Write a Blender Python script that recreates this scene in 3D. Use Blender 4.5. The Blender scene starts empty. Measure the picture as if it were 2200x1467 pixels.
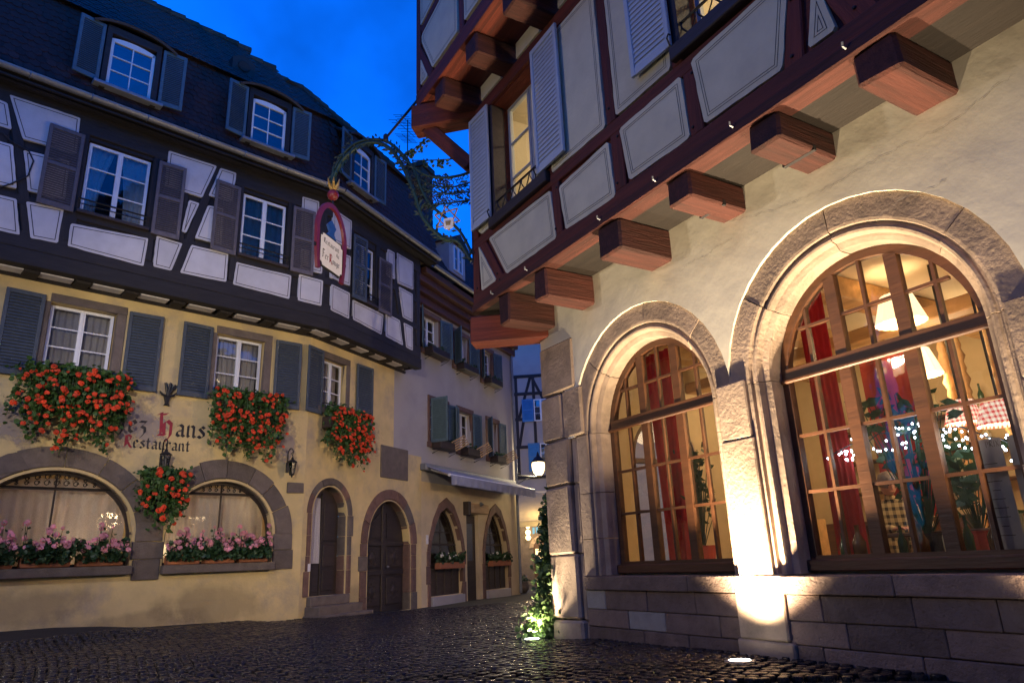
import bpy, bmesh, math, random
from mathutils import Vector, Matrix
random.seed(7)
SC = bpy.context.scene
COL = SC.collection
R = random.Random(11)
def rad(a): return math.radians(a)

# ------------------------------------------------------------------ camera
F_PX, CX, CY, CAM_H = 1500.0, 1100.0, 733.5, 1.0
_p, _r = rad(17.4), rad(2.4)
FW = Vector((0, math.cos(_p), math.sin(_p)))
_rt, _up = Vector((1, 0, 0)), Vector((0, -math.sin(_p), math.cos(_p)))
RT = _rt * math.cos(_r) - _up * math.sin(_r)
UP = _up * math.cos(_r) + _rt * math.sin(_r)
cam_data = bpy.data.cameras.new('camera')
cam_data.sensor_width = 36.0
cam_data.lens = 36.0 * F_PX / 2200.0
cam_data.clip_start = 0.05
cam_data.clip_end = 3000
cam = bpy.data.objects.new('camera', cam_data)
cm = Matrix((RT, UP, -FW)).transposed().to_4x4()
cm.translation = (0, 0, CAM_H)
cam.matrix_world = cm
COL.objects.link(cam)
SC.camera = cam

# ------------------------------------------------------------------ sky: deep blue dusk
SKY_STRENGTH = 0.15
world = bpy.data.worlds.new('World')
SC.world = world
world.use_nodes = True
wn = world.node_tree
wn.nodes.clear()
w_out = wn.nodes.new('ShaderNodeOutputWorld')
w_bg = wn.nodes.new('ShaderNodeBackground')
w_sky = wn.nodes.new('ShaderNodeTexSky')
w_sky.sky_type = 'NISHITA'
w_sky.sun_disc = False
w_sky.sun_elevation = rad(4.0)
w_sky.sun_rotation = rad(150)
w_sky.altitude = 200
w_sky.air_density = 1.0
w_sky.dust_density = 0.3
w_sky.ozone_density = 6.0
w_tint = wn.nodes.new('ShaderNodeMixRGB')
w_tint.blend_type = 'MULTIPLY'
w_tint.inputs[0].default_value = 1.0
w_tint.inputs[2].default_value = (0.30, 2.75, 5.0, 1)
# thin ragged evening cloud, same everywhere overhead
w_tc = wn.nodes.new('ShaderNodeTexCoord')
w_ns = wn.nodes.new('ShaderNodeTexNoise')
w_ns.inputs['Scale'].default_value = 3.2
w_ns.inputs['Detail'].default_value = 5
w_cr = wn.nodes.new('ShaderNodeMapRange')
w_cr.inputs[1].default_value = 0.35
w_cr.inputs[2].default_value = 0.75
w_cr.inputs[3].default_value = 0.62
w_cr.inputs[4].default_value = 1.6
w_mul = wn.nodes.new('ShaderNodeMixRGB')
w_mul.blend_type = 'MULTIPLY'
w_mul.inputs[0].default_value = 1.0
wn.links.new(w_sky.outputs[0], w_tint.inputs[1])
wn.links.new(w_tc.outputs['Generated'], w_ns.inputs['Vector'])
wn.links.new(w_ns.outputs['Fac'], w_cr.inputs[0])
wn.links.new(w_tint.outputs[0], w_mul.inputs[1])
wn.links.new(w_cr.outputs[0], w_mul.inputs[2])
wn.links.new(w_mul.outputs[0], w_bg.inputs['Color'])
w_bg.inputs['Strength'].default_value = SKY_STRENGTH
wn.links.new(w_bg.outputs[0], w_out.inputs['Surface'])
SC.view_settings.view_transform = 'Standard'
SC.view_settings.look = 'None'
SC.view_settings.exposure = 0.0
SC.view_settings.gamma = 1.0
SC.view_settings.use_curve_mapping = False

# powers (W) of real and added lamps; each is placed in its own lamp's builder
P_POST_L, P_FLOOD = 900, 4500
P_LANE_LAMP = 1150
P_UP_PIER, P_UP_IVY = 2500, 800
P_FAR_LAMP = 750

# ------------------------------------------------------------------ facade frames
class Frame:
    """vertical facade plane: local x runs along the wall, y into the house, z up"""
    def __init__(s, px, py, dx, dy):
        l = math.hypot(dx, dy)
        s.p = Vector((px, py)); s.d = Vector((dx / l, dy / l)); s.n = Vector((s.d.y, -s.d.x))
        s.M = Matrix(((s.d.x, -s.d.y, 0, px), (s.d.y, s.d.x, 0, py), (0, 0, 1, 0), (0, 0, 0, 1)))
    def uz(s, x, y, o=0.0):
        v = RT * ((x - CX) / F_PX) - UP * ((y - CY) / F_PX) + FW
        q = s.p + s.n * o
        t = q.dot(s.n) / (v.x * s.n.x + v.y * s.n.y)
        P = Vector((v.x * t, v.y * t))
        return ((P - q).dot(s.d), v.z * t + CAM_H)
    def w(s, u, y, z):
        return s.M @ Vector((u, y, z))
A1 = Frame(-4.8064, 15.9065, 0.70929, 0.70492)      # yellow house, long front
A2 = Frame(-4.8064, 15.9065, 0.40240, 0.91546)      # yellow house past its bend, and the grey house
B = Frame(0.44569, 9.88766, 0.51346, -0.85811)      # house with the red timbers
K = Frame(-0.54, 10.02, -0.97, 0.244)               # iron sign bracket
D = Frame(0.0, 36.0, 1.0, -0.08)                    # house at the end of the lane

def gz(x, y):
    """height of the street"""
    num = den = 0.0
    for cx, cy, cz in GCTL:
        w = 1.0 / ((x - cx) ** 2 + (y - cy) ** 2 + 0.6)
        w *= w
        num += w * cz; den += w
    return num / den
GCTL = []
for f, lst in ((A1, ((-9, .36), (-7.5, .34), (-4.8, .26), (-2.3, .12), (0, 0))), (A2, ((2, -.04), (5, -.11), (8, -.1), (11, -.12), (16, -.12))),
               (B, ((0, 0.0), (1.2, .07), (3.5, .085), (6, .09), (9, .09)))):
    for u, z in lst:
        q = f.w(u, -0.1, 0); GCTL.append((q.x, q.y, z))
GCTL += [(0, 0, 0.03), (-3, 6, .03), (-5, 10, .1), (-2, 14, -.03), (0, 18, -.06), (2, 34, -.14), (0, 26, -.13), (4, 30, -.13), (-8, 4, .1)]

# ------------------------------------------------------------------ object helpers
WM = {}
def link(name, me, mat=None, parent=None, M=None):
    o = bpy.data.objects.new(name, me)
    COL.objects.link(o)
    M = M.copy() if M is not None else Matrix()
    WM[o.name] = M
    if me is not None and mat is not None and len(me.materials) == 0:
        me.materials.append(mat)
    if parent is not None:
        o.parent = parent
        o.matrix_basis = WM[parent.name].inverted() @ M
    else:
        o.matrix_basis = M
    return o
def tag(o, label, cat=None, group=None, kind=None):
    if label: o['label'] = label
    if cat: o['category'] = cat
    if group: o['group'] = group
    if kind: o['kind'] = kind
    return o
def thing(name, label, cat, loc=(0, 0, 0), group=None):
    o = link(name, None, M=Matrix.Translation(loc))
    o.empty_display_size = 0.2
    return tag(o, label, cat, group)

class MB:
    def __init__(s): s.v = []; s.f = []
    def add(s, vs, fs):
        n = len(s.v); s.v += [tuple(v) for v in vs]; s.f += [tuple(i + n for i in f) for f in fs]; return s
    def box(s, x0, x1, y0, y1, z0, z1):
        return s.add([(x0, y0, z0), (x1, y0, z0), (x1, y1, z0), (x0, y1, z0), (x0, y0, z1), (x1, y0, z1), (x1, y1, z1), (x0, y1, z1)],
                     [(0, 3, 2, 1), (4, 5, 6, 7), (0, 1, 5, 4), (1, 2, 6, 5), (2, 3, 7, 6), (3, 0, 4, 7)])
    def cbox(s, x0, x1, y0, y1, z0, z1, c=0.01, jit=0.0):
        """box with chamfered edges"""
        j = lambda: R.uniform(-jit, jit)
        c = min(c, (x1 - x0) * .4, (y1 - y0) * .4, (z1 - z0) * .4)
        X = (x0, x1); Y = (y0, y1); Z = (z0, z1); ix = {}; vs = []
        for i in (0, 1):
            for jj in (0, 1):
                for k in (0, 1):
                    sx, sy, sz = (1 - 2 * i), (1 - 2 * jj), (1 - 2 * k)
                    dx, dy, dz = j(), j(), j()
                    for a in range(3):
                        p = [X[i] + sx * c + dx, Y[jj] + sy * c + dy, Z[k] + sz * c + dz]
                        p[a] = (X[i] + dx, Y[jj] + dy, Z[k] + dz)[a]
                        ix[(i, jj, k, a)] = len(vs); vs.append(p)
        g = lambda i, jj, k, a: ix[(i, jj, k, a)]
        fs = []
        for i in (0, 1):
            q = [g(i, 0, 0, 0), g(i, 1, 0, 0), g(i, 1, 1, 0), g(i, 0, 1, 0)]; fs.append(q if i else q[::-1])
            q = [g(0, i, 0, 1), g(0, i, 1, 1), g(1, i, 1, 1), g(1, i, 0, 1)]; fs.append(q if i else q[::-1])
            q = [g(0, 0, i, 2), g(1, 0, i, 2), g(1, 1, i, 2), g(0, 1, i, 2)]; fs.append(q if i else q[::-1])
        for a in (0, 1):
            for b in (0, 1):
                fs.append([g(a, b, 0, 0), g(a, b, 1, 0), g(a, b, 1, 1), g(a, b, 0, 1)] if a == b else [g(a, b, 0, 0), g(a, b, 0, 1), g(a, b, 1, 1), g(a, b, 1, 0)])
                fs.append([g(a, 0, b, 0), g(a, 0, b, 2), g(a, 1, b, 2), g(a, 1, b, 0)] if a == b else [g(a, 0, b, 0), g(a, 1, b, 0), g(a, 1, b, 2), g(a, 0, b, 2)])
                fs.append([g(0, a, b, 1), g(1, a, b, 1), g(1, a, b, 2), g(0, a, b, 2)] if a == b else [g(0, a, b, 1), g(0, a, b, 2), g(1, a, b, 2), g(1, a, b, 1)])
        for i in (0, 1):
            for jj in (0, 1):
                for k in (0, 1):
                    fs.append([g(i, jj, k, 0), g(i, jj, k, 1), g(i, jj, k, 2)])
        return s.add(vs, fs)
    def prism(s, pts, y0, y1):
        """polygon in x,z swept from y0 (front) to y1"""
        n = len(pts)
        vs = [(x, y0, z) for x, z in pts] + [(x, y1, z) for x, z in pts]
        fs = [tuple(range(n)), tuple(range(2 * n - 1, n - 1, -1))]
        fs += [(i, n + i, n + (i + 1) % n, (i + 1) % n) for i in range(n)]
        return s.add(vs, fs)
    def ring(s, a, b, y):
        """flat band between two polygons (same vertex count) at depth y"""
        n = len(a)
        vs = [(x, y, z) for x, z in a] + [(x, y, z) for x, z in b]
        return s.add(vs, [(i, (i + 1) % n, n + (i + 1) % n, n + i) for i in range(n)])
    def tube(s, pts, r, seg=6, caps=True):
        pts = [Vector(p) for p in pts]
        rs = r if isinstance(r, (list, tuple)) else [r] * len(pts)
        base = len(s.v); prev = None
        for i, p in enumerate(pts):
            t = (pts[min(i + 1, len(pts) - 1)] - pts[max(i - 1, 0)])
            if t.length < 1e-9: t = Vector((0, 0, 1))
            t.normalize()
            if prev is None:
                a = Vector((0, 0, 1)) if abs(t.z) < 0.9 else Vector((1, 0, 0))
                nn = t.cross(a).normalized()
            else:
                nn = (prev - t * prev.dot(t))
                nn = nn.normalized() if nn.length > 1e-6 else t.orthogonal().normalized()
            prev = nn; bb = t.cross(nn)
            for k in range(seg):
                a = 2 * math.pi * k / seg
                s.v.append(tuple(p + (nn * math.cos(a) + bb * math.sin(a)) * rs[i]))
        for i in range(len(pts) - 1):
            for k in range(seg):
                k2 = (k + 1) % seg
                s.f.append((base + i * seg + k, base + i * seg + k2, base + (i + 1) * seg + k2, base + (i + 1) * seg + k))
        if caps:
            s.f.append(tuple(base + k for k in range(seg - 1, -1, -1)))
            e = base + (len(pts) - 1) * seg
            s.f.append(tuple(e + k for k in range(seg)))
        return s
    def lathe(s, prof, seg=12, c=(0, 0, 0), sx=1, sy=1):
        base = len(s.v)
        for r, z in prof:
            for k in range(seg):
                a = 2 * math.pi * k / seg
                s.v.append((c[0] + r * math.cos(a) * sx, c[1] + r * math.sin(a) * sy, c[2] + z))
        for i in range(len(prof) - 1):
            for k in range(seg):
                k2 = (k + 1) % seg
                s.f.append((base + i * seg + k, base + i * seg + k2, base + (i + 1) * seg + k2, base + (i + 1) * seg + k))
        s.f.append(tuple(base + k for k in range(seg - 1, -1, -1)))
        e = base + (len(prof) - 1) * seg
        s.f.append(tuple(e + k for k in range(seg)))
        return s
    def mesh(s, name, smooth=False):
        me = bpy.data.meshes.new(name)
        me.from_pydata(s.v, [], s.f)
        me.update()
        if smooth:
            me.polygons.foreach_set('use_smooth', [True] * len(me.polygons))
        return me
    def fix(s, name, smooth=False):
        """mesh with outward normals"""
        me = s.mesh(name, smooth)
        bm = bmesh.new(); bm.from_mesh(me)
        bmesh.ops.recalc_face_normals(bm, faces=bm.faces)
        bm.to_mesh(me); bm.free()
        return me
    def obj(s, name, mat, parent=None, M=None, smooth=False):
        return link(name, s.fix(name, smooth), mat, parent, M)

def beam(parent, fr, p0, p1, w, y0, y1, mat, name='beam', c=0.008, wob=0.0):
    """timber between two points (u,z) of a facade; its own x axis runs along the grain"""
    (a, b), (cc, d) = p0, p1
    L = math.hypot(cc - a, d - b); ang = math.atan2(d - b, cc - a)
    m = MB().cbox(0, L, 0, y1 - y0, -w / 2, w / 2, c, wob)
    Mx = fr.M @ Matrix.Translation((a, y0, b)) @ Matrix.Rotation(-ang, 4, 'Y')
    return m.obj(name, mat, parent, Mx)
def inset(poly, d):
    n = len(poly); A = 0
    for i in range(n):
        A += poly[i][0] * poly[(i + 1) % n][1] - poly[(i + 1) % n][0] * poly[i][1]
    sgn = 1 if A > 0 else -1
    L = []
    for i in range(n):
        (x0, z0), (x1, z1) = poly[i], poly[(i + 1) % n]
        l = math.hypot(x1 - x0, z1 - z0) or 1e-6
        nx, nz = -(z1 - z0) / l * sgn, (x1 - x0) / l * sgn
        L.append((x0 + nx * d, z0 + nz * d, (x1 - x0) / l, (z1 - z0) / l))
    out = []
    for i in range(n):
        x0, z0, a, b = L[i - 1]; x1, z1, c, e = L[i]
        det = a * e - b * c
        if abs(det) < 1e-4: out.append((x1, z1)); continue
        t = ((x1 - x0) * e - (z1 - z0) * c) / det
        out.append((x0 + a * t, z0 + b * t))
    return out
def chaikin(poly, k=0.12):
    out = []
    n = len(poly)
    for i in range(n):
        a, b = poly[i], poly[(i + 1) % n]
        l = math.hypot(b[0] - a[0], b[1] - a[1]) or 1
        t = min(0.3, k / l)
        out.append((a[0] + (b[0] - a[0]) * t, a[1] + (b[1] - a[1]) * t))
        out.append((a[0] + (b[0] - a[0]) * (1 - t), a[1] + (b[1] - a[1]) * (1 - t)))
    return out
def wobble(poly, amp=0.005, step=0.12):
    out = []
    for i, a in enumerate(poly):
        b = poly[(i + 1) % len(poly)]; l = math.hypot(b[0] - a[0], b[1] - a[1]); k = max(1, int(l / step))
        for j in range(k): out.append((a[0] + (b[0] - a[0]) * j / k + R.uniform(-amp, amp), a[1] + (b[1] - a[1]) * j / k + R.uniform(-amp, amp)))
    return out
def panel(parent, fr, poly, o, mat, linemat, lines=(0.05,), lw=0.012, name='plaster_panel', rnd=0.03):
    pl = wobble(chaikin(poly, rnd))
    p = MB().prism(pl, -o, -o + 0.05).obj(name, mat, parent, fr.M)
    m = MB()
    for d in lines:
        a = inset(poly, d); b = inset(poly, d + lw)
        m.ring(a, b, -o - 0.002)
    m.obj('painted_line', linemat, p, fr.M)
    return p
# ------------------------------------------------------------------ materials
def _n(nt, t, **kw):
    n = nt.nodes.new(t)
    for k, v in kw.items():
        if k in n.inputs: n.inputs[k].default_value = v
        else: setattr(n, k, v)
    return n
def mat(name, col, rough=0.75, var=0.18, scale=6.0, bump=0.25, bscale=30.0, grain=1.0, rnd=0.12, spec=0.5, metal=0.0,
        stain=None, stain_amt=0.0, stain_scale=1.2, pits=0.0, pit_scale=25.0, trans=0.0, bdist=0.02, wave=0.0, wscale=2.0):
    m = bpy.data.materials.new(name); m.use_nodes = True
    nt = m.node_tree; bs = nt.nodes['Principled BSDF']
    tc = _n(nt, 'ShaderNodeTexCoord'); mp = _n(nt, 'ShaderNodeMapping')
    mp.inputs['Scale'].default_value = (1.0 / grain, 1, 1)
    oi = _n(nt, 'ShaderNodeObjectInfo')
    addv = _n(nt, 'ShaderNodeVectorMath', operation='MULTIPLY_ADD')
    addv.inputs[1].default_value = (17.0, 13.0, 9.0)
    cmb = _n(nt, 'ShaderNodeCombineXYZ')
    for i in range(3): nt.links.new(oi.outputs['Random'], cmb.inputs[i])
    nt.links.new(cmb.outputs[0], addv.inputs[0]); nt.links.new(tc.outputs['Object'], addv.inputs[2])
    nt.links.new(addv.outputs[0], mp.inputs['Vector'])
    n1 = _n(nt, 'ShaderNodeTexNoise', Scale=scale, Detail=6.0, Roughness=0.6)
    nt.links.new(mp.outputs[0], n1.inputs['Vector'])
    mr = _n(nt, 'ShaderNodeMapRange')
    mr.inputs[1].default_value = 0.3; mr.inputs[2].default_value = 0.7
    mr.inputs[3].default_value = 1 - var; mr.inputs[4].default_value = 1 + var
    nt.links.new(n1.outputs['Fac'], mr.inputs[0])
    mr2 = _n(nt, 'ShaderNodeMapRange')
    mr2.inputs[3].default_value = 1 - rnd; mr2.inputs[4].default_value = 1 + rnd
    nt.links.new(oi.outputs['Random'], mr2.inputs[0])
    mu = _n(nt, 'ShaderNodeMath', operation='MULTIPLY')
    nt.links.new(mr.outputs[0], mu.inputs[0]); nt.links.new(mr2.outputs[0], mu.inputs[1])
    mx = _n(nt, 'ShaderNodeVectorMath', operation='SCALE')
    mx.inputs[0].default_value = col[:3]
    nt.links.new(mu.outputs[0], mx.inputs['Scale'])
    out = mx.outputs[0]
    if stain:
        n3 = _n(nt, 'ShaderNodeTexNoise', Scale=stain_scale, Detail=7.0, Roughness=0.65)
        nt.links.new(mp.outputs[0], n3.inputs['Vector'])
        mr3 = _n(nt, 'ShaderNodeMapRange')
        mr3.inputs[1].default_value = 0.5; mr3.inputs[2].default_value = 0.72
        mr3.inputs[4].default_value = stain_amt
        nt.links.new(n3.outputs['Fac'], mr3.inputs[0])
        mix = _n(nt, 'ShaderNodeMixRGB')
        mix.inputs[2].default_value = (*stain, 1)
        nt.links.new(mr3.outputs[0], mix.inputs[0]); nt.links.new(out, mix.inputs[1])
        out = mix.outputs[0]
    nt.links.new(out, bs.inputs['Base Color'])
    bs.inputs['Roughness'].default_value = rough
    bs.inputs['Metallic'].default_value = metal
    bs.inputs['Specular IOR Level'].default_value = spec
    if bump or pits:
        n2 = _n(nt, 'ShaderNodeTexNoise', Scale=bscale, Detail=5.0, Roughness=0.6)
        nt.links.new(mp.outputs[0], n2.inputs['Vector'])
        h = n2.outputs['Fac']
        if pits:
            vo = _n(nt, 'ShaderNodeTexVoronoi', Scale=pit_scale)
            nt.links.new(mp.outputs[0], vo.inputs['Vector'])
            pm = _n(nt, 'ShaderNodeMapRange')
            pm.inputs[2].default_value = 0.28; pm.inputs[3].default_value = -pits; pm.inputs[4].default_value = 0
            nt.links.new(vo.outputs['Distance'], pm.inputs[0])
            ad = _n(nt, 'ShaderNodeMath', operation='ADD')
            nt.links.new(h, ad.inputs[0]); nt.links.new(pm.outputs[0], ad.inputs[1]); h = ad.outputs[0]
        if wave:
            n4 = _n(nt, 'ShaderNodeTexNoise', Scale=wscale, Detail=3.0, Roughness=0.5)
            nt.links.new(mp.outputs[0], n4.inputs['Vector'])
            ml = _n(nt, 'ShaderNodeMath', operation='MULTIPLY_ADD')
            ml.inputs[1].default_value = wave
            nt.links.new(n4.outputs['Fac'], ml.inputs[0]); nt.links.new(h, ml.inputs[2]); h = ml.outputs[0]
        bp = _n(nt, 'ShaderNodeBump', Strength=bump, Distance=bdist)
        nt.links.new(h, bp.inputs['Height'])
        nt.links.new(bp.outputs[0], bs.inputs['Normal'])
    if trans:
        bs.inputs['Subsurface Weight'].default_value = 0
        tr = _n(nt, 'ShaderNodeBsdfTranslucent'); sh = _n(nt, 'ShaderNodeMixShader'); sh.inputs[0].default_value = trans
        nt.links.new(out, tr.inputs['Color'])
        nt.links.new(bs.outputs[0], sh.inputs[1]); nt.links.new(tr.outputs[0], sh.inputs[2])
        nt.links.new(sh.outputs[0], nt.nodes['Material Output'].inputs['Surface'])
    return m
def emat(name, col, strength):
    m = bpy.data.materials.new(name); m.use_nodes = True
    nt = m.node_tree; bs = nt.nodes['Principled BSDF']
    bs.inputs['Base Color'].default_value = (*[min(1, c) for c in col], 1)
    bs.inputs['Emission Color'].default_value = (*col, 1)
    bs.inputs['Emission Strength'].default_value = strength
    bs.inputs['Roughness'].default_value = 0.5
    return m
def glass(name, ior=1.6, tint=(0.9, 0.93, 0.95), wav=0.012, dirt=0.03):
    m = bpy.data.materials.new(name); m.use_nodes = True
    nt = m.node_tree; nt.nodes.remove(nt.nodes['Principled BSDF'])
    tr = _n(nt, 'ShaderNodeBsdfTransparent'); tr.inputs[0].default_value = (*tint, 1)
    gl = _n(nt, 'ShaderNodeBsdfGlossy'); gl.inputs['Roughness'].default_value = 0.03
    gl.inputs['Color'].default_value = (0.95, 0.97, 1, 1)
    fr = _n(nt, 'ShaderNodeFresnel', IOR=ior)
    tc = _n(nt, 'ShaderNodeTexCoord'); ns = _n(nt, 'ShaderNodeTexNoise', Scale=3.0, Detail=2.0)
    nt.links.new(tc.outputs['Object'], ns.inputs['Vector'])
    bp = _n(nt, 'ShaderNodeBump', Strength=0.35, Distance=wav)
    nt.links.new(ns.outputs['Fac'], bp.inputs['Height'])
    nt.links.new(bp.outputs[0], gl.inputs['Normal'])
    mx = _n(nt, 'ShaderNodeMixShader')
    nt.links.new(fr.outputs[0], mx.inputs[0]); nt.links.new(tr.outputs[0], mx.inputs[1]); nt.links.new(gl.outputs[0], mx.inputs[2])
    nt.links.new(mx.outputs[0], nt.nodes['Material Output'].inputs['Surface'])
    return m
def lace(name, col, opacity=0.55, scale=60):
    m = bpy.data.materials.new(name); m.use_nodes = True
    nt = m.node_tree; nt.nodes.remove(nt.nodes['Principled BSDF'])
    tr = _n(nt, 'ShaderNodeBsdfTransparent')
    df = _n(nt, 'ShaderNodeBsdfDiffuse'); df.inputs[0].default_value = (*col, 1)
    tl = _n(nt, 'ShaderNodeBsdfTranslucent'); tl.inputs[0].default_value = (*col, 1)
    m1 = _n(nt, 'ShaderNodeMixShader'); m1.inputs[0].default_value = 0.3
    nt.links.new(df.outputs[0], m1.inputs[1]); nt.links.new(tl.outputs[0], m1.inputs[2])
    tc = _n(nt, 'ShaderNodeTexCoord'); vo = _n(nt, 'ShaderNodeTexVoronoi', Scale=scale)
    nt.links.new(tc.outputs['Object'], vo.inputs['Vector'])
    mr = _n(nt, 'ShaderNodeMapRange'); mr.inputs[1].default_value = 0.1; mr.inputs[2].default_value = 0.5
    mr.inputs[3].default_value = max(0, opacity - 0.18); mr.inputs[4].default_value = min(1, opacity + 0.18)
    nt.links.new(vo.outputs['Distance'], mr.inputs[0])
    m2 = _n(nt, 'ShaderNodeMixShader')
    nt.links.new(mr.outputs[0], m2.inputs[0]); nt.links.new(tr.outputs[0], m2.inputs[1]); nt.links.new(m1.outputs[0], m2.inputs[2])
    nt.links.new(m2.outputs[0], nt.nodes['Material Output'].inputs['Surface'])
    return m
def check(name, a, b, scale, rough=0.85):
    m = mat(name, a, rough, 0.1, 5, 0.1, 60)
    nt = m.node_tree; bs = nt.nodes['Principled BSDF']
    src = bs.inputs['Base Color'].links[0].from_socket
    tc = _n(nt, 'ShaderNodeTexCoord'); sp = _n(nt, 'ShaderNodeSeparateXYZ')
    nt.links.new(tc.outputs['Object'], sp.inputs[0])
    vals = []
    xy = _n(nt, 'ShaderNodeMath', operation='ADD'); nt.links.new(sp.outputs[0], xy.inputs[0]); nt.links.new(sp.outputs[1], xy.inputs[1])
    for s in (xy.outputs[0], sp.outputs[2]):
        f = _n(nt, 'ShaderNodeMath', operation='MULTIPLY'); f.inputs[1].default_value = scale
        nt.links.new(s, f.inputs[0])
        g = _n(nt, 'ShaderNodeMath', operation='FRACT'); nt.links.new(f.outputs[0], g.inputs[0])
        h = _n(nt, 'ShaderNodeMath', operation='GREATER_THAN'); h.inputs[1].default_value = 0.55
        nt.links.new(g.outputs[0], h.inputs[0]); vals.append(h)
    ad = _n(nt, 'ShaderNodeMath', operation='MULTIPLY_ADD'); ad.inputs[1].default_value = 0.5
    nt.links.new(vals[0].outputs[0], ad.inputs[0])
    hf = _n(nt, 'ShaderNodeMath', operation='MULTIPLY'); hf.inputs[1].default_value = 0.5
    nt.links.new(vals[1].outputs[0], hf.inputs[0]); nt.links.new(hf.outputs[0], ad.inputs[2])
    mx = _n(nt, 'ShaderNodeMixRGB'); mx.inputs[2].default_value = (*b, 1)
    nt.links.new(ad.outputs[0], mx.inputs[0]); nt.links.new(src, mx.inputs[1])
    nt.links.new(mx.outputs[0], bs.inputs['Base Color'])
    return m

m_cobble = mat('cobble', (0.013, 0.011, 0.0105), 0.21, 0.45, 9, 0.45, 34, rnd=0.6, bdist=0.02, spec=0.42)
m_joint = mat('street_joint', (0.016, 0.014, 0.013), 0.85, 0.3, 3, 0.6, 40)
m_yellow = mat('yellow_plaster', (0.66, 0.51, 0.24), 0.9, 0.12, 1.6, 0.35, 22, stain=(0.33, 0.27, 0.22), stain_amt=0.8, stain_scale=1.1, wave=1.2, wscale=2.2)
m_grey = mat('pale_grey_plaster', (0.38, 0.355, 0.35), 0.9, 0.10, 1.4, 0.35, 22, stain=(0.30, 0.25, 0.22), stain_amt=0.4, stain_scale=0.7)
m_beige = mat('beige_plaster', (0.52, 0.41, 0.25), 0.9, 0.12, 1.6, 0.35, 22, stain=(0.30, 0.25, 0.2), stain_amt=0.4)
m_white = mat('white_plaster', (0.60, 0.585, 0.60), 0.9, 0.08, 3, 0.35, 25, rnd=0.07, stain=(0.40, 0.38, 0.37), stain_amt=0.4)
m_cream = mat('cream_plaster', (0.68, 0.635, 0.45), 0.88, 0.08, 2.5, 0.35, 20, rnd=0.06, stain=(0.46, 0.42, 0.34), stain_amt=0.4)
m_render = mat('rough_cream_render', (0.76, 0.72, 0.58), 0.92, 0.06, 2.0, 0.13, 4, stain=(0.5, 0.45, 0.34), stain_amt=0.35, stain_scale=0.8, wave=5.0, wscale=0.8, bdist=0.035)
def worn(name, col, scale, cut, amt=.6):
    # flaking and dirt: shows only where the noise says so, with soft borders
    m = bpy.data.materials.new(name); m.use_nodes = True
    nt = m.node_tree; bs = nt.nodes['Principled BSDF']; bs.inputs['Base Color'].default_value = (*col, 1); bs.inputs['Roughness'].default_value = .95
    tc = _n(nt, 'ShaderNodeTexCoord'); ns = _n(nt, 'ShaderNodeTexNoise', Scale=scale, Detail=8.0, Roughness=0.65)
    nt.links.new(tc.outputs['Object'], ns.inputs['Vector'])
    gr = _n(nt, 'ShaderNodeTexGradient', gradient_type='SPHERICAL'); mp = _n(nt, 'ShaderNodeMapping'); mp.inputs['Location'].default_value = (-1, -1, -1); mp.inputs['Scale'].default_value = (2, 2, 2)
    nt.links.new(tc.outputs['Generated'], mp.inputs['Vector'])
    xy = _n(nt, 'ShaderNodeVectorMath', operation='MULTIPLY'); xy.inputs[1].default_value = (1, 0, 1); nt.links.new(mp.outputs[0], xy.inputs[0]); nt.links.new(xy.outputs[0], gr.inputs['Vector'])
    ad = _n(nt, 'ShaderNodeMath', operation='MULTIPLY_ADD'); ad.inputs[1].default_value = .5; nt.links.new(gr.outputs['Fac'], ad.inputs[0]); nt.links.new(ns.outputs['Fac'], ad.inputs[2])
    mr = _n(nt, 'ShaderNodeMapRange'); mr.inputs[1].default_value = cut; mr.inputs[2].default_value = cut + .18; mr.inputs[4].default_value = amt; nt.links.new(ad.outputs[0], mr.inputs[0])
    ml = _n(nt, 'ShaderNodeMath', operation='MULTIPLY'); g2 = _n(nt, 'ShaderNodeMapRange'); g2.inputs[2].default_value = .25; nt.links.new(gr.outputs['Fac'], g2.inputs[0])
    nt.links.new(mr.outputs[0], ml.inputs[0]); nt.links.new(g2.outputs[0], ml.inputs[1])
    nt.links.new(ml.outputs[0], bs.inputs['Alpha'])
    return m
m_peel = worn('peeled_limewash', (.36, .31, .30), 3.5, .66)
m_splash = worn('splash_dirt', (.24, .18, .12), 1.3, .60, .22)
m_crack = mat('crack_line', (0.42, 0.38, 0.30), 0.95, 0.3, 20, 0)  # darker plaster tone for the thin crack strips
m_line = mat('dark_paint_line', (0.03, 0.028, 0.03), 0.8, 0.2, 30, 0)
m_dtimber = mat('dark_timber', (0.020, 0.017, 0.018), 0.75, 0.35, 14, 0.55, 40, grain=7, rnd=0.25)
m_rtimber = mat('oxblood_timber', (0.135, 0.025, 0.013), 0.75, 0.3, 16, 0.6, 60, grain=16, rnd=0.25, stain=(0.035, 0.014, 0.011), stain_amt=0.7, stain_scale=9)
m_joist = mat('shaded_oxblood_timber', (0.066, 0.018, 0.012), 0.8, 0.4, 14, 0.7, 50, grain=14, rnd=0.3, stain=(0.022, 0.010, 0.008), stain_amt=0.8, stain_scale=8)  # same oxblood paint, with shade put into its colour against the uplight
m_sill = mat('brown_black_board', (0.045, 0.032, 0.028), 0.6, 0.3, 14, 0.3, 40, grain=7)
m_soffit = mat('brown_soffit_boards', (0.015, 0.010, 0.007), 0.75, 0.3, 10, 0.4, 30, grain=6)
m_bcornice = mat('brown_painted_boards', (0.10, 0.04, 0.025), 0.6, 0.2, 10, 0.3, 30, grain=6)
m_sand = mat('pink_sandstone', (0.35, 0.262, 0.195), 0.9, 0.25, 3, 0.4, 22, rnd=0.14, stain=(0.15, 0.115, 0.09), stain_amt=0.75, stain_scale=2.4, pits=0.22, pit_scale=15, bdist=0.025)
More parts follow.
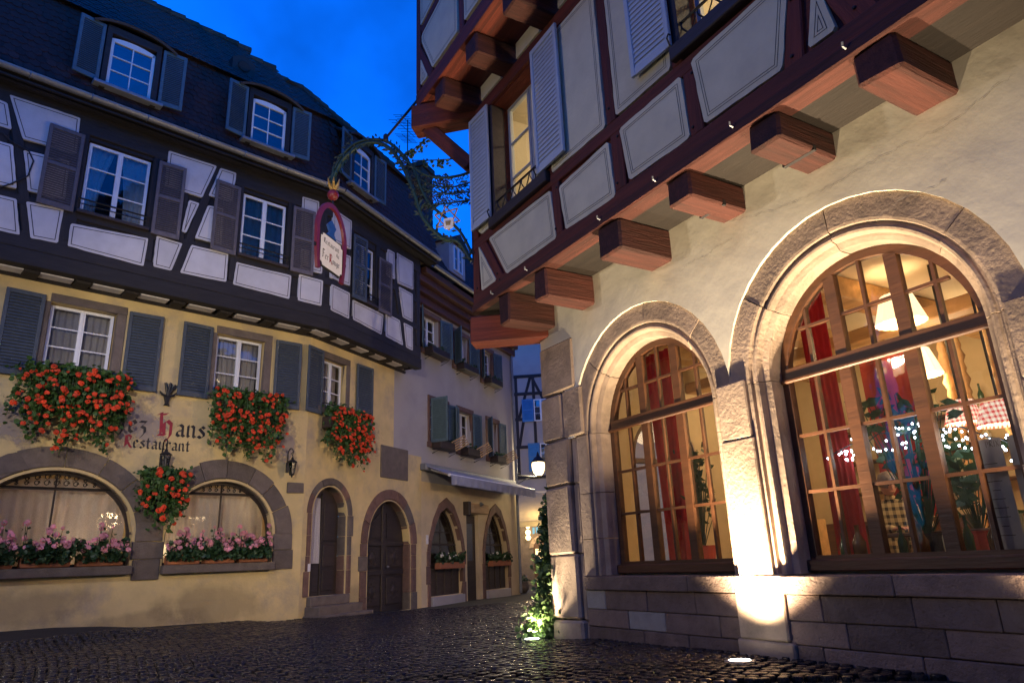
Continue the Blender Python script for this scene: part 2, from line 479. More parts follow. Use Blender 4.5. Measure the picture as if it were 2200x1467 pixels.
m_block = mat('grey_sandstone', (0.17, 0.115, 0.092), 0.85, 0.3, 5, 0.9, 30, rnd=0.3, stain=(0.14, 0.11, 0.1), stain_amt=0.6, stain_scale=2.5, pits=0.3, pit_scale=22)
m_newblock = mat('new_pale_stone', (0.30, 0.275, 0.25), 0.88, 0.12, 8, 0.4, 40, rnd=0.06)
m_gstone = mat('grey_brown_stone', (0.135, 0.108, 0.092), 0.9, 0.22, 6, 0.6, 35, rnd=0.18, stain=(0.12, 0.1, 0.09), stain_amt=0.6, stain_scale=2)
m_rstone = mat('red_brown_stone', (0.16, 0.090, 0.070), 0.9, 0.22, 6, 0.6, 35, rnd=0.2, stain=(0.12, 0.09, 0.08), stain_amt=0.5, stain_scale=2)
m_shut_d = mat('slate_green_paint', (0.062, 0.078, 0.098), 0.6, 0.15, 12, 0.15, 40, rnd=0.1)
m_shut_b = mat('grey_brown_paint', (0.135, 0.115, 0.12), 0.65, 0.18, 12, 0.15, 40, rnd=0.12)
m_shut_l = mat('pale_blue_grey_paint', (0.50, 0.56, 0.62), 0.55, 0.05, 8, 0.08, 40, rnd=0.04)
m_shut_t = mat('blue_green_paint', (0.075, 0.125, 0.155), 0.6, 0.15, 12, 0.15, 40, rnd=0.1)
m_shut_blue = mat('bright_blue_paint', (0.05, 0.22, 0.50), 0.6, 0.12, 12, 0.1, 40)
m_wframe = mat('white_window_paint', (0.75, 0.76, 0.78), 0.45, 0.04, 10, 0.05, 40)
m_gframe = mat('grey_window_paint', (0.33, 0.36, 0.40), 0.5, 0.06, 10, 0.05, 40)
m_oak = mat('varnished_oak', (0.085, 0.033, 0.013), 0.48, 0.3, 12, 0.25, 40, grain=8, rnd=0.12)
m_dwood = mat('dark_door_wood', (0.034, 0.022, 0.016), 0.55, 0.3, 12, 0.35, 40, grain=6, rnd=0.2)
m_lwood = mat('light_wood', (0.42, 0.27, 0.13), 0.6, 0.25, 12, 0.2, 40, grain=6)
m_tile = mat('roof_tile', (0.036, 0.016, 0.014), 0.75, 0.3, 10, 0.4, 40, rnd=0.5)
m_tile_g = mat('grey_roof_tile', (0.032, 0.027, 0.028), 0.7, 0.3, 10, 0.4, 40, rnd=0.5)
m_under = mat('roof_felt', (0.025, 0.02, 0.02), 0.9, 0.2, 5, 0.1)
m_zinc = mat('zinc', (0.30, 0.31, 0.33), 0.5, 0.15, 6, 0.1, 20, metal=0.6)
m_lead = mat('lead_sheet', (0.22, 0.24, 0.28), 0.55, 0.15, 6, 0.1, 20, metal=0.3)
m_iron = mat('black_iron', (0.022, 0.022, 0.024), 0.5, 0.2, 20, 0.2, 60, metal=0.4)
m_green_iron = mat('green_painted_iron', (0.015, 0.038, 0.024), 0.45, 0.3, 20, 0.1, 50)
m_gold = mat('dull_gilt', (0.45, 0.28, 0.08), 0.45, 0.2, 20, 0.1, 50, metal=0.5)
m_redlac = mat('red_lacquer', (0.16, 0.014, 0.02), 0.4, 0.12, 14, 0.05, 40)
m_blue = mat('deep_blue_enamel', (0.02, 0.07, 0.26), 0.4, 0.1, 14, 0.05, 40)
m_board = mat('sign_white', (0.70, 0.68, 0.68), 0.6, 0.06, 12, 0.05, 40)
m_black = mat('black_paint', (0.022, 0.02, 0.022), 0.7, 0.2, 20, 0.05, 40)
m_redtxt = mat('wine_red_paint', (0.26, 0.02, 0.035), 0.7, 0.15, 20, 0.05, 40)
m_leaf = mat('geranium_leaf', (0.055, 0.125, 0.030), 0.55, 0.35, 9, 0, rnd=0.15, trans=0.25)
m_leaf_d = mat('dark_leaf', (0.032, 0.075, 0.030), 0.5, 0.35, 9, 0, rnd=0.15, trans=0.2)
m_ivy = mat('ivy_leaf', (0.10, 0.17, 0.055), 0.5, 0.35, 7, 0, rnd=0.15, trans=0.25)
m_redfl = mat('scarlet_petal', (0.80, 0.085, 0.025), 0.6, 0.25, 20, 0, rnd=0.22, trans=0.25)
m_pinkfl = mat('pink_petal', (0.80, 0.36, 0.42), 0.6, 0.2, 20, 0, rnd=0.25, trans=0.25)
m_whitefl = mat('white_petal', (0.8, 0.78, 0.7), 0.6, 0.1, 20, 0, rnd=0.1, trans=0.25)
m_terra = mat('terracotta', (0.33, 0.12, 0.055), 0.8, 0.15, 8, 0.2, 40)
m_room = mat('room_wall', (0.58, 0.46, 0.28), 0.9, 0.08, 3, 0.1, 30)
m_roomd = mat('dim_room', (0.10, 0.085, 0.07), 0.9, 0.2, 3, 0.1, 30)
m_ceil = mat('room_ceiling', (0.70, 0.62, 0.46), 0.9, 0.06, 3, 0.1, 30)
m_pine = mat('pine_beam', (0.46, 0.28, 0.12), 0.6, 0.25, 10, 0.2, 40, grain=7)
m_curt = mat('red_curtain', (0.36, 0.022, 0.02), 0.85, 0.12, 10, 0.1, 60, trans=0.3)
m_redp = mat('red_fabric_panel', (0.42, 0.06, 0.04), 0.85, 0.12, 10, 0.1, 60)
m_shade = emat('lamp_shade_glow', (1.0, 0.76, 0.46), 1.7)
m_paper = mat('menu_paper', (0.30, 0.31, 0.36), 0.8, 0.05, 10, 0)
m_skin = mat('skin', (0.55, 0.30, 0.21), 0.55, 0.1, 12, 0.1, 50)
m_hair = mat('grey_hair', (0.25, 0.22, 0.2), 0.7, 0.3, 30, 0.3, 90)
m_awn = mat('blue_grey_canvas', (0.33, 0.34, 0.42), 0.85, 0.12, 4, 0.15, 60, trans=0.15)
m_awnc = mat('cream_canvas', (0.70, 0.63, 0.45), 0.85, 0.08, 4, 0.15, 60, trans=0.5)
def globe(name, col, strength, clear=0.8):
    # milky glass: lets the bulb's light out and glows itself
    m = bpy.data.materials.new(name); m.use_nodes = True
    nt = m.node_tree; nt.nodes.remove(nt.nodes['Principled BSDF'])
    tr = _n(nt, 'ShaderNodeBsdfTransparent'); em = _n(nt, 'ShaderNodeEmission', Strength=strength); em.inputs[0].default_value = (*col, 1)
    mx = _n(nt, 'ShaderNodeMixShader'); mx.inputs[0].default_value = 1 - clear
    nt.links.new(tr.outputs[0], mx.inputs[1]); nt.links.new(em.outputs[0], mx.inputs[2])
    nt.links.new(mx.outputs[0], nt.nodes['Material Output'].inputs['Surface'])
    return m
m_glow = globe('lamp_globe', (1.0, 0.72, 0.30), 9.0, 0.6)
m_bulb = emat('uplight_lens', (1.0, 0.93, 0.80), 30.0)
m_fairy = emat('fairy_light', (0.75, 0.85, 1.0), 22.0)
m_candle = emat('table_lamp_glow', (1.0, 0.72, 0.36), 7.0)
m_glass = glass('window_glass', 1.75)
m_glassu = glass('upper_glass', 1.8)
m_glassd = glass('blue_reflecting_glass', 2.5, (0.75, 0.8, 0.85))
m_glassr = glass('dining_room_glass', 1.6, (.86, .86, .84))
m_lace = lace('lace', (0.93, 0.93, 0.95), 0.85)
m_net = lace('net_curtain', (0.75, 0.70, 0.72), 0.72, 90)
m_chq = check('plaid_shirt', (0.55, 0.42, 0.20), (0.035, 0.03, 0.025), 14)
m_chr = check('red_gingham', (0.75, 0.62, 0.5), (0.45, 0.05, 0.04), 22)
# gingham shades are lit from inside
_bs = m_chr.node_tree.nodes['Principled BSDF']
m_chr.node_tree.links.new(_bs.inputs['Base Color'].links[0].from_socket, _bs.inputs['Emission Color'])
_bs.inputs['Emission Strength'].default_value = 1.3
# ------------------------------------------------------------------ shared builders
def wall_holes(m, u0, u1, z0, z1, holes, y=0.0, reveal=0.25, bare=()):
    """wall sheet with rectangular openings and their reveals"""
    us = sorted({u0, u1, *[min(max(h[0], u0), u1) for h in holes], *[min(max(h[1], u0), u1) for h in holes]})
    zs = sorted({z0, z1, *[min(max(h[2], z0), z1) for h in holes], *[min(max(h[3], z0), z1) for h in holes]})
    for i in range(len(us) - 1):
        for j in range(len(zs) - 1):
            cu, cz = (us[i] + us[i + 1]) / 2, (zs[j] + zs[j + 1]) / 2
            if any(h[0] < cu < h[1] and h[2] < cz < h[3] for h in holes): continue
            m.add([(us[i], y, zs[j]), (us[i + 1], y, zs[j]), (us[i + 1], y, zs[j + 1]), (us[i], y, zs[j + 1])], [(0, 1, 2, 3)])
    for a, b, c, d in holes:
        if (a, b, c, d) in bare: continue
        yy = y + reveal
        for p, q in (((a, c), (b, c)), ((b, c), (b, d)), ((b, d), (a, d)), ((a, d), (a, c))):
            m.add([(p[0], y, p[1]), (q[0], y, q[1]), (q[0], yy, q[1]), (p[0], yy, p[1])], [(0, 1, 2, 3)])
    return m
def arch_pts(c, r, zs, n=16, k=1.0, a0=0.0, a1=math.pi):
    return [(c + r * math.cos(a0 + (a1 - a0) * i / n), zs + r * k * math.sin(a0 + (a1 - a0) * i / n)) for i in range(n + 1)]
def spandrel(m, fn, a, b, ztop, y, reveal, n=20):
    """fills between an arch curve z=fn(u) and the top of its square opening, with the arch soffit"""
    for i in range(n):
        p, q = a + (b - a) * i / n, a + (b - a) * (i + 1) / n
        zp, zq = fn(p), fn(q)
        m.add([(p, y, zp), (q, y, zq), (q, y, ztop), (p, y, ztop)], [(0, 1, 2, 3)])
        m.add([(p, y, zp), (q, y, zq), (q, y + reveal, zq), (p, y + reveal, zp)], [(0, 1, 2, 3)])
def window(parent, fr, u0, u1, z0, z1, y, cols=2, rows=3, fm=None, gm=None, fw=0.055, bar=0.022, name='window', mid=0.09, arched=0.0):
    fm = fm or m_wframe; gm = gm or m_glass
    m = MB(); d = 0.055
    m.box(u0, u0 + fw, y, y + d, z0, z1); m.box(u1 - fw, u1, y, y + d, z0, z1)
    m.box(u0 + fw, u1 - fw, y, y + d, z0, z0 + fw)
    if arched:
        n = 8
        top = [(u0 + (u1 - u0) * i / n, z1 + arched * (1 - (2 * i / n - 1) ** 2)) for i in range(n + 1)]
        m.prism([(u0, z1 - fw)] + [(u1, z1 - fw)] + top[::-1], y, y + d)
    else:
        m.box(u0 + fw, u1 - fw, y, y + d, z1 - fw, z1)
    iu0, iu1, iz0, iz1 = u0 + fw, u1 - fw, z0 + fw, z1 - fw
    cells = []
    if mid and cols >= 2:
        c = (u0 + u1) / 2
        m.box(c - mid / 2, c + mid / 2, y - 0.012, y + d, iz0, iz1)
        m.box(c - 0.012, c + 0.012, y - 0.024, y - 0.012, iz0, iz1)
        hc = cols // 2
        for a, b in ((iu0, c - mid / 2), (c + mid / 2, iu1)):
            cells += [(a + (b - a) * k / hc, a + (b - a) * (k + 1) / hc) for k in range(hc)]
    else:
        cells = [(iu0 + (iu1 - iu0) * k / cols, iu0 + (iu1 - iu0) * (k + 1) / cols) for k in range(cols)]
    for i, (a, b) in enumerate(cells):
        if i and abs(cells[i - 1][1] - a) < 1e-6: m.box(a - bar / 2, a + bar / 2, y + 0.008, y + d - .008, iz0, iz1)
        for k in range(1, rows):
            zz = iz0 + (iz1 - iz0) * k / rows
            m.box(a, b, y + 0.010, y + d - .010, zz - bar / 2, zz + bar / 2)
    w = m.obj(name, fm, parent, fr.M)
    for a, b in cells:
        for k in range(rows):
            c0, c1 = iz0 + (iz1 - iz0) * k / rows, iz0 + (iz1 - iz0) * (k + 1) / rows
            g = MB().add([(0, 0, 0), (b - a, 0, 0), (b - a, 0, c1 - c0), (0, 0, c1 - c0)], [(0, 1, 2, 3)]).mesh('pane')
            tw = Matrix.Rotation(R.uniform(-.012, .012), 4, 'Z') @ Matrix.Rotation(R.uniform(-.012, .012), 4, 'X')
            link('pane', g, gm, w, fr.M @ Matrix.Translation((a, y + d * .5, c0)) @ tw)
    return w
_slat_cache = {}
def shutter(parent, fr, u0, u1, z0, z1, o, matl, n=26, midrail=True, angle=0.0, hinge=None, single=False, solid=False, thick=0.04):
    """louvred shutter; angle swings it off the wall about its hinge edge"""
    w, h = u1 - u0, z1 - z0
    st = 0.065 if w > 0.4 else 0.05
    m = MB()
    m.cbox(0, st, 0, thick, 0, h, .006); m.cbox(w - st, w, 0, thick, 0, h, .006)
    m.box(st, w - st, .004, thick - .004, 0, st * 1.4); m.box(st, w - st, .004, thick - .004, h - st * 1.2, h)
    spans = [(st * 1.4, h - st * 1.2)]
    if midrail:
        c = h * 0.52
        m.box(st, w - st, .004, thick - .004, c - st * .5, c + st * .5)
        spans = [(st * 1.4, c - st * .5), (c + st * .5, h - st * 1.2)]
    hl = u0 if (hinge in (None, 'l')) else u1
    Mx = fr.M @ Matrix.Translation((hl, -o - thick, z0)) @ Matrix.Rotation(angle, 4, 'Z')
    if hinge == 'r': Mx = Mx @ Matrix.Translation((-w, 0, 0))
    s = m.obj('shutter', matl, parent, Mx)
    tot = sum(b - a for a, b in spans)
    sl = MB()
    for a, b in spans:
        k = max(3, round(n * (b - a) / tot)); ph = (b - a) / k
        for i in range(k):
            z = a + (i + .5) * ph
            if single:
                key = (round(w, 3), round(ph, 3), matl.name)
                if key not in _slat_cache:
                    me = MB().add([(st, -.012, -ph * .60), (w - st, -.012, -ph * .60), (w - st, .006, ph * .55), (st, .006, ph * .55),
                                   (st, -.006, -ph * .64), (w - st, -.006, -ph * .64), (w - st, .012, ph * .51), (st, .012, ph * .51)],
                                  [(0, 1, 2, 3), (7, 6, 5, 4), (0, 4, 5, 1), (2, 6, 7, 3), (0, 3, 7, 4), (1, 5, 6, 2)]).fix('slat')
                    me.materials.append(matl); _slat_cache[key] = me
                link('slat', _slat_cache[key], None, s, Mx @ Matrix.Translation((0, thick / 2, z)))
            else:
                y = thick / 2
                sl.add([(st, y - .015, z - ph * .55), (w - st, y - .015, z - ph * .55), (w - st, y + .015, z + ph * .45), (st, y + .015, z + ph * .45),
                        (st, y - .009, z - ph * .62), (w - st, y - .009, z - ph * .62), (w - st, y + .02, z + ph * .38), (st, y + .02, z + ph * .38)],
                       [(0, 1, 2, 3), (7, 6, 5, 4), (0, 4, 5, 1), (2, 6, 7, 3), (0, 3, 7, 4), (1, 5, 6, 2)])
    if not single:
        tag(sl.obj('louvre_slats', matl, s, Mx), None, kind='stuff')
    return s
def tile_mesh(w, L, t=0.014):
    pts = [(-w / 2, L), (-w / 2, .045), (-w * .3, .012), (0, 0), (w * .3, .012), (w / 2, .045), (w / 2, L)]
    n = len(pts)
    vs = [(x, y, 0) for x, y in pts] + [(x, y, t) for x, y in pts]
    return vs, [tuple(range(n - 1, -1, -1)), tuple(range(n, 2 * n))] + [(i, (i + 1) % n, n + (i + 1) % n, n + i) for i in range(n)]
def tiles(parent, fr, u0, u1, bot, top, matl, limit=0, skip=None, w=0.17, e=0.15, under=True, ufn=None):
    """rows of beaver tail tiles on the slope from bot=(o,z) to top=(o,z); the first `limit` are single tiles"""
    (o0, z0), (o1, z1) = bot, top
    L = math.hypot(o1 - o0, z1 - z0); a = math.atan2(z1 - z0, -(o1 - o0))   # local y runs up the slope
    base = fr.M @ Matrix.Translation((0, -o0, z0)) @ Matrix.Rotation(a, 4, 'X')
    vs, fs = tile_mesh(w * .97, e * 1.75)
    me = bpy.data.meshes.new('roof_tile'); me.from_pydata(vs, [], fs); me.materials.append(matl)
    m = MB(); rows = int(L / e); cnt = 0
    for r in range(rows + 1):
        y = r * e - 0.02
        off = (r % 2) * w / 2
        a_, b_ = (u0, u1) if ufn is None else ufn(y / L)
        k = int((b_ - a_) / w)
        for i in range(k + 1):
            x = a_ + off + i * w
            if x > b_: continue
            zz = z0 + (z1 - z0) * y / L
            if skip and any(s[0] < x < s[1] and s[2] < zz < s[3] for s in skip): continue
            T = Matrix.Translation((x + R.uniform(-.005, .005), y + R.uniform(-.008, .008), .012 + R.uniform(0, .006))) @ \
                Matrix.Rotation(-0.075 + R.uniform(-.02, .02), 4, 'X') @ Matrix.Rotation(R.uniform(-.02, .02), 4, 'Z') @ Matrix.Rotation(R.uniform(-.02, .02), 4, 'Y')
            if cnt < limit:
                link('roof_tile', me, None, parent, base @ T); cnt += 1
            else:
                m.add([T @ Vector(v) for v in vs], fs)
    if m.v: tag(link('roof_tiles', m.mesh('roof_tiles'), matl, parent, base), None, kind='stuff')
    if under:
        (a0, b0), (a1, b1) = ((u0, u1), (u0, u1)) if ufn is None else (ufn(0), ufn(1))
        MB().add([(a0, 0, 0), (b0, 0, 0), (b1, L, 0), (a1, L, 0)], [(0, 1, 2, 3)]).obj('roof_boarding', m_under, parent, base)
# broad-nib letters: strokes as polylines in an x-height = 1 box
GLY = {
 'e': (.75, [[(.12, .85), (.12, .15), (.33, 0), (.6, .18)], [(.12, .85), (.38, 1), (.58, .75), (.12, .45)]]),
 'h': (.8, [[(.12, 1.6), (.12, .05), (.22, 0)], [(.12, .8), (.42, 1), (.62, .8), (.62, .15), (.42, -.3)]]),
 'z': (.7, [[(.05, .95), (.55, .95), (.2, .55), (.48, .42), (.5, .05), (.2, -.38)]]),
 'a': (.85, [[(.1, .85), (.36, 1), (.58, .85), (.58, .1), (.75, 0)], [(.58, .55), (.16, .4), (.12, .12), (.32, 0), (.58, .15)]]),
 'n': (.88, [[(0, .9), (.12, 1), (.12, .08), (.24, 0)], [(.12, .8), (.42, 1), (.6, .85), (.6, .1), (.75, 0)]]),
 's': (.72, [[(.58, .85), (.33, 1), (.12, .8), (.54, .38), (.54, .14), (.28, 0), (.05, .15)]]),
 't': (.62, [[(.22, 1.35), (.22, .12), (.38, 0), (.55, .12)], [(0, .95), (.48, .95)]]),
 'u': (.88, [[(0, .93), (.12, 1), (.12, .14), (.33, 0), (.6, .18)], [(.6, 1), (.6, .1), (.75, 0)]]),
 'r': (.66, [[(0, .9), (.14, 1), (.14, 0)], [(.14, .75), (.38, 1), (.54, .86)]]),
 'o': (.75, [[(.12, .85), (.12, .15), (.36, 0), (.6, .15), (.6, .85), (.36, 1), (.12, .85)]]),
 'g': (.78, [[(.58, .9), (.33, 1), (.12, .8), (.12, .22), (.33, .05), (.58, .2)], [(.58, 1), (.58, -.28), (.33, -.45), (.08, -.3)]]),
 'C': (1.0, [[(.85, 1.35), (.5, 1.6), (.15, 1.3), (.1, .3), (.42, 0), (.85, .22)], [(.48, 1.55), (.42, .1)]]),
 'H': (1.15, [[(0, 1.5), (.22, 1.62), (.3, .2), (.02, -.05)], [(.3, .85), (.65, 1.12), (.92, .9), (.92, .1), (.66, -.32)], [(.22, 1.5), (.62, 1.6)], [(.12, .1), (.6, .12)], [(.46, .95), (.5, .15)]]),
 'R': (1.05, [[(.18, 1.5), (.18, .1), (0, 0)], [(0, 1.42), (.42, 1.62), (.8, 1.38), (.72, 1.0), (.25, .8)], [(.4, .8), (.75, .15), (.98, 0)], [(.36, 1.5), (.36, .3)]]),
 'F': (.95, [[(0, 1.35), (.3, 1.6), (.85, 1.5)], [(.32, 1.55), (.32, .1), (0, 0)], [(.32, .85), (.7, .92)]]),
 'A': (.95, [[(.08, 0), (.42, 1.6), (.82, 0)], [(.2, .6), (.7, .6)]]),
 'L': (.75, [[(.12, 1.6), (.12, 0), (.62, 0)]]), 'E': (.8, [[(.66, 1.6), (.12, 1.6), (.12, 0), (.66, 0)], [(.12, .85), (.55, .85)]]),
 'B': (.8, [[(.12, 0), (.12, 1.6), (.5, 1.5), (.5, .9), (.12, .85)], [(.5, .85), (.6, .4), (.45, 0), (.12, 0)]]),
 'I': (.4, [[(.15, 1.6), (.15, 0)]]), 'S': (.75, [[(.62, 1.4), (.35, 1.6), (.1, 1.3), (.6, .5), (.4, 0), (.08, .2)]]),
 'T': (.8, [[(.05, 1.6), (.7, 1.6)], [(.38, 1.6), (.38, 0)]]), 'P': (.75, [[(.12, 0), (.12, 1.6), (.6, 1.5), (.6, .85), (.12, .75)]]),
 'O': (.9, [[(.12, 1.3), (.12, .3), (.42, 0), (.75, .3), (.75, 1.3), (.42, 1.6), (.12, 1.3)]]),
 'J': (.6, [[(.45, 1.6), (.45, .2), (.2, 0), (.05, .2)]]), 'M': (1.1, [[(.1, 0), (.1, 1.6), (.5, .6), (.9, 1.6), (.9, 0)]]),
 'N': (.95, [[(.1, 0), (.1, 1.6), (.75, 0), (.75, 1.6)]]), 'X': (.8, [[(.05, 0), (.7, 1.6)], [(.05, 1.6), (.7, 0)]]),
 ' ': (.5, [])}
def lettering(m, text, x, z, h, y, nib=(.085, .075), slope=0.0, gap=0.06):
    for ch in text:
        adv, st = GLY[ch]
        for line in st:
            for p, q in zip(line, line[1:]):
                nx, nz = nib
                P = [(p[0] - nx, p[1] - nz), (p[0] + nx, p[1] + nz), (q[0] + nx, q[1] + nz), (q[0] - nx, q[1] - nz)]
                P = [(x + a * h, y - R.uniform(0, .0008), z + b * h + slope * (x + a * h)) for a, b in P]
                m.add(P, [(0, 1, 2, 3)])
        x += (adv + gap) * h
    return x
def text_width(t, h, gap=0.06): return sum(GLY[c][0] + gap for c in t) * h
# leaves and flowers
def leaf_card(m, c, s, R_, flat=0.5):
    """small folded five-point leaf"""
    a = R_.uniform(0, 6.283); t = R_.uniform(-flat, flat) * 1.6; b = R_.uniform(0, 6.283)
    M = Matrix.Translation(c) @ Matrix.Rotation(b, 4, 'Z') @ Matrix.Rotation(t + .9, 4, 'X') @ Matrix.Rotation(a, 4, 'Z')
    pts = [(0, -.5, 0), (.42, -.28, .1), (.5, .2, .12), (0, .55, -.03), (-.5, .2, .12), (-.42, -.28, .1)]
    m.add([M @ (Vector(p) * s) for p in pts], [(0, 1, 2, 3), (0, 3, 4, 5)])
def flower_mesh(name, matl, seed, r=0.5, k=13):
    """rounded head of many small petals"""
    rr = random.Random(seed); m = MB()
    for i in range(k):
        z = rr.uniform(-.35, 1); a = i * 2.4; s = math.sqrt(max(0, 1 - z * z))
        c = Vector((math.cos(a) * s, math.sin(a) * s, z * .8)) * r * .62
        n = (c + Vector((0, 0, .1))).normalized(); t = n.orthogonal().normalized(); b = n.cross(t)
        q = r * rr.uniform(.42, .55); ph = rr.uniform(0, 6.28); vs = [c + n * q * .05]
        for j in range(5):
            an = ph + j * 1.2566
            vs.append(c + (t * math.cos(an) + b * math.sin(an)) * q + n * q * rr.uniform(.1, .35))
        m.add(vs, [(0, 1, 2), (0, 2, 3), (0, 3, 4), (0, 4, 5), (0, 5, 1)])
    me = m.mesh(name); me.materials.append(matl); return me
RED = [flower_mesh('flower_head', m_redfl, s) for s in range(4)]
PINK = [flower_mesh('flower_head', m_pinkfl, s + 9) for s in range(4)]
def curtain(name, label, fr, u0, u1, z0, z1, y, matl, folds=6, amp=0.03, gather=0.0, cat='curtain', parent=None, seed=0, group=None):
    """hanging cloth with folds; gather pulls the bottom to one side"""
    rr = random.Random(seed); m = MB(); nu, nz = folds * 6, 6
    ph = rr.uniform(0, 6)
    for j in range(nz + 1):
        t = j / nz
        for i in range(nu + 1):
            s = i / nu
            g = gather * math.sin(t * math.pi * .5) if gather else 0
            uu = u0 + (u1 - u0) * (s * (1 - abs(g)) + (g if g > 0 else 0))
            m.v.append((uu, y + amp * math.sin(s * folds * 6.283 + ph + .6 * math.sin(t * 3 + s * 5)) * (.6 + .4 * t), z1 - (z1 - z0) * t))
    for j in range(nz):
        for i in range(nu):
            a = j * (nu + 1) + i
            m.f.append((a, a + 1, a + nu + 2, a + nu + 1))
    o = link(name, m.mesh(name, True), matl, parent, fr.M)
    if not parent: tag(o, label, cat, group)
    return o
def point_light(name, loc, power, col=(1, .86, .66), radius=.08, parent=None):
    l = bpy.data.lights.new(name, 'POINT'); l.energy = power; l.color = col; l.shadow_soft_size = radius
    o = bpy.data.objects.new(name, l); COL.objects.link(o)
    if parent is not None:
        o.parent = parent; o.matrix_basis = WM[parent.name].inverted() @ Matrix.Translation(loc)
    else: o.location = loc
    return o
def spot_light(name, loc, target, power, col, size, blend, radius, parent):
    l = bpy.data.lights.new(name, 'SPOT'); l.energy = power; l.color = col; l.shadow_soft_size = radius
    l.spot_size = rad(size); l.spot_blend = blend
    o = bpy.data.objects.new(name, l); COL.objects.link(o)
    q = (Vector(target) - Vector(loc)).to_track_quat('-Z', 'Y').to_matrix().to_4x4()
    o.parent = parent; o.matrix_basis = WM[parent.name].inverted() @ Matrix.Translation(loc) @ q
    return o
# ------------------------------------------------------------------ street
m = MB(); NX, NY = 60, 70
xs = [-400, -120, -40] + [-18 + 30 * i / NX for i in range(NX + 1)] + [30, 120, 400]
ys = [-400, -100, -30] + [-8 + 58 * i / NY for i in range(NY + 1)] + [80, 200, 600]
for y in ys:
    for x in xs: m.v.append((x, y, gz(x, y) - 0.03))
for j in range(len(ys) - 1):
    for i in range(len(xs) - 1):
        a = j * len(xs) + i
        m.f.append((a, a + 1, a + len(xs) + 1, a + len(xs)))
street = link('street', m.mesh('street', True), m_joint)
tag(street, 'dark wet cobbled street between the houses', kind='structure')
def cobble_mesh(seed):
    rr = random.Random(seed); q = []
    for z, k in ((-.05, 1.0), (.010, .97), (.020, .84)):
        for i in range(8):
            a = i * math.pi / 4 + math.pi / 8
            x, y = math.cos(a), math.sin(a)
            s = k / max(abs(x), abs(y)) ** .72
            q.append((.5 * x * s * rr.uniform(.93, 1.0), .5 * y * s * rr.uniform(.93, 1.0), z + rr.uniform(-.002, .002)))
    f = [tuple(range(16, 24))]
    for r in range(2):
        for i in range(8):
            j = (i + 1) % 8
            f.append((r * 8 + i, r * 8 + j, r * 8 + 8 + j, r * 8 + 8 + i))
    return q, f
CB = [cobble_mesh(s) for s in range(6)]
CBM = []
for q, f in CB:
    me = bpy.data.meshes.new('cobblestone'); me.from_pydata(q, [], f); me.materials.append(m_cobble)
    me.polygons.foreach_set('use_smooth', [True] * len(me.polygons)); CBM.append(me)
spots = []
cw, cl = 0.092, 0.118
ny = int(27 / cw); 
for j in range(ny):
    y0 = 5.4 + j * cw
    for i in range(int(18 / cl)):
        x = -12.5 + i * cl + (j % 2) * cl * .5 + R.uniform(-.02, .02)
        y = y0 + .34 * abs(math.sin(x * .9)) + R.uniform(-.014, .014)
        v = Vector((x, y))
        if (v - A1.p).dot(A1.n) < -.02 or (v - A2.p).dot(A2.n) < -.02: continue
        dB = v - B.p
        if dB.dot(B.n) < -.02 and dB.dot(B.d) > -.02: continue
        # inside the view, with a step to spare
        if not (-1.0 < x / y + .16 < 1.25): continue
        if x > 5.5 or (y > 14 and x > 3.5): continue
        spots.append((x, y))
spots.sort(key=lambda p: (p[0] + .2) ** 2 * .15 + p[1] ** 2)
mm = MB()
vis = 0
for x, y in spots:
    z = gz(x, y)
    # is it in the picture?
    P = Vector((x, y, z - CAM_H)); d = P.dot(FW)
    sx, sy = CX + F_PX * P.dot(RT) / d, CY - F_PX * P.dot(UP) / d
    k = R.randrange(6)
    T = Matrix.Translation((x, y, z + R.uniform(-.006, .005) - .010)) @ Matrix.Rotation(R.uniform(-.12, .12) + .28 * math.cos(x * .9) * (1 if math.sin(x * .9) > 0 else -1), 4, 'Z') @ \
        Matrix.Rotation(R.uniform(-.045, .045), 4, 'X') @ Matrix.Rotation(R.uniform(-.045, .045), 4, 'Y') @ \
        Matrix.Diagonal((cl * R.uniform(.72, 1.0), cw * R.uniform(.76, .98), 1, 1))
    if vis < 300 and 0 < sx < 2200 and sy < 1460:
        link('cobblestone', CBM[k], None, street, T); vis += 1
    else:
        mm.add([T @ Vector(v) for v in CB[k][0]], CB[k][1])
tag(link('cobblestones', mm.mesh('cobblestones', True), m_cobble, street), None, kind='stuff')
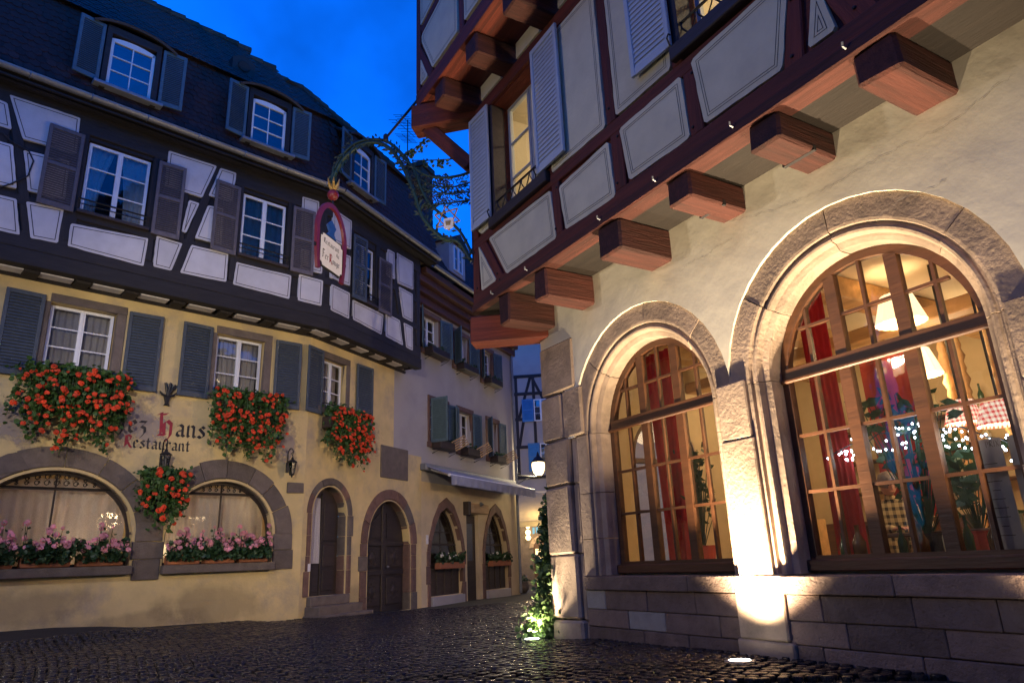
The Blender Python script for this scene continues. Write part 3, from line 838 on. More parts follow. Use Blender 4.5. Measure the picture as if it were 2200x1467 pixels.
# ------------------------------------------------------------------ generic arched joinery
def arch_window(parent, fr, c, hw, z0, fn, y, vb, hb, vheavy=(), hheavy=(), fw=0.07, bw=0.022, hv=0.10, depth=0.06, fm=None, gm=None, name='arched_window', foot=0.0):
    """frame following the arch z=fn(u), heavy mullions/transoms, thin bars; every light is its own pane"""
    m = MB(); n = 28
    uu = [c - hw + 2 * hw * (0.5 - 0.5 * math.cos(math.pi * i / n)) for i in range(n + 1)]
    inner = lambda u: fn(c + (u - c) * hw / (hw - fw)) - fw * (0.75 + .25 * (1 - abs(u - c) / hw))
    iu = [c + (u - c) * (hw - fw) / hw for u in uu]
    outp = [(u, fn(u)) for u in uu]; inp = [(a, max(z0 + fw, fn(u) - fw * (.7 + .3 * (1 - (abs(u - c) / hw) ** 2)))) for a, u in zip(iu, uu)]
    inp[0] = (inp[0][0], fn(uu[0])); inp[-1] = (inp[-1][0], fn(uu[-1]))
    for i in range(n):
        a, b, q, p = outp[i], outp[i + 1], inp[i + 1], inp[i]
        m.prism([p, q, b, a], y, y + depth)
    m.box(c - hw, c - hw + fw, y, y + depth, z0, fn(c - hw)); m.box(c + hw - fw, c + hw, y, y + depth, z0, fn(c + hw))
    m.box(c - hw + fw, c + hw - fw, y, y + depth, z0, z0 + fw + foot)
    itop = lambda u: _interp(inp, u)
    vs = sorted([(v, bw) for v in vb] + [(v, hv) for v in vheavy]); hs = sorted([(h, bw) for h in hb] + [(h, hv) for h in hheavy])
    for h, w_ in hheavy and [(h, hv) for h in hheavy]:
        dx = 0.012
        m.box(c - hw + fw * .5, c + hw - fw * .5, y - dx, y + depth, h - w_ / 2, h + w_ / 2)
    for v, w_ in vs:
        t = itop(v) + .01; yy = 0 if w_ == hv else .012
        segs = [(z0 + fw + foot, t)]
        for h in hheavy:
            segs = [s for a, b in segs for s in ((a, min(b, h - hv / 2)), (max(a, h + hv / 2), b)) if s[1] - s[0] > .01]
        for a, b in segs: m.box(v - w_ / 2, v + w_ / 2, y + yy, y + depth - yy, a, b)
    edges_u = [c - hw + fw] + [v for v, _ in vs] + [c + hw - fw]; wu = [0] + [w_ / 2 for _, w_ in vs] + [0]
    edges_z = [z0 + fw + foot] + [h for h, _ in hs] + [99]; wz = [0] + [w_ / 2 for _, w_ in hs] + [0]
    panes = []
    for i in range(len(edges_u) - 1):
        a, b = edges_u[i] + wu[i], edges_u[i + 1] - wu[i + 1]
        for j in range(len(edges_z) - 1):
            lo, hi = edges_z[j] + wz[j], edges_z[j + 1] - wz[j + 1]
            k = 6; us = [a + (b - a) * q / k for q in range(k + 1)]
            tp = [min(hi, itop(u)) for u in us]
            good = [q for q in range(k + 1) if tp[q] > lo + .004]
            if len(good) < 2: continue
            pts = [(us[good[0]], lo), (us[good[-1]], lo)] + [(us[q], tp[q]) for q in reversed(good)]
            panes.append(pts)
            if j + 1 < len(edges_z) - 1 and hs[j][1] == bw and min(tp) > edges_z[j + 1] - .03:
                m.box(a, b, y + .014, y + depth - .014, edges_z[j + 1] - bw / 2, edges_z[j + 1] + bw / 2)
            elif j + 1 < len(edges_z) - 1 and hs[j][1] == bw and max(tp) > edges_z[j + 1] - .03:
                ok = [us[q] for q in good if itop(us[q]) > edges_z[j + 1]]
                if len(ok) > 1: m.box(min(ok), max(ok), y + .014, y + depth - .014, edges_z[j + 1] - bw / 2, edges_z[j + 1] + bw / 2)
    w = m.obj(name, fm, parent, fr.M)
    for pts in panes:
        x0, q0 = pts[0]
        me = MB().add([(u - x0, 0, z - q0) for u, z in pts], [tuple(range(len(pts)))]).mesh('pane')
        tw = Matrix.Rotation(R.uniform(-.010, .010), 4, 'Z') @ Matrix.Rotation(R.uniform(-.010, .010), 4, 'X')
        link('pane', me, gm or m_glass, w, fr.M @ Matrix.Translation((x0, y + depth * .5, q0)) @ tw)
    return w
def _interp(pts, u):
    for (a, za), (b, zb) in zip(pts, pts[1:]):
        if a <= u <= b: return za + (zb - za) * (u - a) / max(1e-9, b - a)
    return pts[0][1] if u < pts[0][0] else pts[-1][1]
def sweep_arch(parent, fr, c, zs, prof, cuts, matl, kx=1.0, kz=1.0, name='voussoir', nseg=6, gap=0.004, jit=0.006):
    """arch stones: profile of (r, y) points swept between the cut angles (degrees); kx,kz stretch to an ellipse"""
    for a0, a1 in zip(cuts, cuts[1:]):
        m = MB(); A0, A1_ = rad(a0) + gap, rad(a1) - gap; np_ = len(prof)
        dr, dy = R.uniform(-jit, jit), R.uniform(-jit, jit)
        for i in range(nseg + 1):
            a = A0 + (A1_ - A0) * i / nseg
            for r, y in prof:
                m.v.append((c + (r + dr) * kx * math.cos(a), y + dy, zs + (r + dr) * kz * math.sin(a)))
        for i in range(nseg):
            for k in range(np_ - 1):
                b = i * np_ + k
                m.f.append((b, b + 1, b + np_ + 1, b + np_))
        m.f.append(tuple(range(np_))); m.f.append(tuple(nseg * np_ + k for k in range(np_ - 1, -1, -1)))
        m.obj(name, matl, parent, fr.M)
def jamb_stones(parent, fr, c, side, prof, zcuts, matl, name='jamb_stone', gap=0.004, jit=0.006):
    for z0, z1 in zip(zcuts, zcuts[1:]):
        m = MB(); n = len(prof); dr, dy = R.uniform(-jit, jit), R.uniform(-jit, jit)
        for z in (z0 + gap, z1 - gap):
            for r, y in prof: m.v.append((c + side * (r + dr), y + dy, z))
        for k in range(n - 1): m.f.append((k, k + 1, n + k + 1, n + k))
        m.f.append(tuple(range(n))); m.f.append(tuple(range(2 * n - 1, n - 1, -1)))
        m.obj(name, matl, parent, fr.M)

# ------------------------------------------------------------------ yellow restaurant house
HY = thing('restaurant_house', 'yellow restaurant house with dark half-timbered upper floor and tiled mansard roof', 'house', A1.w(0, .3, 0))
OV = 0.55
ell = lambda c, hw, zs, rise: (lambda u: zs + rise * math.sqrt(max(0.0, 1 - ((u - c) / hw) ** 2)))
LW = [(-4.77, 1.32, 1.75, 1.12, 1.20), (-1.78, 1.10, 1.75, 1.06, 1.18)]
FW1 = [(-5.33, -4.19, 4.70, 5.97), (-2.22, -1.13, 4.66, 5.97)]
FW2 = [(.42, 1.37, 4.70, 5.92)]
D1 = (.945, .625, 2.20, .64, .42)      # centre, half width, spring, rise, threshold
D2 = (3.43, .98, 1.55, 1.10, -.12)
m = MB()
holes = list(FW1) + [(c - hw, c + hw, zb, zs + rise) for c, hw, zs, rise, zb in LW]
wall_holes(m, -14.0, 0, -.6, 6.56, holes, 0, .24)
for c, hw, zs, rise, zb in LW: spandrel(m, ell(c, hw, zs, rise), c - hw, c + hw, zs + rise, 0, .24)
m.obj('wall', m_yellow, HY, A1.M)
m = MB()
holes = list(FW2) + [(c - hw, c + hw, zb, zs + rise) for c, hw, zs, rise, zb in (D1, D2)]
hl_, hr_ = (D2[0] - D2[1], 3.55, D2[4], D2[2] + D2[3]), (3.55, D2[0] + D2[1], D2[4], D2[2] + D2[3])
wall_holes(m, 0, 3.55, -.6, 6.56, [h for h in holes if h[1] < 2] + [hl_], 0, .24, (hl_,))
wall_holes(m, 3.55, 5.0, -.6, 4.0, [hr_], 0, .24, (hr_,))
for c, hw, zs, rise, zb in (D1, D2): spandrel(m, ell(c, hw, zs, rise), c - hw, c + hw, zs + rise, 0, .24)
m.obj('wall', m_yellow, HY, A2.M)
# dark rooms behind the panes
def room(parent, fr, u0, u1, y0, y1, z0, z1, matl, name='room_shell'):
    m = MB()
    v = [(u0, y0, z0), (u1, y0, z0), (u1, y1, z0), (u0, y1, z0), (u0, y0, z1), (u1, y0, z1), (u1, y1, z1), (u0, y1, z1)]
    m.add(v, [(0, 1, 2, 3), (4, 7, 6, 5), (1, 5, 6, 2), (2, 6, 7, 3), (3, 7, 4, 0)])
    return link(name, m.mesh(name), matl, parent, fr.M)
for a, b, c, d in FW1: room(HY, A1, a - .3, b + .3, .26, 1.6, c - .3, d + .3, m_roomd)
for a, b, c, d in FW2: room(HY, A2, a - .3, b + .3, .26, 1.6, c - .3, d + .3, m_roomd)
# first floor windows, stone surrounds, shutters
for fr, lst, sh in ((A1, FW1, ((-6.05, -5.43, -4.0, -3.36), (-2.96, -2.33, -.90, -.27))), (A2, FW2, ((-.17, .43, 1.76, 2.42),))):
    for (a, b, c, d), (s0, s1, s2, s3) in zip(lst, sh):
        window(HY, fr, a + .03, b - .03, c + .03, d - .02, .13)
        st = MB
        st().cbox(a - .02, b + .16, -.02, .12, d, d + .17, .01, .004).obj('lintel_stone', m_gstone, HY, fr.M)
        st().cbox(b, b + .16, -.02, .12, c - .1, d, .01, .004).obj('jamb_stone', m_gstone, HY, fr.M)
        st().cbox(a - .12, a, -.02, .12, c - .1, d, .01, .004).obj('jamb_stone', m_gstone, HY, fr.M)
        st().cbox(a - .14, b + .18, -.07, .2, c - .16, c, .012, .004).obj('sill_stone', m_gstone, HY, fr.M)
        shutter(HY, fr, s0, s1, 4.48, 6.06, .03, m_shut_d, 24, False, hinge='r', angle=.06)
        shutter(HY, fr, s2, s3, 4.48, 6.06, .03, m_shut_d, 24, False, hinge='l', angle=-.06)
        # iron guard rail with scrolls under the flowers
        g = MB(); g.tube([(a - .02, -.14, c + .06), (b + .05, -.14, c + .06)], .018, 5)
        k = 7
        for i in range(k):
            x = a + (b - a) * (i + .5) / k
            g.tube([(x + .07 * math.cos(t * 1.05) * (1 - t * .1), -.14, c - .08 + .09 * math.sin(t * 1.05) * (1 - t * .1)) for t in range(8)], .008, 4)
        for x in (a, b): g.tube([(x, -.14, c + .06), (x, 0, c + .06)], .012, 4)
        g.obj('guard_rail', m_iron, HY, fr.M)
# ground floor arches: stones, sills, glazing
for wi, (c, hw, zs, rise, zb) in enumerate(LW):
    prof = [(hw + .40, .06), (hw + .40, -.025), (hw + .06, -.025), (hw + .03, .03), (hw - .01, .06), (hw - .02, .22)]
    kz = (rise + .42) / (hw + .40)
    cuts = [0, 24, 46, 66, 90, 112, 134, 156, 180] if wi else [0, 20, 42, 64, 88, 114, 138, 160, 180]
    # ellipse ring: scale radii so inner edge follows the opening
    for a0, a1 in zip(cuts, cuts[1:]):
        mm_ = MB(); n = 6; dy = R.uniform(-.008, .008); ex = R.uniform(-.03, .03)
        for i in range(n + 1):
            a = rad(a0) + .006 + (rad(a1 - a0) - .012) * i / n
            for t, y in ((.42 + ex, .06), (.42 + ex, -.03), (.07, -.03), (.03, .03), (-.012, .06), (-.014, .22)):
                mm_.v.append((c + (hw + t) * math.cos(a), y + dy, zs + (rise + t) * math.sin(a)))
        for i in range(n):
            for k in range(5):
                b = i * 6 + k; mm_.f.append((b, b + 1, b + 7, b + 6))
        mm_.f.append(tuple(range(6))); mm_.f.append(tuple(n * 6 + k for k in range(5, -1, -1)))
        mm_.obj('voussoir', m_gstone, HY, A1.M)
    MB().cbox(c - hw - .02, c + hw + .02, -.16, .24, zb - .16, zb, .012, .004).obj('sill_stone', m_gstone, HY, A1.M)
    fn = ell(c, hw, zs, rise)
    arch_window(HY, A1, c, hw - .015, zb, lambda u, fn=fn, c=c, hw=hw: fn(c + (u - c) * hw / (hw - .015)) - .015, .16, (c,), (), (), (2.56,), .05, .03, .05, .05, m_dwood, m_glass)
    # wrought iron lunette screen
    g = MB()
    for k in range(-7, 8):
        x = c + k * hw * .115; t = fn(x) - .05
        if t < 2.66: continue
        for j in range(2):
            zc = 2.60 + (t - 2.60) * (j + .5) / 2; rr = min(.075, (t - 2.6) / 4)
            g.tube([(x + rr * math.cos(q * .9) * (1 - q * .06), .14, zc + rr * math.sin(q * .9) * (1 - q * .06)) for q in range(9)], .009, 4)
    g.tube([(c - hw * .85, .14, 2.57), (c + hw * .85, .14, 2.57)], .014, 4)
    g.obj('lunette_grille', m_iron, HY, A1.M)
    room(HY, A1, c - hw - .15, c + hw + .15, .26, 2.4, .6, 3.1, m_room)
    lab = ('left', 'right')[wi]
    curtain('net_curtain', 'pleated net curtain behind the %s arched ground-floor window of the yellow house' % lab, A1, c - hw + .05, c + hw - .05, .95, zs + rise - .1, .42, m_net, 15, .025, seed=wi)
    sill_z = .62
    lp = thing('table_lamp', 'small lit table lamp glowing behind the %s arched window with pink geraniums' % lab, 'lamp', A1.w(c + (.45 if not wi else -.8), 1.0, .62))
    MB().lathe([(.09, 0), (.09, .02), (.02, .04), (.018, .75), (.05, .76)], 10).obj('lamp_base', m_gold, lp, WM[lp.name])
    MB().lathe([(.15, .74), (.10, .98), (.095, .98), (.14, .74)], 12).obj('lamp_shade', m_candle, lp, WM[lp.name], True)
    point_light('lamp_light', A1.w(c + (.45 if not wi else -.8), .95, 1.75), 7, (1, .72, .42), .1, lp)
for z0, z1, u0, u1 in ((.93, 1.3, -3.40, -2.92), (1.3, 1.62, -3.44, -2.88), (1.62, 1.98, -3.40, -2.92), (1.98, 2.3, -3.36, -2.98)):
    MB().cbox(u0, u1, -.035, .2, z0 + .003, z1 - .003, .012, .006).obj('pier_stone', m_gstone, HY, A1.M)
for z0, z1, u0, u1 in ((1.02, 1.42, -.66, -.20), (1.42, 1.76, -.66, -.24), (2.62, 2.86, -.42, -.02)):
    MB().cbox(u0, u1, -.03, .2, z0 + .003, z1 - .003, .012, .006).obj('jamb_stone', m_gstone, HY, A1.M)
MB().prism([(-5.75, 2.72), (-5.25, 2.86), (-5.44, 3.14), (-5.6, 3.1), (-6.1, 2.78)], -.045, .05).obj('springer_stone', m_gstone, HY, A1.M)
# doors
for (c, hw, zs, rise, zb), w_, cuts, zc in ((D1, .2, [0, 30, 58, 86, 116, 148, 180], [.42, .95, 1.28, 1.72, 2.2]), (D2, .3, [0, 25, 52, 74, 108, 130, 156, 180], [-.25, .3, .9, 1.25, 1.55])):
    for a0, a1 in zip(cuts, cuts[1:]):
        mm_ = MB(); n = 5; dy = R.uniform(-.008, .008); mt = m_rstone if R.random() < .6 else m_gstone
        for i in range(n + 1):
            a = rad(a0) + .006 + (rad(a1 - a0) - .012) * i / n
            for t, y in ((w_, .06), (w_, -.03), (.06, -.03), (0, .03), (-.012, .06), (-.014, .3)):
                mm_.v.append((c + (hw + t) * math.cos(a), y + dy, zs + (rise + t) * math.sin(a)))
        for i in range(n):
            for k in range(5):
                b = i * 6 + k; mm_.f.append((b, b + 1, b + 7, b + 6))
        mm_.f.append(tuple(range(6))); mm_.f.append(tuple(n * 6 + k for k in range(5, -1, -1)))
        mm_.obj('voussoir', mt, HY, A2.M)
    for s in (-1, 1):
        for z0, z1 in zip(zc, zc[1:]):
            ex = w_ + R.choice((-.03, .02, .09))
            prof = [(hw + ex, .06), (hw + ex, -.03), (hw + .06, -.03), (hw, .03), (hw - .012, .06), (hw - .014, .3)]
            jamb_stones(HY, A2, c, s, prof, [z0, z1], m_rstone if R.random() < .55 else m_gstone)
# door 1: half glazed leaf with a lace curtain, dark side leaf, stone steps
c, hw, zs, rise, zb = D1
fn1 = ell(c, hw - .02, zs, rise - .02)
d1 = MB().prism([(c - hw + .02, zb)] + [(c + hw - .02, zb)] + [(c + (hw - .02) * math.cos(a), fn1(c + (hw - .02) * math.cos(a))) for a in [math.pi * i / 14 for i in range(15)]], .25, .30).obj('door', m_dwood, HY, A2.M)
MB().cbox(c - .03, c + .03, .22, .26, zb, zs + .5, .008).obj('door_mullion', m_dwood, d1, A2.M)
for z0, z1 in ((zb + .1, zb + .55), (zb + .62, zb + 1.1), (zb + 1.2, zs + .3)):
    MB().cbox(c + .08, c + hw - .12, .23, .26, z0, z1, .02).obj('door_panel', m_dwood, d1, A2.M)
MB().cbox(c - hw + .1, c - .07, .23, .26, zb + .08, zb + .6, .02).obj('door_panel', m_dwood, d1, A2.M)
MB().add([(c - hw + .08, .245, 1.15), (c - .06, .245, 1.15), (c - .06, .245, 2.5), (c - hw + .08, .245, 2.5)], [(0, 1, 2, 3)]).obj('pane', m_glass, d1, A2.M)
curtain('lace_curtain', 'long white lace curtain in the narrow arched doorway of the yellow house', A2, c - hw + .06, c - .12, 1.12, 2.58, .20, m_net, 5, .03, seed=5)
for k, (z0, z1, o) in enumerate(((.22, .42, .12), (.02, .22, .40), (-.3, .04, .62))):
    MB().cbox(c - hw - .08 - .05 * k, c + hw + .06 + .12 * k, -o, .5 if k == 0 else 0.0, z0, z1, .015, .005).obj('door_step', m_gstone, HY, A2.M)
MB().cbox(.20, .30, -.03, 0, .95, 1.12, .006).obj('bell_plate', m_board, HY, A2.M)
# door 2: tall double door with carved panels
c, hw, zs, rise, zb = D2
fn2 = ell(c, hw - .02, zs, rise - .02)
d2 = MB().prism([(c - hw + .02, zb), (c + hw - .02, zb)] + [(c + (hw - .02) * math.cos(a), fn2(c + (hw - .02) * math.cos(a))) for a in [math.pi * i / 16 for i in range(17)]], .225, .28).obj('double_door', m_dwood, HY, A2.M)
MB().cbox(c - .09, c + .09, .185, .227, zb, 2.55, .02).obj('door_mullion', m_dwood, d2, A2.M)
MB().cbox(c - hw + .03, c + hw - .03, .19, .227, 1.5, 1.62, .02).obj('door_rail', m_dwood, d2, A2.M)
MB().cbox(c - hw + .03, c + hw - .03, .19, .227, .78, .9, .02).obj('door_rail', m_dwood, d2, A2.M)
for s in (-1, 1):
    for z0, z1 in ((.05, .7), (.97, 1.43)):
        x0, x1 = sorted((c + s * .16, c + s * (hw - .14)))
        q = MB().cbox(x0, x1, .20, .227, z0, z1, .018).obj('door_panel', m_dwood, d2, A2.M)
        g = MB(); xc, zc_ = (x0 + x1) / 2, (z0 + z1) / 2
        g.lathe([(.02, -.14), (.10, -.06), (.13, 0), (.10, .06), (.02, .14)], 8, (xc, .20, zc_), 1, .25)
        for t in range(8):
            g.cbox(xc + .17 * math.cos(t * .785) - .03, xc + .17 * math.cos(t * .785) + .03, .18, .202, zc_ + .2 * math.sin(t * .785) - .03, zc_ + .2 * math.sin(t * .785) + .03, .012)
        g.obj('carving', m_dwood, q, A2.M)
    x0, x1 = sorted((c + s * .14, c + s * (hw - .22)))
    MB().prism([(x0, 1.7), (x1, 1.7), (x1, 1.95 if s > 0 else 2.35), (x0, 2.35 if s > 0 else 1.95)], .205, .227).obj('door_panel', m_dwood, d2, A2.M)
MB().lathe([(.03, 0), (.03, .03), (.018, .04), (.018, .06)], 8).obj('door_knob', m_zinc, d2, A2.M @ Matrix.Translation((c + .14, .17, .98)) @ Matrix.Rotation(rad(90), 4, 'X'))
MB().cbox(2.93, 4.25, -.035, .02, 3.24, 4.10, .015).obj('stone_plaque', m_gstone, HY, A2.M)
# painted lettering on the wall
t = MB(); t2 = MB()
h1 = .235; x = -4.46; z = 3.66
lettering(t, 'Ch', -4.25, z, h1, -.004, (.10, .09)); lettering(t, 'ez', -3.76, z, h1, -.004, (.10, .09))
lettering(t2, 'H', -3.24, z - .03, h1 * 1.22, -.004, (.10, .09)); lettering(t, 'ans', -2.88, z, h1, -.004, (.10, .09))
h2 = .147; x = lettering(t2, 'R', -3.80, 3.37, h2, -.004, (.10, .09)); lettering(t, 'estaurant', x, 3.37, h2, -.004, (.10, .09))
tag(t.obj('painted_lettering', m_black, HY, A1.M), None, kind='stuff'); tag(t2.obj('painted_initials', m_redtxt, HY, A1.M), None, kind='stuff')

# ---- overhanging timber floor
def uzs(fr, pts, o): return [fr.uz(x, y, o) for x, y in pts]
BU = OV * math.tan(rad(11.0))
ENDV = 4.05
for fr, u0, u1 in ((A1, -14.0, BU), (A2, -BU, ENDV)):
    s = 1 if fr is A1 else -1
    # soffit and its plaster fields
    m = MB(); m.add([(u0, -.42, 6.50), (u1, -.42, 6.50), (u1, .02, 6.50), (u0, .02, 6.50)], [(0, 1, 2, 3)])
    m.obj('soffit', m_dtimber, HY, fr.M)
    beam(HY, fr, (u0, 6.50), (u1, 6.50), .30, -OV - .05, -OV + .17, m_dtimber, 'sole_beam', .012, .004)
    beam(HY, fr, (u0, 6.83), (u1, 6.83), .33, -OV - .02, -OV + .17, m_dtimber, 'sole_beam', .012, .004)
    MB().box(u0, u1, -.06, -.004, 6.30, 6.37).obj('wall_plate', m_dtimber, HY, fr.M)
for fr, xs in ((A1, ((14, 555), (123, 585), (233, 608), (332, 632), (433, 653), (532, 675), (619, 692))), (A2, ((688, 712), (730, 732), (773, 751), (812, 769), (847, 783)))):
    us = [fr.uz(x, y, .28)[0] for x, y in xs]
    for k, u in enumerate(us):
        MB().cbox(u - .27, u + .27, -.37, -.12, 6.335, 6.375, .006).obj('soffit_panel', m_white, HY, fr.M)
        nx = us[k + 1] if k + 1 < len(us) else u + .85
        if fr is A2 and nx > ENDV + .1: nx = ENDV - .1
        mid = (u + nx) / 2
        MB().cbox(mid - .13, mid + .13, -OV + .16, -.03, 6.31, 6.49, .015, .005).obj('joist', m_dtimber, HY, fr.M)
# window openings of that floor, from the photo
W_UP = []
for fr, q in ((A1, ((193, 300), (330, 345), (172, 440), (315, 490))), (A1, ((530, 415), (622, 445), (515, 540), (620, 570))), (A2, ((775, 505), (812, 541), (772, 632), (810, 650)))):
    p = uzs(fr, q, OV - .09)
    W_UP.append((fr, (p[0][0] + p[2][0]) / 2, (p[1][0] + p[3][0]) / 2, (p[2][1] + p[3][1]) / 2, (p[0][1] + p[1][1]) / 2))
W_UP[0] = (A1, -5.24, -4.05, 7.68, 9.24); W_UP[1] = (A1, -2.13, -1.04, 7.68, 9.24); W_UP[2] = (A2, .78, 1.78, 7.55, 9.15)
for fr, u0, u1 in ((A1, -14.0, BU), (A2, -BU, ENDV)):
    m = MB()
    wall_holes(m, u0, u1, 6.95, 9.85, [(a, b, c, d) for f, a, b, c, d in W_UP if f is fr], -OV + .03, .2)
    m.obj('timber_wall', m_dtimber, HY, fr.M)
m = MB().box(ENDV - .02, ENDV, -OV + .03, .1, 6.4, 9.85); m.obj('end_wall', m_dtimber, HY, A2.M)
PY = -OV - .012
for fr, u0, u1 in ((A1, -14.0, BU + .01), (A2, -BU - .01, ENDV)):
    beam(HY, fr, (u0, 9.55), (u1, 9.55), .46, PY - .004, PY + .12, m_dtimber, 'top_plate', .012, .004)
    hl = sorted([(a, b) for f, a, b, c, d in W_UP if f is fr])
    prev = u0
    for a, b in hl + [(u1, u1)]:
        beam(HY, fr, (prev, 8.42), (a, 8.42), .16, PY + .002, PY + .1, m_dtimber, 'rail', .01, .004); prev = b
    beam(HY, fr, (u0, 7.58), (u1, 7.58), .19, PY - .002, PY + .1, m_dtimber, 'sill_rail', .01, .004)
for fr, a, b, c, d in W_UP:
    for u in (a - .09, b + .09):
        beam(HY, fr, (u, 7.0), (u, 9.34), .18, PY - .006, PY + .11, m_dtimber, 'post', .012, .004)
for fr, u in ((A1, -6.6), (A1, -3.4), (A1, -.12), (A2, .12), (A2, ENDV - .12)):
    beam(HY, fr, (u, 7.0), (u, 9.34), .2, PY - .001, PY + .11, m_dtimber, 'post', .012, .004)
for fr, p, q in ((A1, (470, 356), (377, 592)), (A1, (30, 212), (62, 520)), (A2, (848, 598), (871, 748)), (A1, (150, 440), (132, 525))):
    a, b = fr.uz(*p, OV), fr.uz(*q, OV)
    beam(HY, fr, b, a, .17, PY - .003, PY + .1, m_dtimber, 'brace', .012, .004)
PA1 = [[(-60, 190), (16, 222), (25, 278), (-60, 252)], [(-60, 285), (28, 312), (36, 405), (-60, 382)], [(-60, 405), (36, 428), (42, 505), (-60, 482)],
       [(20, 203), (173, 254), (165, 330), (49, 298)], [(51, 322), (150, 347), (140, 428), (60, 410)], [(57, 433), (137, 449), (124, 522), (66, 511)],
       [(152, 480), (319, 512), (308, 572), (145, 528)], [(337, 506), (392, 523), (368, 582), (329, 572)], [(411, 526), (491, 545), (486, 606), (387, 586)],
       [(508, 563), (626, 592), (622, 642), (501, 611)], [(643, 589), (694, 603), (691, 657), (640, 645)],
       [(363, 324), (466, 357), (435, 424), (355, 400)], [(406, 430), (429, 437), (400, 500), (390, 497)], [(474, 361), (508, 372), (500, 432), (448, 420)],
       [(447, 441), (480, 448), (476, 526), (419, 511)], [(650, 422), (686, 433), (685, 522), (647, 512)], [(648, 534), (694, 547), (692, 588), (646, 576)]]
PA2 = [[(713, 610), (752, 630), (750, 685), (711, 666)], [(759, 644), (824, 676), (820, 719), (759, 686)], [(830, 673), (859, 688), (866, 742), (829, 722)],
       [(868, 693), (887, 703), (887, 753), (873, 746)], [(717, 449), (756, 475), (754, 536), (715, 516)], [(712, 535), (754, 551), (752, 614), (711, 596)],
       [(853, 543), (888, 564), (888, 622), (856, 608)], [(858, 616), (887, 632), (887, 692), (866, 681)], [(833, 535), (848, 543), (849, 600), (832, 590)]]
for fr, L in ((A1, PA1), (A2, PA2)):
    for q in L:
        poly = uzs(fr, q, OV + .03)
        panel(HY, fr, poly, OV + .03, m_white, m_line, (.045,), .014, rnd=.02)
for i, (fr, a, b, c, d) in enumerate(W_UP):
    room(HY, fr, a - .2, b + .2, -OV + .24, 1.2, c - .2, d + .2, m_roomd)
    window(HY, fr, a + .03, b - .03, c + .02, d - .03, -OV + .08, gm=m_glassu if i < 2 else m_glass)
    MB().cbox(a - .05, b + .05, -OV - .10, -OV + .05, c - .07, c, .01).obj('window_sill', m_sill, HY, fr.M)
    g = MB().tube([(a - .05, -OV - .07, c + .22), (b + .05, -OV - .07, c + .22)], .018, 5); g.tube([(a - .05, -OV - .07, c + .12), (b + .05, -OV - .07, c + .12)], .012, 5)
    g.obj('guard_rail', m_iron, HY, fr.M)
for s0, s1, hg in ((-5.93, -5.33, 'r'), (-3.96, -3.42, 'l'), (-2.78, -2.22, 'r'), (-.94, -.38, 'l')):
    shutter(HY, A1, s0, s1, 7.58, 9.25, OV + .035, m_shut_b, 30, True, hinge=hg, angle=.05 if hg == 'r' else -.05)
shutter(HY, A2, .70, 1.22, 7.45, 9.2, OV + .06, m_shut_d, 26, True, hinge='l', angle=-.10)
shutter(HY, A2, 1.86, 2.44, 7.45, 9.0, OV + .035, m_shut_b, 28, True, hinge='l', angle=-.05)
curtain('lace_curtain', 'white lace curtain in the left upper window of the half-timbered floor', A1, -5.18, -4.72, 7.75, 9.2, -OV + .2, m_lace, 4, .025, -.45, seed=21)
curtain('lace_curtain', 'white lace curtain parted to the right in the left upper half-timbered window', A1, -4.6, -4.1, 7.75, 9.2, -OV + .2, m_lace, 4, .025, .3, seed=22)
curtain('lace_curtain', 'thin lace curtain closed across the upper window beside the hanging sign', A1, -2.08, -1.1, 7.75, 9.2, -OV + .2, m_lace, 7, .02, seed=23)
for k, (fr, a, b, lab) in enumerate(((A1, -5.28, -4.24, 'above the leftmost red geraniums'), (A1, -2.17, -1.18, 'above the middle red geraniums'), (A2, .47, 1.32, 'above the right-hand red geraniums'))):
    curtain('net_curtain', 'grey pleated net curtain in the first-floor window ' + lab, fr, a, b, 4.7, 5.95, .30, m_net, 9, .03, seed=30 + k)

# ---- eaves, gutter, mansard
EO = .92
# fascia behind the gutter, rear walls and rear roof closing the house
for fr, u0, u1 in ((A1, -14.0, .2), (A2, -.2, 4.55)):
    MB().box(u0, u1, -EO + .08, -EO + .12, 9.76, 9.98).obj('fascia', m_dtimber, HY, fr.M)
MB().add([(-14, 3.6, -.5), (1.5, 3.6, -.5), (1.5, 3.6, 12), (-14, 3.6, 12)], [(0, 1, 2, 3)]).obj('rear_wall', m_yellow, HY, A1.M)
MB().add([(-14, 3.7, 11.6), (-1.68, 3.7, 11.6), (-1.68, 1.05, 14.28), (-14, 1.05, 14.28), (-.95, 3.7, 11.6), (-.95, .95, 14.0), (-1.68, .95, 14.0), (.7, 3.7, 11.6), (-.15, .85, 13.7), (-.95, .85, 13.7)], [(0, 1, 2, 3), (1, 4, 5, 6), (4, 7, 8, 9)]).obj('rear_roof', m_under, HY, A1.M)
MB().add([(-1.4, 3.6, -.5), (4.6, 3.6, -.5), (4.6, 3.6, 12), (-1.4, 3.6, 12)], [(0, 1, 2, 3)]).obj('rear_wall', m_yellow, HY, A2.M)
MB().add([(-1.4, 3.7, 11.6), (4.6, 3.7, 11.6), (4.6, .85, 13.7), (-.4, .85, 13.7)], [(0, 1, 2, 3)]).obj('rear_roof', m_under, HY, A2.M)
MB().add([(4.6, -.85, 9.9), (4.6, .85, 13.7), (4.6, 3.6, 11.6), (4.6, 3.6, 9.9)], [(0, 1, 2, 3)]).obj('gable', m_yellow, HY, A2.M)
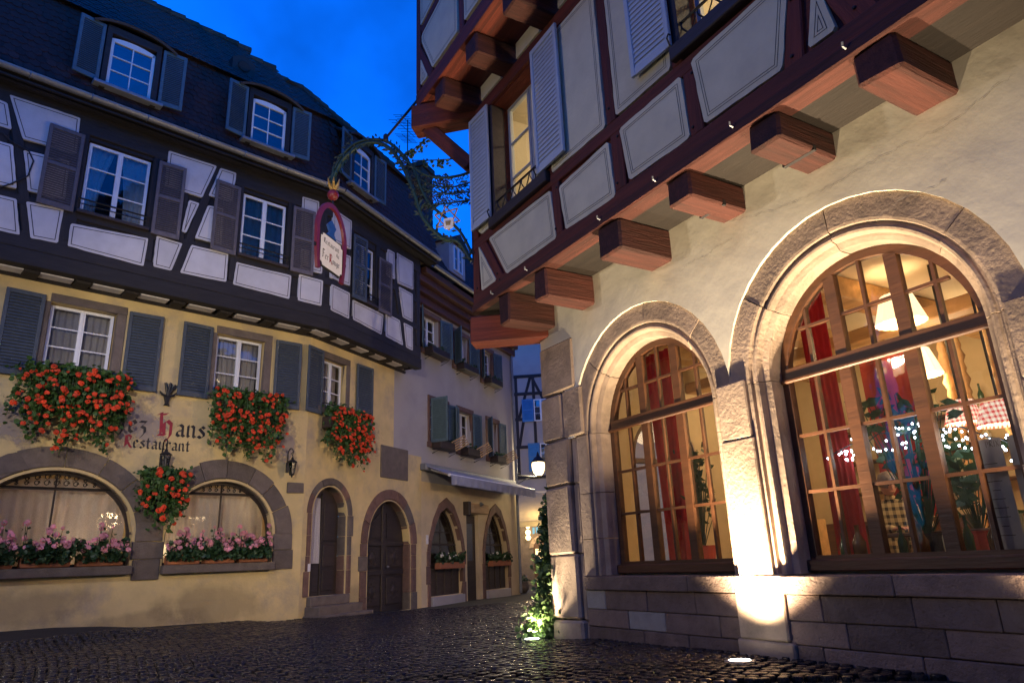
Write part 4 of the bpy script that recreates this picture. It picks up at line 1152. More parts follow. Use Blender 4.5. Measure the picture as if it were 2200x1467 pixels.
for fr, u0, u1 in ((A1, -14.0, EO * math.tan(rad(11))), (A2, -EO * math.tan(rad(11)), 4.55)):
    MB().box(u0, u1, -EO + .02, -OV + .02, 9.76, 9.80).obj('eaves_board', m_dtimber, HY, fr.M)
    g = MB(); n = 8
    for i in range(n + 1):
        a = math.pi + math.pi * i / n
        for u in (u0, u1): g.v.append((u, -EO - .03 + .085 * math.cos(a), 9.93 + .085 * math.sin(a)))
    for i in range(n): g.f.append((2 * i, 2 * i + 1, 2 * i + 3, 2 * i + 2))
    gut = link('gutter', g.mesh('gutter', True), m_zinc, HY, fr.M)
    k = int((u1 - u0) / .95)
    for i in range(k):
        u = u0 + (i + .5) * (u1 - u0) / k
        MB().tube([(u, -EO - .03 + .092 * math.cos(math.pi + math.pi * q / 6), 9.93 + .092 * math.sin(math.pi + math.pi * q / 6)) for q in range(7)], .012, 4).obj('gutter_strap', m_zinc, gut, fr.M)
BR = (.36, 12.22)      # mansard break
RB = (.86, 9.92)
dorm = []
for fr, q in ((A1, ((240, 82), (336, 118), (322, 215), (226, 183))), (A1, ((543, 208), (615, 235), (612, 325), (538, 300))), (A2, ((760, 345), (795, 352), (795, 432), (757, 405)))):
    p = uzs(fr, q, .84)
    dorm.append((fr, (p[0][0] + p[3][0]) / 2, (p[1][0] + p[2][0]) / 2))
DZ0, DZ1 = 10.38, 11.46
skA1 = [(a - .12, b + .12, 10.3, 11.95) for f, a, b in dorm if f is A1]; skA2 = [(a - .12, b + .12, 10.3, 11.95) for f, a, b in dorm if f is A2]
bt = lambda t, fr: None
def slope_u(fr, o): return (o * math.tan(rad(11))) if fr is A1 else (-o * math.tan(rad(11)))
tiles(HY, A1, -14.0, .12, RB, BR, m_tile, 300, skA1)
tiles(HY, A2, -.12, 4.6, RB, BR, m_tile, 0, skA2)
T11 = math.tan(rad(11))
tiles(HY, A1, -14.0, -1.7, (.50, 12.14), (-1.05, 14.3), m_tile_g)
tiles(HY, A1, -1.72, -.95, (.50, 12.14), (-.95, 14.02), m_tile_g)
tiles(HY, A1, -1.0, 0, (.50, 12.14), (-.85, 13.72), m_tile_g, ufn=lambda t: (-1.0, (.50 - 1.35 * t) * T11))
tiles(HY, A2, 0, 4.6, (.50, 12.14), (-.85, 13.72), m_tile_g, ufn=lambda t: (-(.50 - 1.35 * t) * T11, 4.6))
for fr, u0, u1, o, z in ((A1, -14.0, -1.65, -1.05, 14.32), (A1, -1.7, -.95, -.95, 14.04), (A1, -1.0, -.1, -.85, 13.74), (A2, .1, 4.6, -.85, 13.74)):
    k = int((u1 - u0) / .34)
    for i in range(k):
        u = u0 + i * (u1 - u0) / k
        MB().tube([(0, 0, 0), (.36, 0, .015)], [.085, .10], 8).obj('ridge_tile', m_tile_g, HY, fr.M @ Matrix.Translation((u, -o, z + R.uniform(-.012, .012))))
for i, (fr, a, b) in enumerate(dorm):
    # dormer cheeks, frame, curved hood
    dm = MB()
    dm.box(a - .10, a - .004, -.88, -.30, DZ0 - .12, DZ1 + .26); dm.box(b + .004, b + .10, -.88, -.30, DZ0 - .12, DZ1 + .26)
    dm.box(a - .10, b + .10, -.878, -.30, DZ1 + .13, DZ1 + .30)
    dob = dm.obj('dormer', m_dtimber, HY, fr.M)
    MB().cbox(a - .22, b + .22, -.98, -.70, DZ0 - .10, DZ0 - .03, .008).obj('dormer_sill', m_lead, dob, fr.M)
    hd = MB(); n = 12
    for j, (o, dz) in enumerate(((1.00, 0), (.30, .42))):
        for k in range(n + 1):
            s = -1 + 2 * k / n
            hd.v.append(((a + b) / 2 + s * (b - a) * .95, -o, DZ1 + .31 + .10 * (1 - s * s) - .10 * abs(s) ** 3 + dz))
    for k in range(n): hd.f.append((k, k + 1, n + 2 + k, n + 1 + k))
    hm = hd.mesh('dormer_hood'); ho = link('dormer_hood', hm, m_tile_g, dob, fr.M)
    md = ho.modifiers.new('thick', 'SOLIDIFY'); md.thickness = .05
    window(HY, fr, a, b, DZ0, DZ1 + .04, -.83, 2, 3, m_wframe, m_glassd, .06, .022, 'dormer_window', 0, .07)
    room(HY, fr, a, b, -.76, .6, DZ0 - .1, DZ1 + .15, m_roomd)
    w_ = .47
    shutter(HY, fr, a - .13 - w_, a - .13, DZ0 - .02, DZ1 + .24, .86, m_shut_t, 26, False, hinge='r', angle=.12)
    shutter(HY, fr, b + .13, b + .13 + w_, DZ0 - .02, DZ1 + .24, .86, m_shut_t, 26, False, hinge='l', angle=-.12)
# small vent dormer in the upper slope
p = A1.uz(520, 135, .1); p = (p[0], p[1] - .16)
lu = MB()
lu.prism([(p[0] - .28, p[1] - .3), (p[0] + .28, p[1] - .3), (p[0] + .28, p[1] + .12), (p[0], p[1] + .28), (p[0] - .28, p[1] + .12)], -.25, .6)
vo = lu.obj('vent_dormer', m_tile_g, HY, A1.M)
MB().lathe([(.15, 0), (.15, .02), (.13, .03)], 14).obj('vent_opening', m_under, vo, A1.M @ Matrix.Translation((p[0], -.252, p[1] - .05)) @ Matrix.Rotation(rad(90), 4, 'X'))
# cable looped on the left end of the timber floor
P_ = [A1.uz(x, y, OV + .05) for x, y in ((-60, 275), (5, 285), (22, 302), (62, 325), (72, 346), (60, 378), (22, 396), (-60, 420))]
MB().tube([(u, -OV - .05, z) for u, z in P_], .014, 5).obj('cable', m_black, HY, A1.M, True)
# peeling limewash and splash dirt on the wall
for fr, a, b, c, d, mt in ((A1, -4.4, -2.6, 3.0, 4.6, m_peel), (A1, -6.4, -4.6, 3.0, 4.3, m_peel), (A1, -1.0, 0, 3.0, 4.4, m_peel), (A1, -6.6, -3.6, .1, 1.05, m_splash), (A1, -3.4, -.05, -.15, .95, m_splash), (A2, 1.6, 2.4, -.25, .8, m_splash), (A2, .05, 3.4, 3.2, 5.2, m_peel), (A1, -4.6, -1.6, -.1, .5, m_splash)):
    MB().add([(a, -.003, c), (b, -.003, c), (b, -.003, d), (a, -.003, d)], [(0, 1, 2, 3)]).obj('wall_stain', mt, HY, fr.M @ Matrix.Translation((0, -R.uniform(.0, .001), 0)))
# ------------------------------------------------------------------ house with oxblood timbers (right)
HR = thing('timbered_house', 'cream house with oxblood timber jetties over floodlit sandstone arches', 'house', B.w(1, .3, 0))
ARC = [(2.08, 2.53), (4.83, 2.57), (7.58, 2.57)]
RI, RO = .985, 1.385
PROF = [(RO + .02, .08), (RO + .02, -.004), (RO - .02, -.010), (1.17, -.010), (1.145, -.005), (1.135, .03), (1.115, .03), (1.105, .015), (1.085, .008), (1.065, .015), (1.055, .035),
        (1.045, .075), (1.025, .085), (RI + .005, .11), (RI, .14), (RI, .34)]
WT = 4.62; PLY = -.034
# plaster wall with round headed openings
m = MB(); n = 20
edges = [.55] + [(a[0] + b[0]) / 2 for a, b in zip(ARC, ARC[1:])] + [8.98]
for (c, zs), e0, e1 in zip(ARC, edges, edges[1:]):
    rr = RO
    us = [c - rr * math.cos(math.pi * i / n) for i in range(n + 1)]
    for a, b in zip(us, us[1:]):
        a, b = max(a, e0), min(b, e1)
        za, zb = zs + math.sqrt(max(0, rr * rr - (a - c) ** 2)), zs + math.sqrt(max(0, rr * rr - (b - c) ** 2))
        m.add([(a, PLY, za), (b, PLY, zb), (b, PLY, WT), (a, PLY, WT)], [(0, 1, 2, 3)])
        m.add([(a, PLY, za), (b, PLY, zb), (b, .06, zb + .004), (a, .06, za + .004)], [(0, 1, 2, 3)])
    for a, b in ((e0, c - rr), (c + rr, e1)):
        if b - a < .002: continue
        m.add([(a, .05, .5), (b, .05, .5), (b, .05, zs), (a, .05, zs)], [(0, 1, 2, 3)])
        m.add([(a, PLY, zs), (b, PLY, zs), (b, PLY, WT), (a, PLY, WT)], [(0, 1, 2, 3)])
    m.add([(e0, .34, .4), (e1, .34, .4), (e1, .34, .9), (e0, .34, .9)], [(0, 1, 2, 3)])
m.add([(0.0, PLY, 3.9), (.55, PLY, 3.9), (.55, PLY, WT), (0.0, PLY, WT)], [(0, 1, 2, 3)])
m.obj('wall', m_render, HR, B.M)
CUTS = [[0, 40, 82, 136, 180], [0, 38, 92, 141, 180], [0, 45, 90, 138, 180]]
for (c, zs), cuts in zip(ARC, CUTS):
    sweep_arch(HR, B, c, zs, PROF, cuts, m_sand, nseg=12, gap=.0035)
    zl = [.78, 1.22, 1.78, zs]; zr = [.78, 1.5, zs]
    half = [(1.372, y) if r > 1.372 else (r, y) for r, y in PROF]
    jamb_stones(HR, B, c, -1, half, zl if c < 3 else [.78, zs], m_sand)
    jamb_stones(HR, B, c, 1, half, zr if c > 3 else [.78, zs - .35, zs], m_sand)
# hairline cracks in the plaster
for pth in (((1560, 476), (1605, 468), (1662, 452), (1722, 428), (1782, 403), (1842, 368), (1908, 330), (1990, 292), (2062, 252), (2132, 192), (2195, 150)), ((1470, 575), (1490, 560), (1515, 552), (1540, 530), (1580, 512)), ((1880, 470), (1930, 430), (2010, 400), (2040, 380))):
    q = [B.uz(x, y, .034) for x, y in pth]; pp = []
    for (a, b), (c, d) in zip(q, q[1:]):
        for k in range(6): pp.append((a + (c - a) * k / 6 + R.uniform(-.012, .012), b + (d - b) * k / 6 + R.uniform(-.012, .012)))
    m = MB()
    for (a, b), (c, d) in zip(pp, pp[1:]):
        w = R.uniform(.0008, .003); m.add([(a, PLY - .0015, b - w), (c, PLY - .0015, d - w), (c, PLY - .0015, d + w), (a, PLY - .0015, b + w)], [(0, 1, 2, 3)])
    tag(m.obj('plaster_crack', m_crack, HR, B.M), None, kind='stuff')
# corner pillar stones, slightly uneven, and the blocks beside them
pz = [-.1, .25, 1.05, 1.93, 2.55, 3.2, 3.92]
for k, (z0, z1) in enumerate(zip(pz, pz[1:])):
    w_ = (.66, .60, .56, .58, .46, .80)[k]
    MB().cbox(-.03 + R.uniform(-.02, .01), w_, -.05 - R.uniform(0, .02), .55, z0 + .004, z1 - .004, .03, .012).obj('quoin_stone', m_sand, HR, B.M)
    if k < 4:
        MB().cbox(w_ + .012, .715, -.012, .3, z0 + .004, z1 - .004, .02, .006).obj('wall_stone', m_sand, HR, B.M)
MB().cbox(.475, .90, -.045, .2, 2.55, 3.2, .02, .006).obj('wall_stone', m_sand, HR, B.M)
# plinth: sill band and courses of blocks
def course(z0, z1, cuts, y, y1=.3, pale=()):
    for k, (a, b) in enumerate(zip(cuts, cuts[1:])):
        MB().cbox(a + .003, b - .003, y - R.uniform(0, .008), y1, z0 + .003, z1 - .003, .008, .003).obj('stone_block', m_newblock if k in pale else m_block, HR, B.M)
course(.62, .78, [.72, 2.55, 3.18], -.055); course(.62, .78, [3.74, 4.8, 5.92], -.055); course(.62, .78, [6.48, 7.4, 9], -.055)
course(.40, .62, [.72, 1.10, 1.85, 2.6, 3.4, 4.1, 4.9, 5.5, 6.3, 7.1, 8, 9], -.02, .3, (0,))
course(.20, .40, [.72, 1.5, 2.12, 2.9, 3.4, 4.3, 5.1, 5.8, 6.6, 7.5, 9], -.015, .3, (1,))
course(-.15, .20, [.72, 1.75, 2.45, 3.4, 4.05, 4.9, 5.9, 6.7, 7.6, 9], -.018)
for z0, z1, a, b in ((-.1, .22, 3.14, 3.78), (.22, .785, 3.18, 3.74), (-.1, .25, 5.9, 6.5), (.25, .785, 5.92, 6.48)):
    MB().cbox(a, b, -.06, .2, z0 + .003, z1 - .003, .015, .006).obj('pier_stone', m_sand, HR, B.M)
for c in (3.455, 6.205):
    MB().cbox(c - .20, c + .20, -.055, .25, .785, 2.05, .012, .004).obj('pier_stone', m_sand, HR, B.M)
    MB().cbox(c - .19, c + .19, -.05, .25, 2.055, 2.62, .012, .004).obj('pier_stone', m_sand, HR, B.M)
# oak windows
for (c, zs) in ARC:
    fn = lambda u, c=c, zs=zs: zs + math.sqrt(max(0, (RI - .005) ** 2 - (u - c) ** 2))
    t = .305
    vb = [c + s * .605 for s in (-1, 1)] + [c]
    arch_window(HR, B, c, RI - .005, .80, fn, .26, (c - .62, c, c + .62), (1.50, 2.02, 3.04), (c - t, c + t), (2.62,), .075, .028, .112, .075, m_oak, m_glassr, 'arched_window', .06)
    MB().cbox(c - RI - .02, c + RI + .06, .20, .27, .80, .90, .012).obj('sill_board', m_oak, HR, B.M)
    MB().cbox(c - RI, c + RI, .225, .262, 2.535, 2.575, .012).obj('drip_mould', m_oak, HR, B.M)
# ---- dining room behind the arches
m = MB()
u0, u1, y0, y1, z0, z1 = .48, 8.9, .36, 4.6, .35, 3.75
m.add([(u0, y0, z0), (u1, y0, z0), (u1, y1, z0), (u0, y1, z0)], [(0, 1, 2, 3)])
m.obj('room_floor', m_lwood, HR, B.M)
MB().add([(u0, y0, z1), (u1, y0, z1), (u1, y1, z1), (u0, y1, z1)], [(0, 1, 2, 3)]).obj('room_ceiling', m_ceil, HR, B.M)
MB().add([(u0, y1, z0), (u1, y1, z0), (u1, y1, z1), (u0, y1, z1)], [(0, 1, 2, 3)]).obj('room_wall', m_room, HR, B.M)
MB().add([(u1, y0, z0), (u1, y1, z0), (u1, y1, z1), (u1, y0, z1)], [(0, 1, 2, 3)]).obj('room_wall', m_room, HR, B.M)
# end wall towards the lane with a round headed window
m = MB(); cy, hw, zs = 1.75, .62, 2.35
m.add([(u0, y0, z0), (u0, cy - hw, z0), (u0, cy - hw, z1), (u0, y0, z1)], [(0, 1, 2, 3)])
m.add([(u0, cy + hw, z0), (u0, y1, z0), (u0, y1, z1), (u0, cy + hw, z1)], [(0, 1, 2, 3)])
m.add([(u0, cy - hw, z0), (u0, cy + hw, z0), (u0, cy + hw, .85), (u0, cy - hw, .85)], [(0, 1, 2, 3)])
n = 14
for i in range(n):
    a, b = -math.cos(math.pi * i / n) * hw, -math.cos(math.pi * (i + 1) / n) * hw
    za, zb = zs + math.sqrt(max(0, hw * hw - a * a)), zs + math.sqrt(max(0, hw * hw - b * b))
    m.add([(u0, cy + a, za), (u0, cy + b, zb), (u0, cy + b, z1), (u0, cy + a, z1)], [(0, 1, 2, 3)])
m.obj('room_wall', m_room, HR, B.M)
CF = Frame(B.w(u0 - .05, 0, 0).x, B.w(u0 - .05, 0, 0).y, -B.n.x, -B.n.y)   # lane side of the house, x runs along the lane
fn = lambda u: 2.35 + math.sqrt(max(0, .62 ** 2 - (u - 1.75) ** 2))
arch_window(HR, CF, 1.75, .62, .85, fn, -.03, (), (1.6,), (1.75,), (2.3,), .06, .022, .07, .05, m_oak, m_glass, 'lane_window')
# lane side outer wall of the ground floor
m = MB()
m.add([(0, 0.3, -.2), (0, 1.0, -.2), (0, 1.0, 4.4), (0, 0.3, 4.4)], [(0, 1, 2, 3)])
m.add([(0, 2.5, -.2), (0, 9, -.2), (0, 9, 4.4), (0, 2.5, 4.4)], [(0, 1, 2, 3)])
m.add([(0, 1.0, -.2), (0, 2.5, -.2), (0, 2.5, .8), (0, 1.0, .8)], [(0, 1, 2, 3)])
m.add([(0, 1.0, 3.05), (0, 2.5, 3.05), (0, 2.5, 4.4), (0, 1.0, 4.4)], [(0, 1, 2, 3)])
m.add([(9, 0, -.2), (9, 9, -.2), (9, 9, 4.4), (9, 0, 4.4)], [(0, 1, 2, 3)])
m.obj('side_wall', m_render, HR, B.M)
for k, u in enumerate((1.5, 2.75, 4.0, 5.25, 6.5, 7.75)):
    MB().cbox(u - .13, u + .13, y0 + .02, y1, 3.50, 3.745, .015, .004).obj('ceiling_beam', m_pine, HR, B.M)
MB().cbox(u0, u1, 2.3, 2.55, 3.36, 3.52, .015).obj('ceiling_beam', m_pine, HR, B.M)
MB().cbox(u0, u1, y1 - .04, y1 + .0, z0, 1.35, .01).obj('wainscot', m_oak, HR, B.M)

# ---- jetty: joists, sole, first timber floor
O1 = .78
def joist(a, b, y0, y1, z0, z1):
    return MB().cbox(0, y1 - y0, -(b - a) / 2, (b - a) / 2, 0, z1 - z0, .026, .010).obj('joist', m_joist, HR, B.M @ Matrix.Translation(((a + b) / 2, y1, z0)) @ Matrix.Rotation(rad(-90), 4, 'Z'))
JU = [(.12, .42), (1.07, 1.36), (2.48, 2.86), (3.64, 3.97), (4.70, 5.03), (5.74, 6.10), (6.85, 7.2), (7.95, 8.3)]
for k, (a, b) in enumerate(JU):
    zb = (4.17, 4.20, 4.22, 4.32, 4.34, 4.32, 4.33, 4.33)[k]
    jb = joist(a, b, -O1 - .01, .35, zb, 4.61)
    if k in (3, 4):
        MB().box(a - .002, b + .002, -.36, -.32, zb - .003, zb + .05).obj('joist_slot', m_black, jb, B.M)
# diagonal dragon beam to the corner
a = B.M @ Vector((.25, .25, 0)); bq = B.M @ Vector((-.60, -O1, 0)); dv = (bq - a); L = dv.length
MB().cbox(0, L + .06, -.17, .17, 4.08, 4.50, .02, .005).obj('dragon_beam', m_rtimber, HR, Matrix.Translation((a.x, a.y, 0)) @ Matrix.Rotation(math.atan2(dv.y, dv.x), 4, 'Z'))
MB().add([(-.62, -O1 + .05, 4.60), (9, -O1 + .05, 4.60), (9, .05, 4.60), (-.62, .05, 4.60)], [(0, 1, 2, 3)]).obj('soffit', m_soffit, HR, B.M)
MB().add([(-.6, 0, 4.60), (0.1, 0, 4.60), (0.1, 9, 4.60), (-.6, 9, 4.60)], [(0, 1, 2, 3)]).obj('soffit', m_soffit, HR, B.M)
for k, y in enumerate((1.4, 2.8, 4.2, 5.6)):
    MB().cbox(-.6, .1, y, y + .32, 4.22, 4.6, .018, .006).obj('joist', m_rtimber, HR, B.M)
UE = 9.0; UL = -.64
beam(HR, B, (UL, 4.665), (UE, 4.665), .13, -O1 - .05, -O1 + .2, m_joist, 'sole_mould', .02, .003)
beam(HR, B, (UL, 4.82), (UE, 4.82), .19, -O1 - .02, -O1 + .2, m_rtimber, 'sole_beam', .012, .004)
beam(HR, B, (UL, 5.715), (UE, 5.715), .17, -O1 - .016, -O1 + .15, m_rtimber, 'sill_rail', .01, .004)
beam(HR, B, (UL, 7.98), (UE, 7.98), .24, -O1 - .02, -O1 + .2, m_rtimber, 'top_plate', .012, .004)
UWIN = [(.13, 1.50, 5.86, 7.84), (4.08, 5.45, 5.98, 7.84)]
m = MB(); wall_holes(m, UL, UE, 4.75, 8.1, UWIN, -O1 + .035, .26); m.obj('timber_wall', m_rtimber, HR, B.M)
MB().box(UL, UL + .03, -O1 + .035, 9, 4.6, 8.1).obj('side_timber_wall', m_rtimber, HR, B.M)
for u, w_ in ((UL + .10, .2), (.04, .15), (1.58, .15), (2.90, .17), (4.0, .15), (5.53, .15), (6.6, .2)):
    beam(HR, B, (u, 5.80), (u, 7.87), w_, -O1 - .012, -O1 + .16, m_rtimber, 'post', .012, .004)
for u, w_ in ((UL + .10, .2), (1.70, .17), (2.95, .19), (4.14, .18), (6.6, .2)):
    beam(HR, B, (u, 4.91), (u, 5.64), w_, -O1 - .010, -O1 + .16, m_rtimber, 'post', .012, .004)
beam(HR, B, (.24, 4.80), (-.36, 5.72), .17, -O1 - .008, -O1 + .15, m_rtimber, 'brace', .012, .004)
beam(HR, B, (5.25, 4.78), (5.40, 5.9), .2, -O1 - .008, -O1 + .15, m_rtimber, 'brace', .012, .004)
beam(HR, B, (5.95, 4.78), (5.5, 6.0), .26, -O1 - .006, -O1 + .15, m_rtimber, 'brace', .012, .004)
OP = O1 + .022
PB = [[(1028, 528), (1066, 602), (1035, 625)], [(1050, 512), (1182, 408), (1195, 512), (1088, 588)], [(1200, 402), (1306, 304), (1322, 422), (1215, 494)],
      [(1330, 278), (1462, 163), (1482, 296), (1352, 388)], [(1484, 130), (1692, -62), (1681, 148), (1514, 267)], [(1735, 106), (1745, -60), (1795, 62)]]
for q in PB:
    panel(HR, B, uzs(B, q, OP), OP, m_cream, m_line, (.055, .082), .006, rnd=.03)
for poly in ([(-.44, 5.92), (-.30, 5.80), (-.03, 5.80), (-.03, 7.84), (-.44, 7.84)], [(1.66, 5.80), (2.80, 5.80), (2.80, 7.84), (1.66, 7.84)],
             [(3.0, 5.82), (3.92, 5.82), (3.92, 7.84), (3.0, 7.84)], [(5.62, 5.82), (6.45, 5.82), (6.45, 7.84), (5.62, 7.84)], [(6.1, 4.95), (6.48, 4.95), (6.48, 5.6), (5.9, 5.6)],
             [(6.72, 4.95), (8.8, 4.95), (8.8, 5.6), (6.72, 5.6)], [(6.72, 5.82), (8.8, 5.82), (8.8, 7.84), (6.72, 7.84)]):
    panel(HR, B, poly, OP, m_cream, m_line, (.055, .082), .006, rnd=.03)
for (a, b, c, d), sc in zip(UWIN, ((-.47, .10, 1.40, 2.06), (3.42, 4.02, 5.52, 6.14))):
    MB().cbox(a - .1, b + .1, -O1 - .09, -O1 + .06, c - .15, c + .02, .01).obj('window_sill', m_sill, HR, B.M)
    for x in (a - .03, b + .03): MB().cbox(x - .045, x + .045, -O1 - .03, -O1 + .2, c, d, .008).obj('window_jamb', m_sill, HR, B.M)
    window(HR, B, a + .03, b - .03, c + .05, d - .02, -O1 + .26, 2, 3, m_gframe, m_glass, .06, .03, mid=.12)
    shutter(HR, B, sc[0], sc[1], c + .03, d + .02, O1 + .055, m_shut_l, 26, False, hinge='r', angle=.04, single=True)
    shutter(HR, B, sc[2], sc[3], c + .03, d + .02, O1 + .055, m_shut_l, 26, False, hinge='l', angle=-.02, single=True)
    g = MB(); g.tube([(a + .02, -O1 + .03, c + .30), (b - .02, -O1 + .03, c + .30)], .018, 5); g.tube([(a + .02, -O1 + .03, c + .08), (b - .02, -O1 + .03, c + .08)], .012, 5)
    k = 6
    for i in range(k):
        x = a + (b - a) * (i + .5) / k
        for s in (-1, 1): g.tube([(x + s * (.02 + .08 * (1 - math.cos(t * .55)) * .5), -O1 + .03, c + .09 + .2 * t / 7) for t in range(8)], .010, 4)
    g.obj('window_grille', m_iron, HR, B.M)
    for s, x in ((-1, sc[1]), (1, sc[2])):
        MB().tube([(x, -O1 - .10, c + .02), (x, -O1 - .13, c + .10), (x + .03, -O1 - .13, c + .13), (x + .05, -O1 - .13, c + .10)], .010, 5).obj('shutter_hook', m_iron, HR, B.M)
    room(HR, B, a - .5, b + .5, -O1 + .36, 1.9, c - .2, d + .25, m_ceil)
    MB().cbox(a - .4, b + .4, .6, .8, d - .02, d + .24, .01).obj('ceiling_beam', m_pine, HR, B.M)
    point_light('ceiling_light', B.w((a + b) / 2 + .3, .5, d - .35), 46, (1, .78, .48), .12, HR)
# ---- second jetty and the floor above it
O2 = 1.45; UL2 = -1.30
for k, a in enumerate((-.62, .50, 1.62, 2.75, 3.9, 5.0, 6.1, 7.3)):
    joist(a, a + .36, -O2 + .02, -O1 + .1, 8.08, 8.44)
    if k < 6: MB().prism([(a + .42, 8.14), (a + 1.06, 8.14), (a + 1.06, 8.40), (a + .42, 8.40)], -O1 - .012, -O1 + .05).obj('plaster_panel', m_cream, HR, B.M)
a = B.M @ Vector((-.45, -.6, 0)); bq = B.M @ Vector((UL2 + .02, -O2, 0)); dv = bq - a; L = dv.length
MB().cbox(0, L + .05, -.17, .17, 7.98, 8.42, .02, .005).obj('dragon_beam', m_rtimber, HR, Matrix.Translation((a.x, a.y, 0)) @ Matrix.Rotation(math.atan2(dv.y, dv.x), 4, 'Z'))
# corner strut below it
p0 = B.w(-.60, -O1 - .02, 7.15); p1 = B.w(UL2 + .16, -O2 + .14, 8.02)
d_ = (p1 - p0); L = d_.length; q = d_.to_track_quat('X', 'Z').to_matrix().to_4x4()
MB().cbox(0, L, -.085, .085, -.11, .11, .015).obj('corner_strut', m_rtimber, HR, Matrix.Translation(p0) @ q)
MB().add([(UL2, -O2 + .05, 8.45), (9, -O2 + .05, 8.45), (9, -.5, 8.45), (UL2, -.5, 8.45)], [(0, 1, 2, 3)]).obj('soffit', m_rtimber, HR, B.M)
MB().add([(UL2, -.5, 8.45), (-.5, -.5, 8.45), (-.5, 9, 8.45), (UL2, 9, 8.45)], [(0, 1, 2, 3)]).obj('soffit', m_rtimber, HR, B.M)
beam(HR, B, (UL2, 8.60), (UE, 8.60), .30, -O2 - .02, -O2 + .2, m_rtimber, 'sole_beam', .012, .004)
m = MB().box(UL2, UE, -O2 + .03, -O2 + .2, 8.5, 13.2); m.obj('timber_wall', m_rtimber, HR, B.M)
MB().box(UL2, UL2 + .03, -O2 + .2, 9, 8.45, 13.2).obj('side_timber_wall', m_rtimber, HR, B.M)
beam(HR, B, (UL2 + .09, 8.75), (UL2 + .09, 13), .18, -O2 - .016, -O2 + .15, m_rtimber, 'post', .012, .004)
for u in (.46, 1.6, 2.75, 3.9, 5.1): beam(HR, B, (u, 8.75), (u, 13), .17, -O2 - .012, -O2 + .15, m_rtimber, 'post', .012, .004)
beam(HR, B, (UL2 + .1, 9.6), (UL2 + .62, 8.75), .16, -O2 - .01, -O2 + .14, m_rtimber, 'brace', .012, .004)
beam(HR, B, (UL2 + .2, 9.95), (.4, 10.2), .16, -O2 - .008, -O2 + .14, m_rtimber, 'rail', .012, .004)
O2P = O2 + .022
for q in ([(-1.10, 9.35), (-1.10, 8.80), (-.80, 8.80)], [(-1.04, 9.65), (-.60, 8.82), (.34, 8.82), (.34, 10.05), (-1.04, 9.82)], [(-1.1, 10.05), (.34, 10.3), (.34, 12.4), (-1.1, 12.4)],
          [(.58, 8.82), (1.48, 8.82), (1.48, 10.4), (.58, 10.4)], [(1.72, 8.82), (2.62, 8.82), (2.62, 10.4), (1.72, 10.4)], [(2.88, 8.82), (3.78, 8.82), (3.78, 10.4), (2.88, 10.4)]):
    panel(HR, B, q, O2P, m_cream, m_line, (.055, .082), .006, rnd=.03)
# oak pegs at the timber joints
for u, z in ((.19, 4.86), (.12, 4.98), (1.66, 5.0), (1.74, 5.55), (2.91, 5.0), (2.99, 5.56), (4.10, 5.0), (4.18, 5.58), (5.27, 4.98), (5.36, 5.5), (5.86, 5.0), (-.5, 4.98), (-.58, 5.6), (2.88, 6.0), (2.92, 7.7), (1.58, 5.92), (4.0, 5.92)):
    MB().lathe([(.016, 0), (.016, .012), (.012, .016)], 7).obj('peg', m_black, HR, B.M @ Matrix.Translation((u, -O1 - .010, z)) @ Matrix.Rotation(rad(90), 4, 'X'))
# hooks left along the sole
for u in (.05, 1.0, 2.6, 3.55, 4.6, 5.75):
    MB().tube([(u, -O1 - .05, 4.68), (u, -O1 - .09, 4.69), (u + .01, -O1 - .10, 4.72)], .010, 5).obj('hook', m_zinc, HR, B.M)
# ------------------------------------------------------------------ grey house down the lane
HG = thing('corner_house', 'pale grey plastered house with blue-green shutters and brown cornice beside the lane', 'house', A2.w(8, .3, -.1))
GU, GL = [(5.08, 6.05, 7.35, 8.5), (7.10, 8.05, 7.3, 8.42), (9.15, 10.0, 7.25, 8.38)], [(5.5, 6.5, 4.5, 5.78), (7.28, 8.2, 4.5, 5.78), (9.45, 10.28, 4.5, 5.78)]
GA = [(6.43, .96, 1.35, 1.27, .12), (9.87, .90, 1.35, 1.27, .12)]     # pointed shop arches
gend = 11.75
def pointed(c, hw, zs, rise):
    return lambda u: zs + rise * (1 - (abs(u - c) / hw) ** 1.9) ** .78 if abs(u - c) < hw else zs
m = MB(); wall_holes(m, 3.55, 5.0, 4.0, 9.7, [], 0, .22); wall_holes(m, 5.0, gend, 3.3, 9.7, GU + GL, 0, .22)
m.obj('wall', m_grey, HG, A2.M)
m = MB(); sh = [(c - hw, c + hw, zb, zs + rise) for c, hw, zs, rise, zb in GA] + [(7.72, 8.56, -.2, 2.5)]
wall_holes(m, 5.0, gend, -.6, 3.3, sh, 0, .3)
for c, hw, zs, rise, zb in GA: spandrel(m, pointed(c, hw, zs, rise), c - hw, c + hw, zs + rise, 0, .3)
m.obj('ground_floor_wall', m_beige, HG, A2.M)
m = MB().box(gend - .02, gend, 0.02, 8, -.5, 9.7); m.obj('side_wall', m_grey, HG, A2.M)
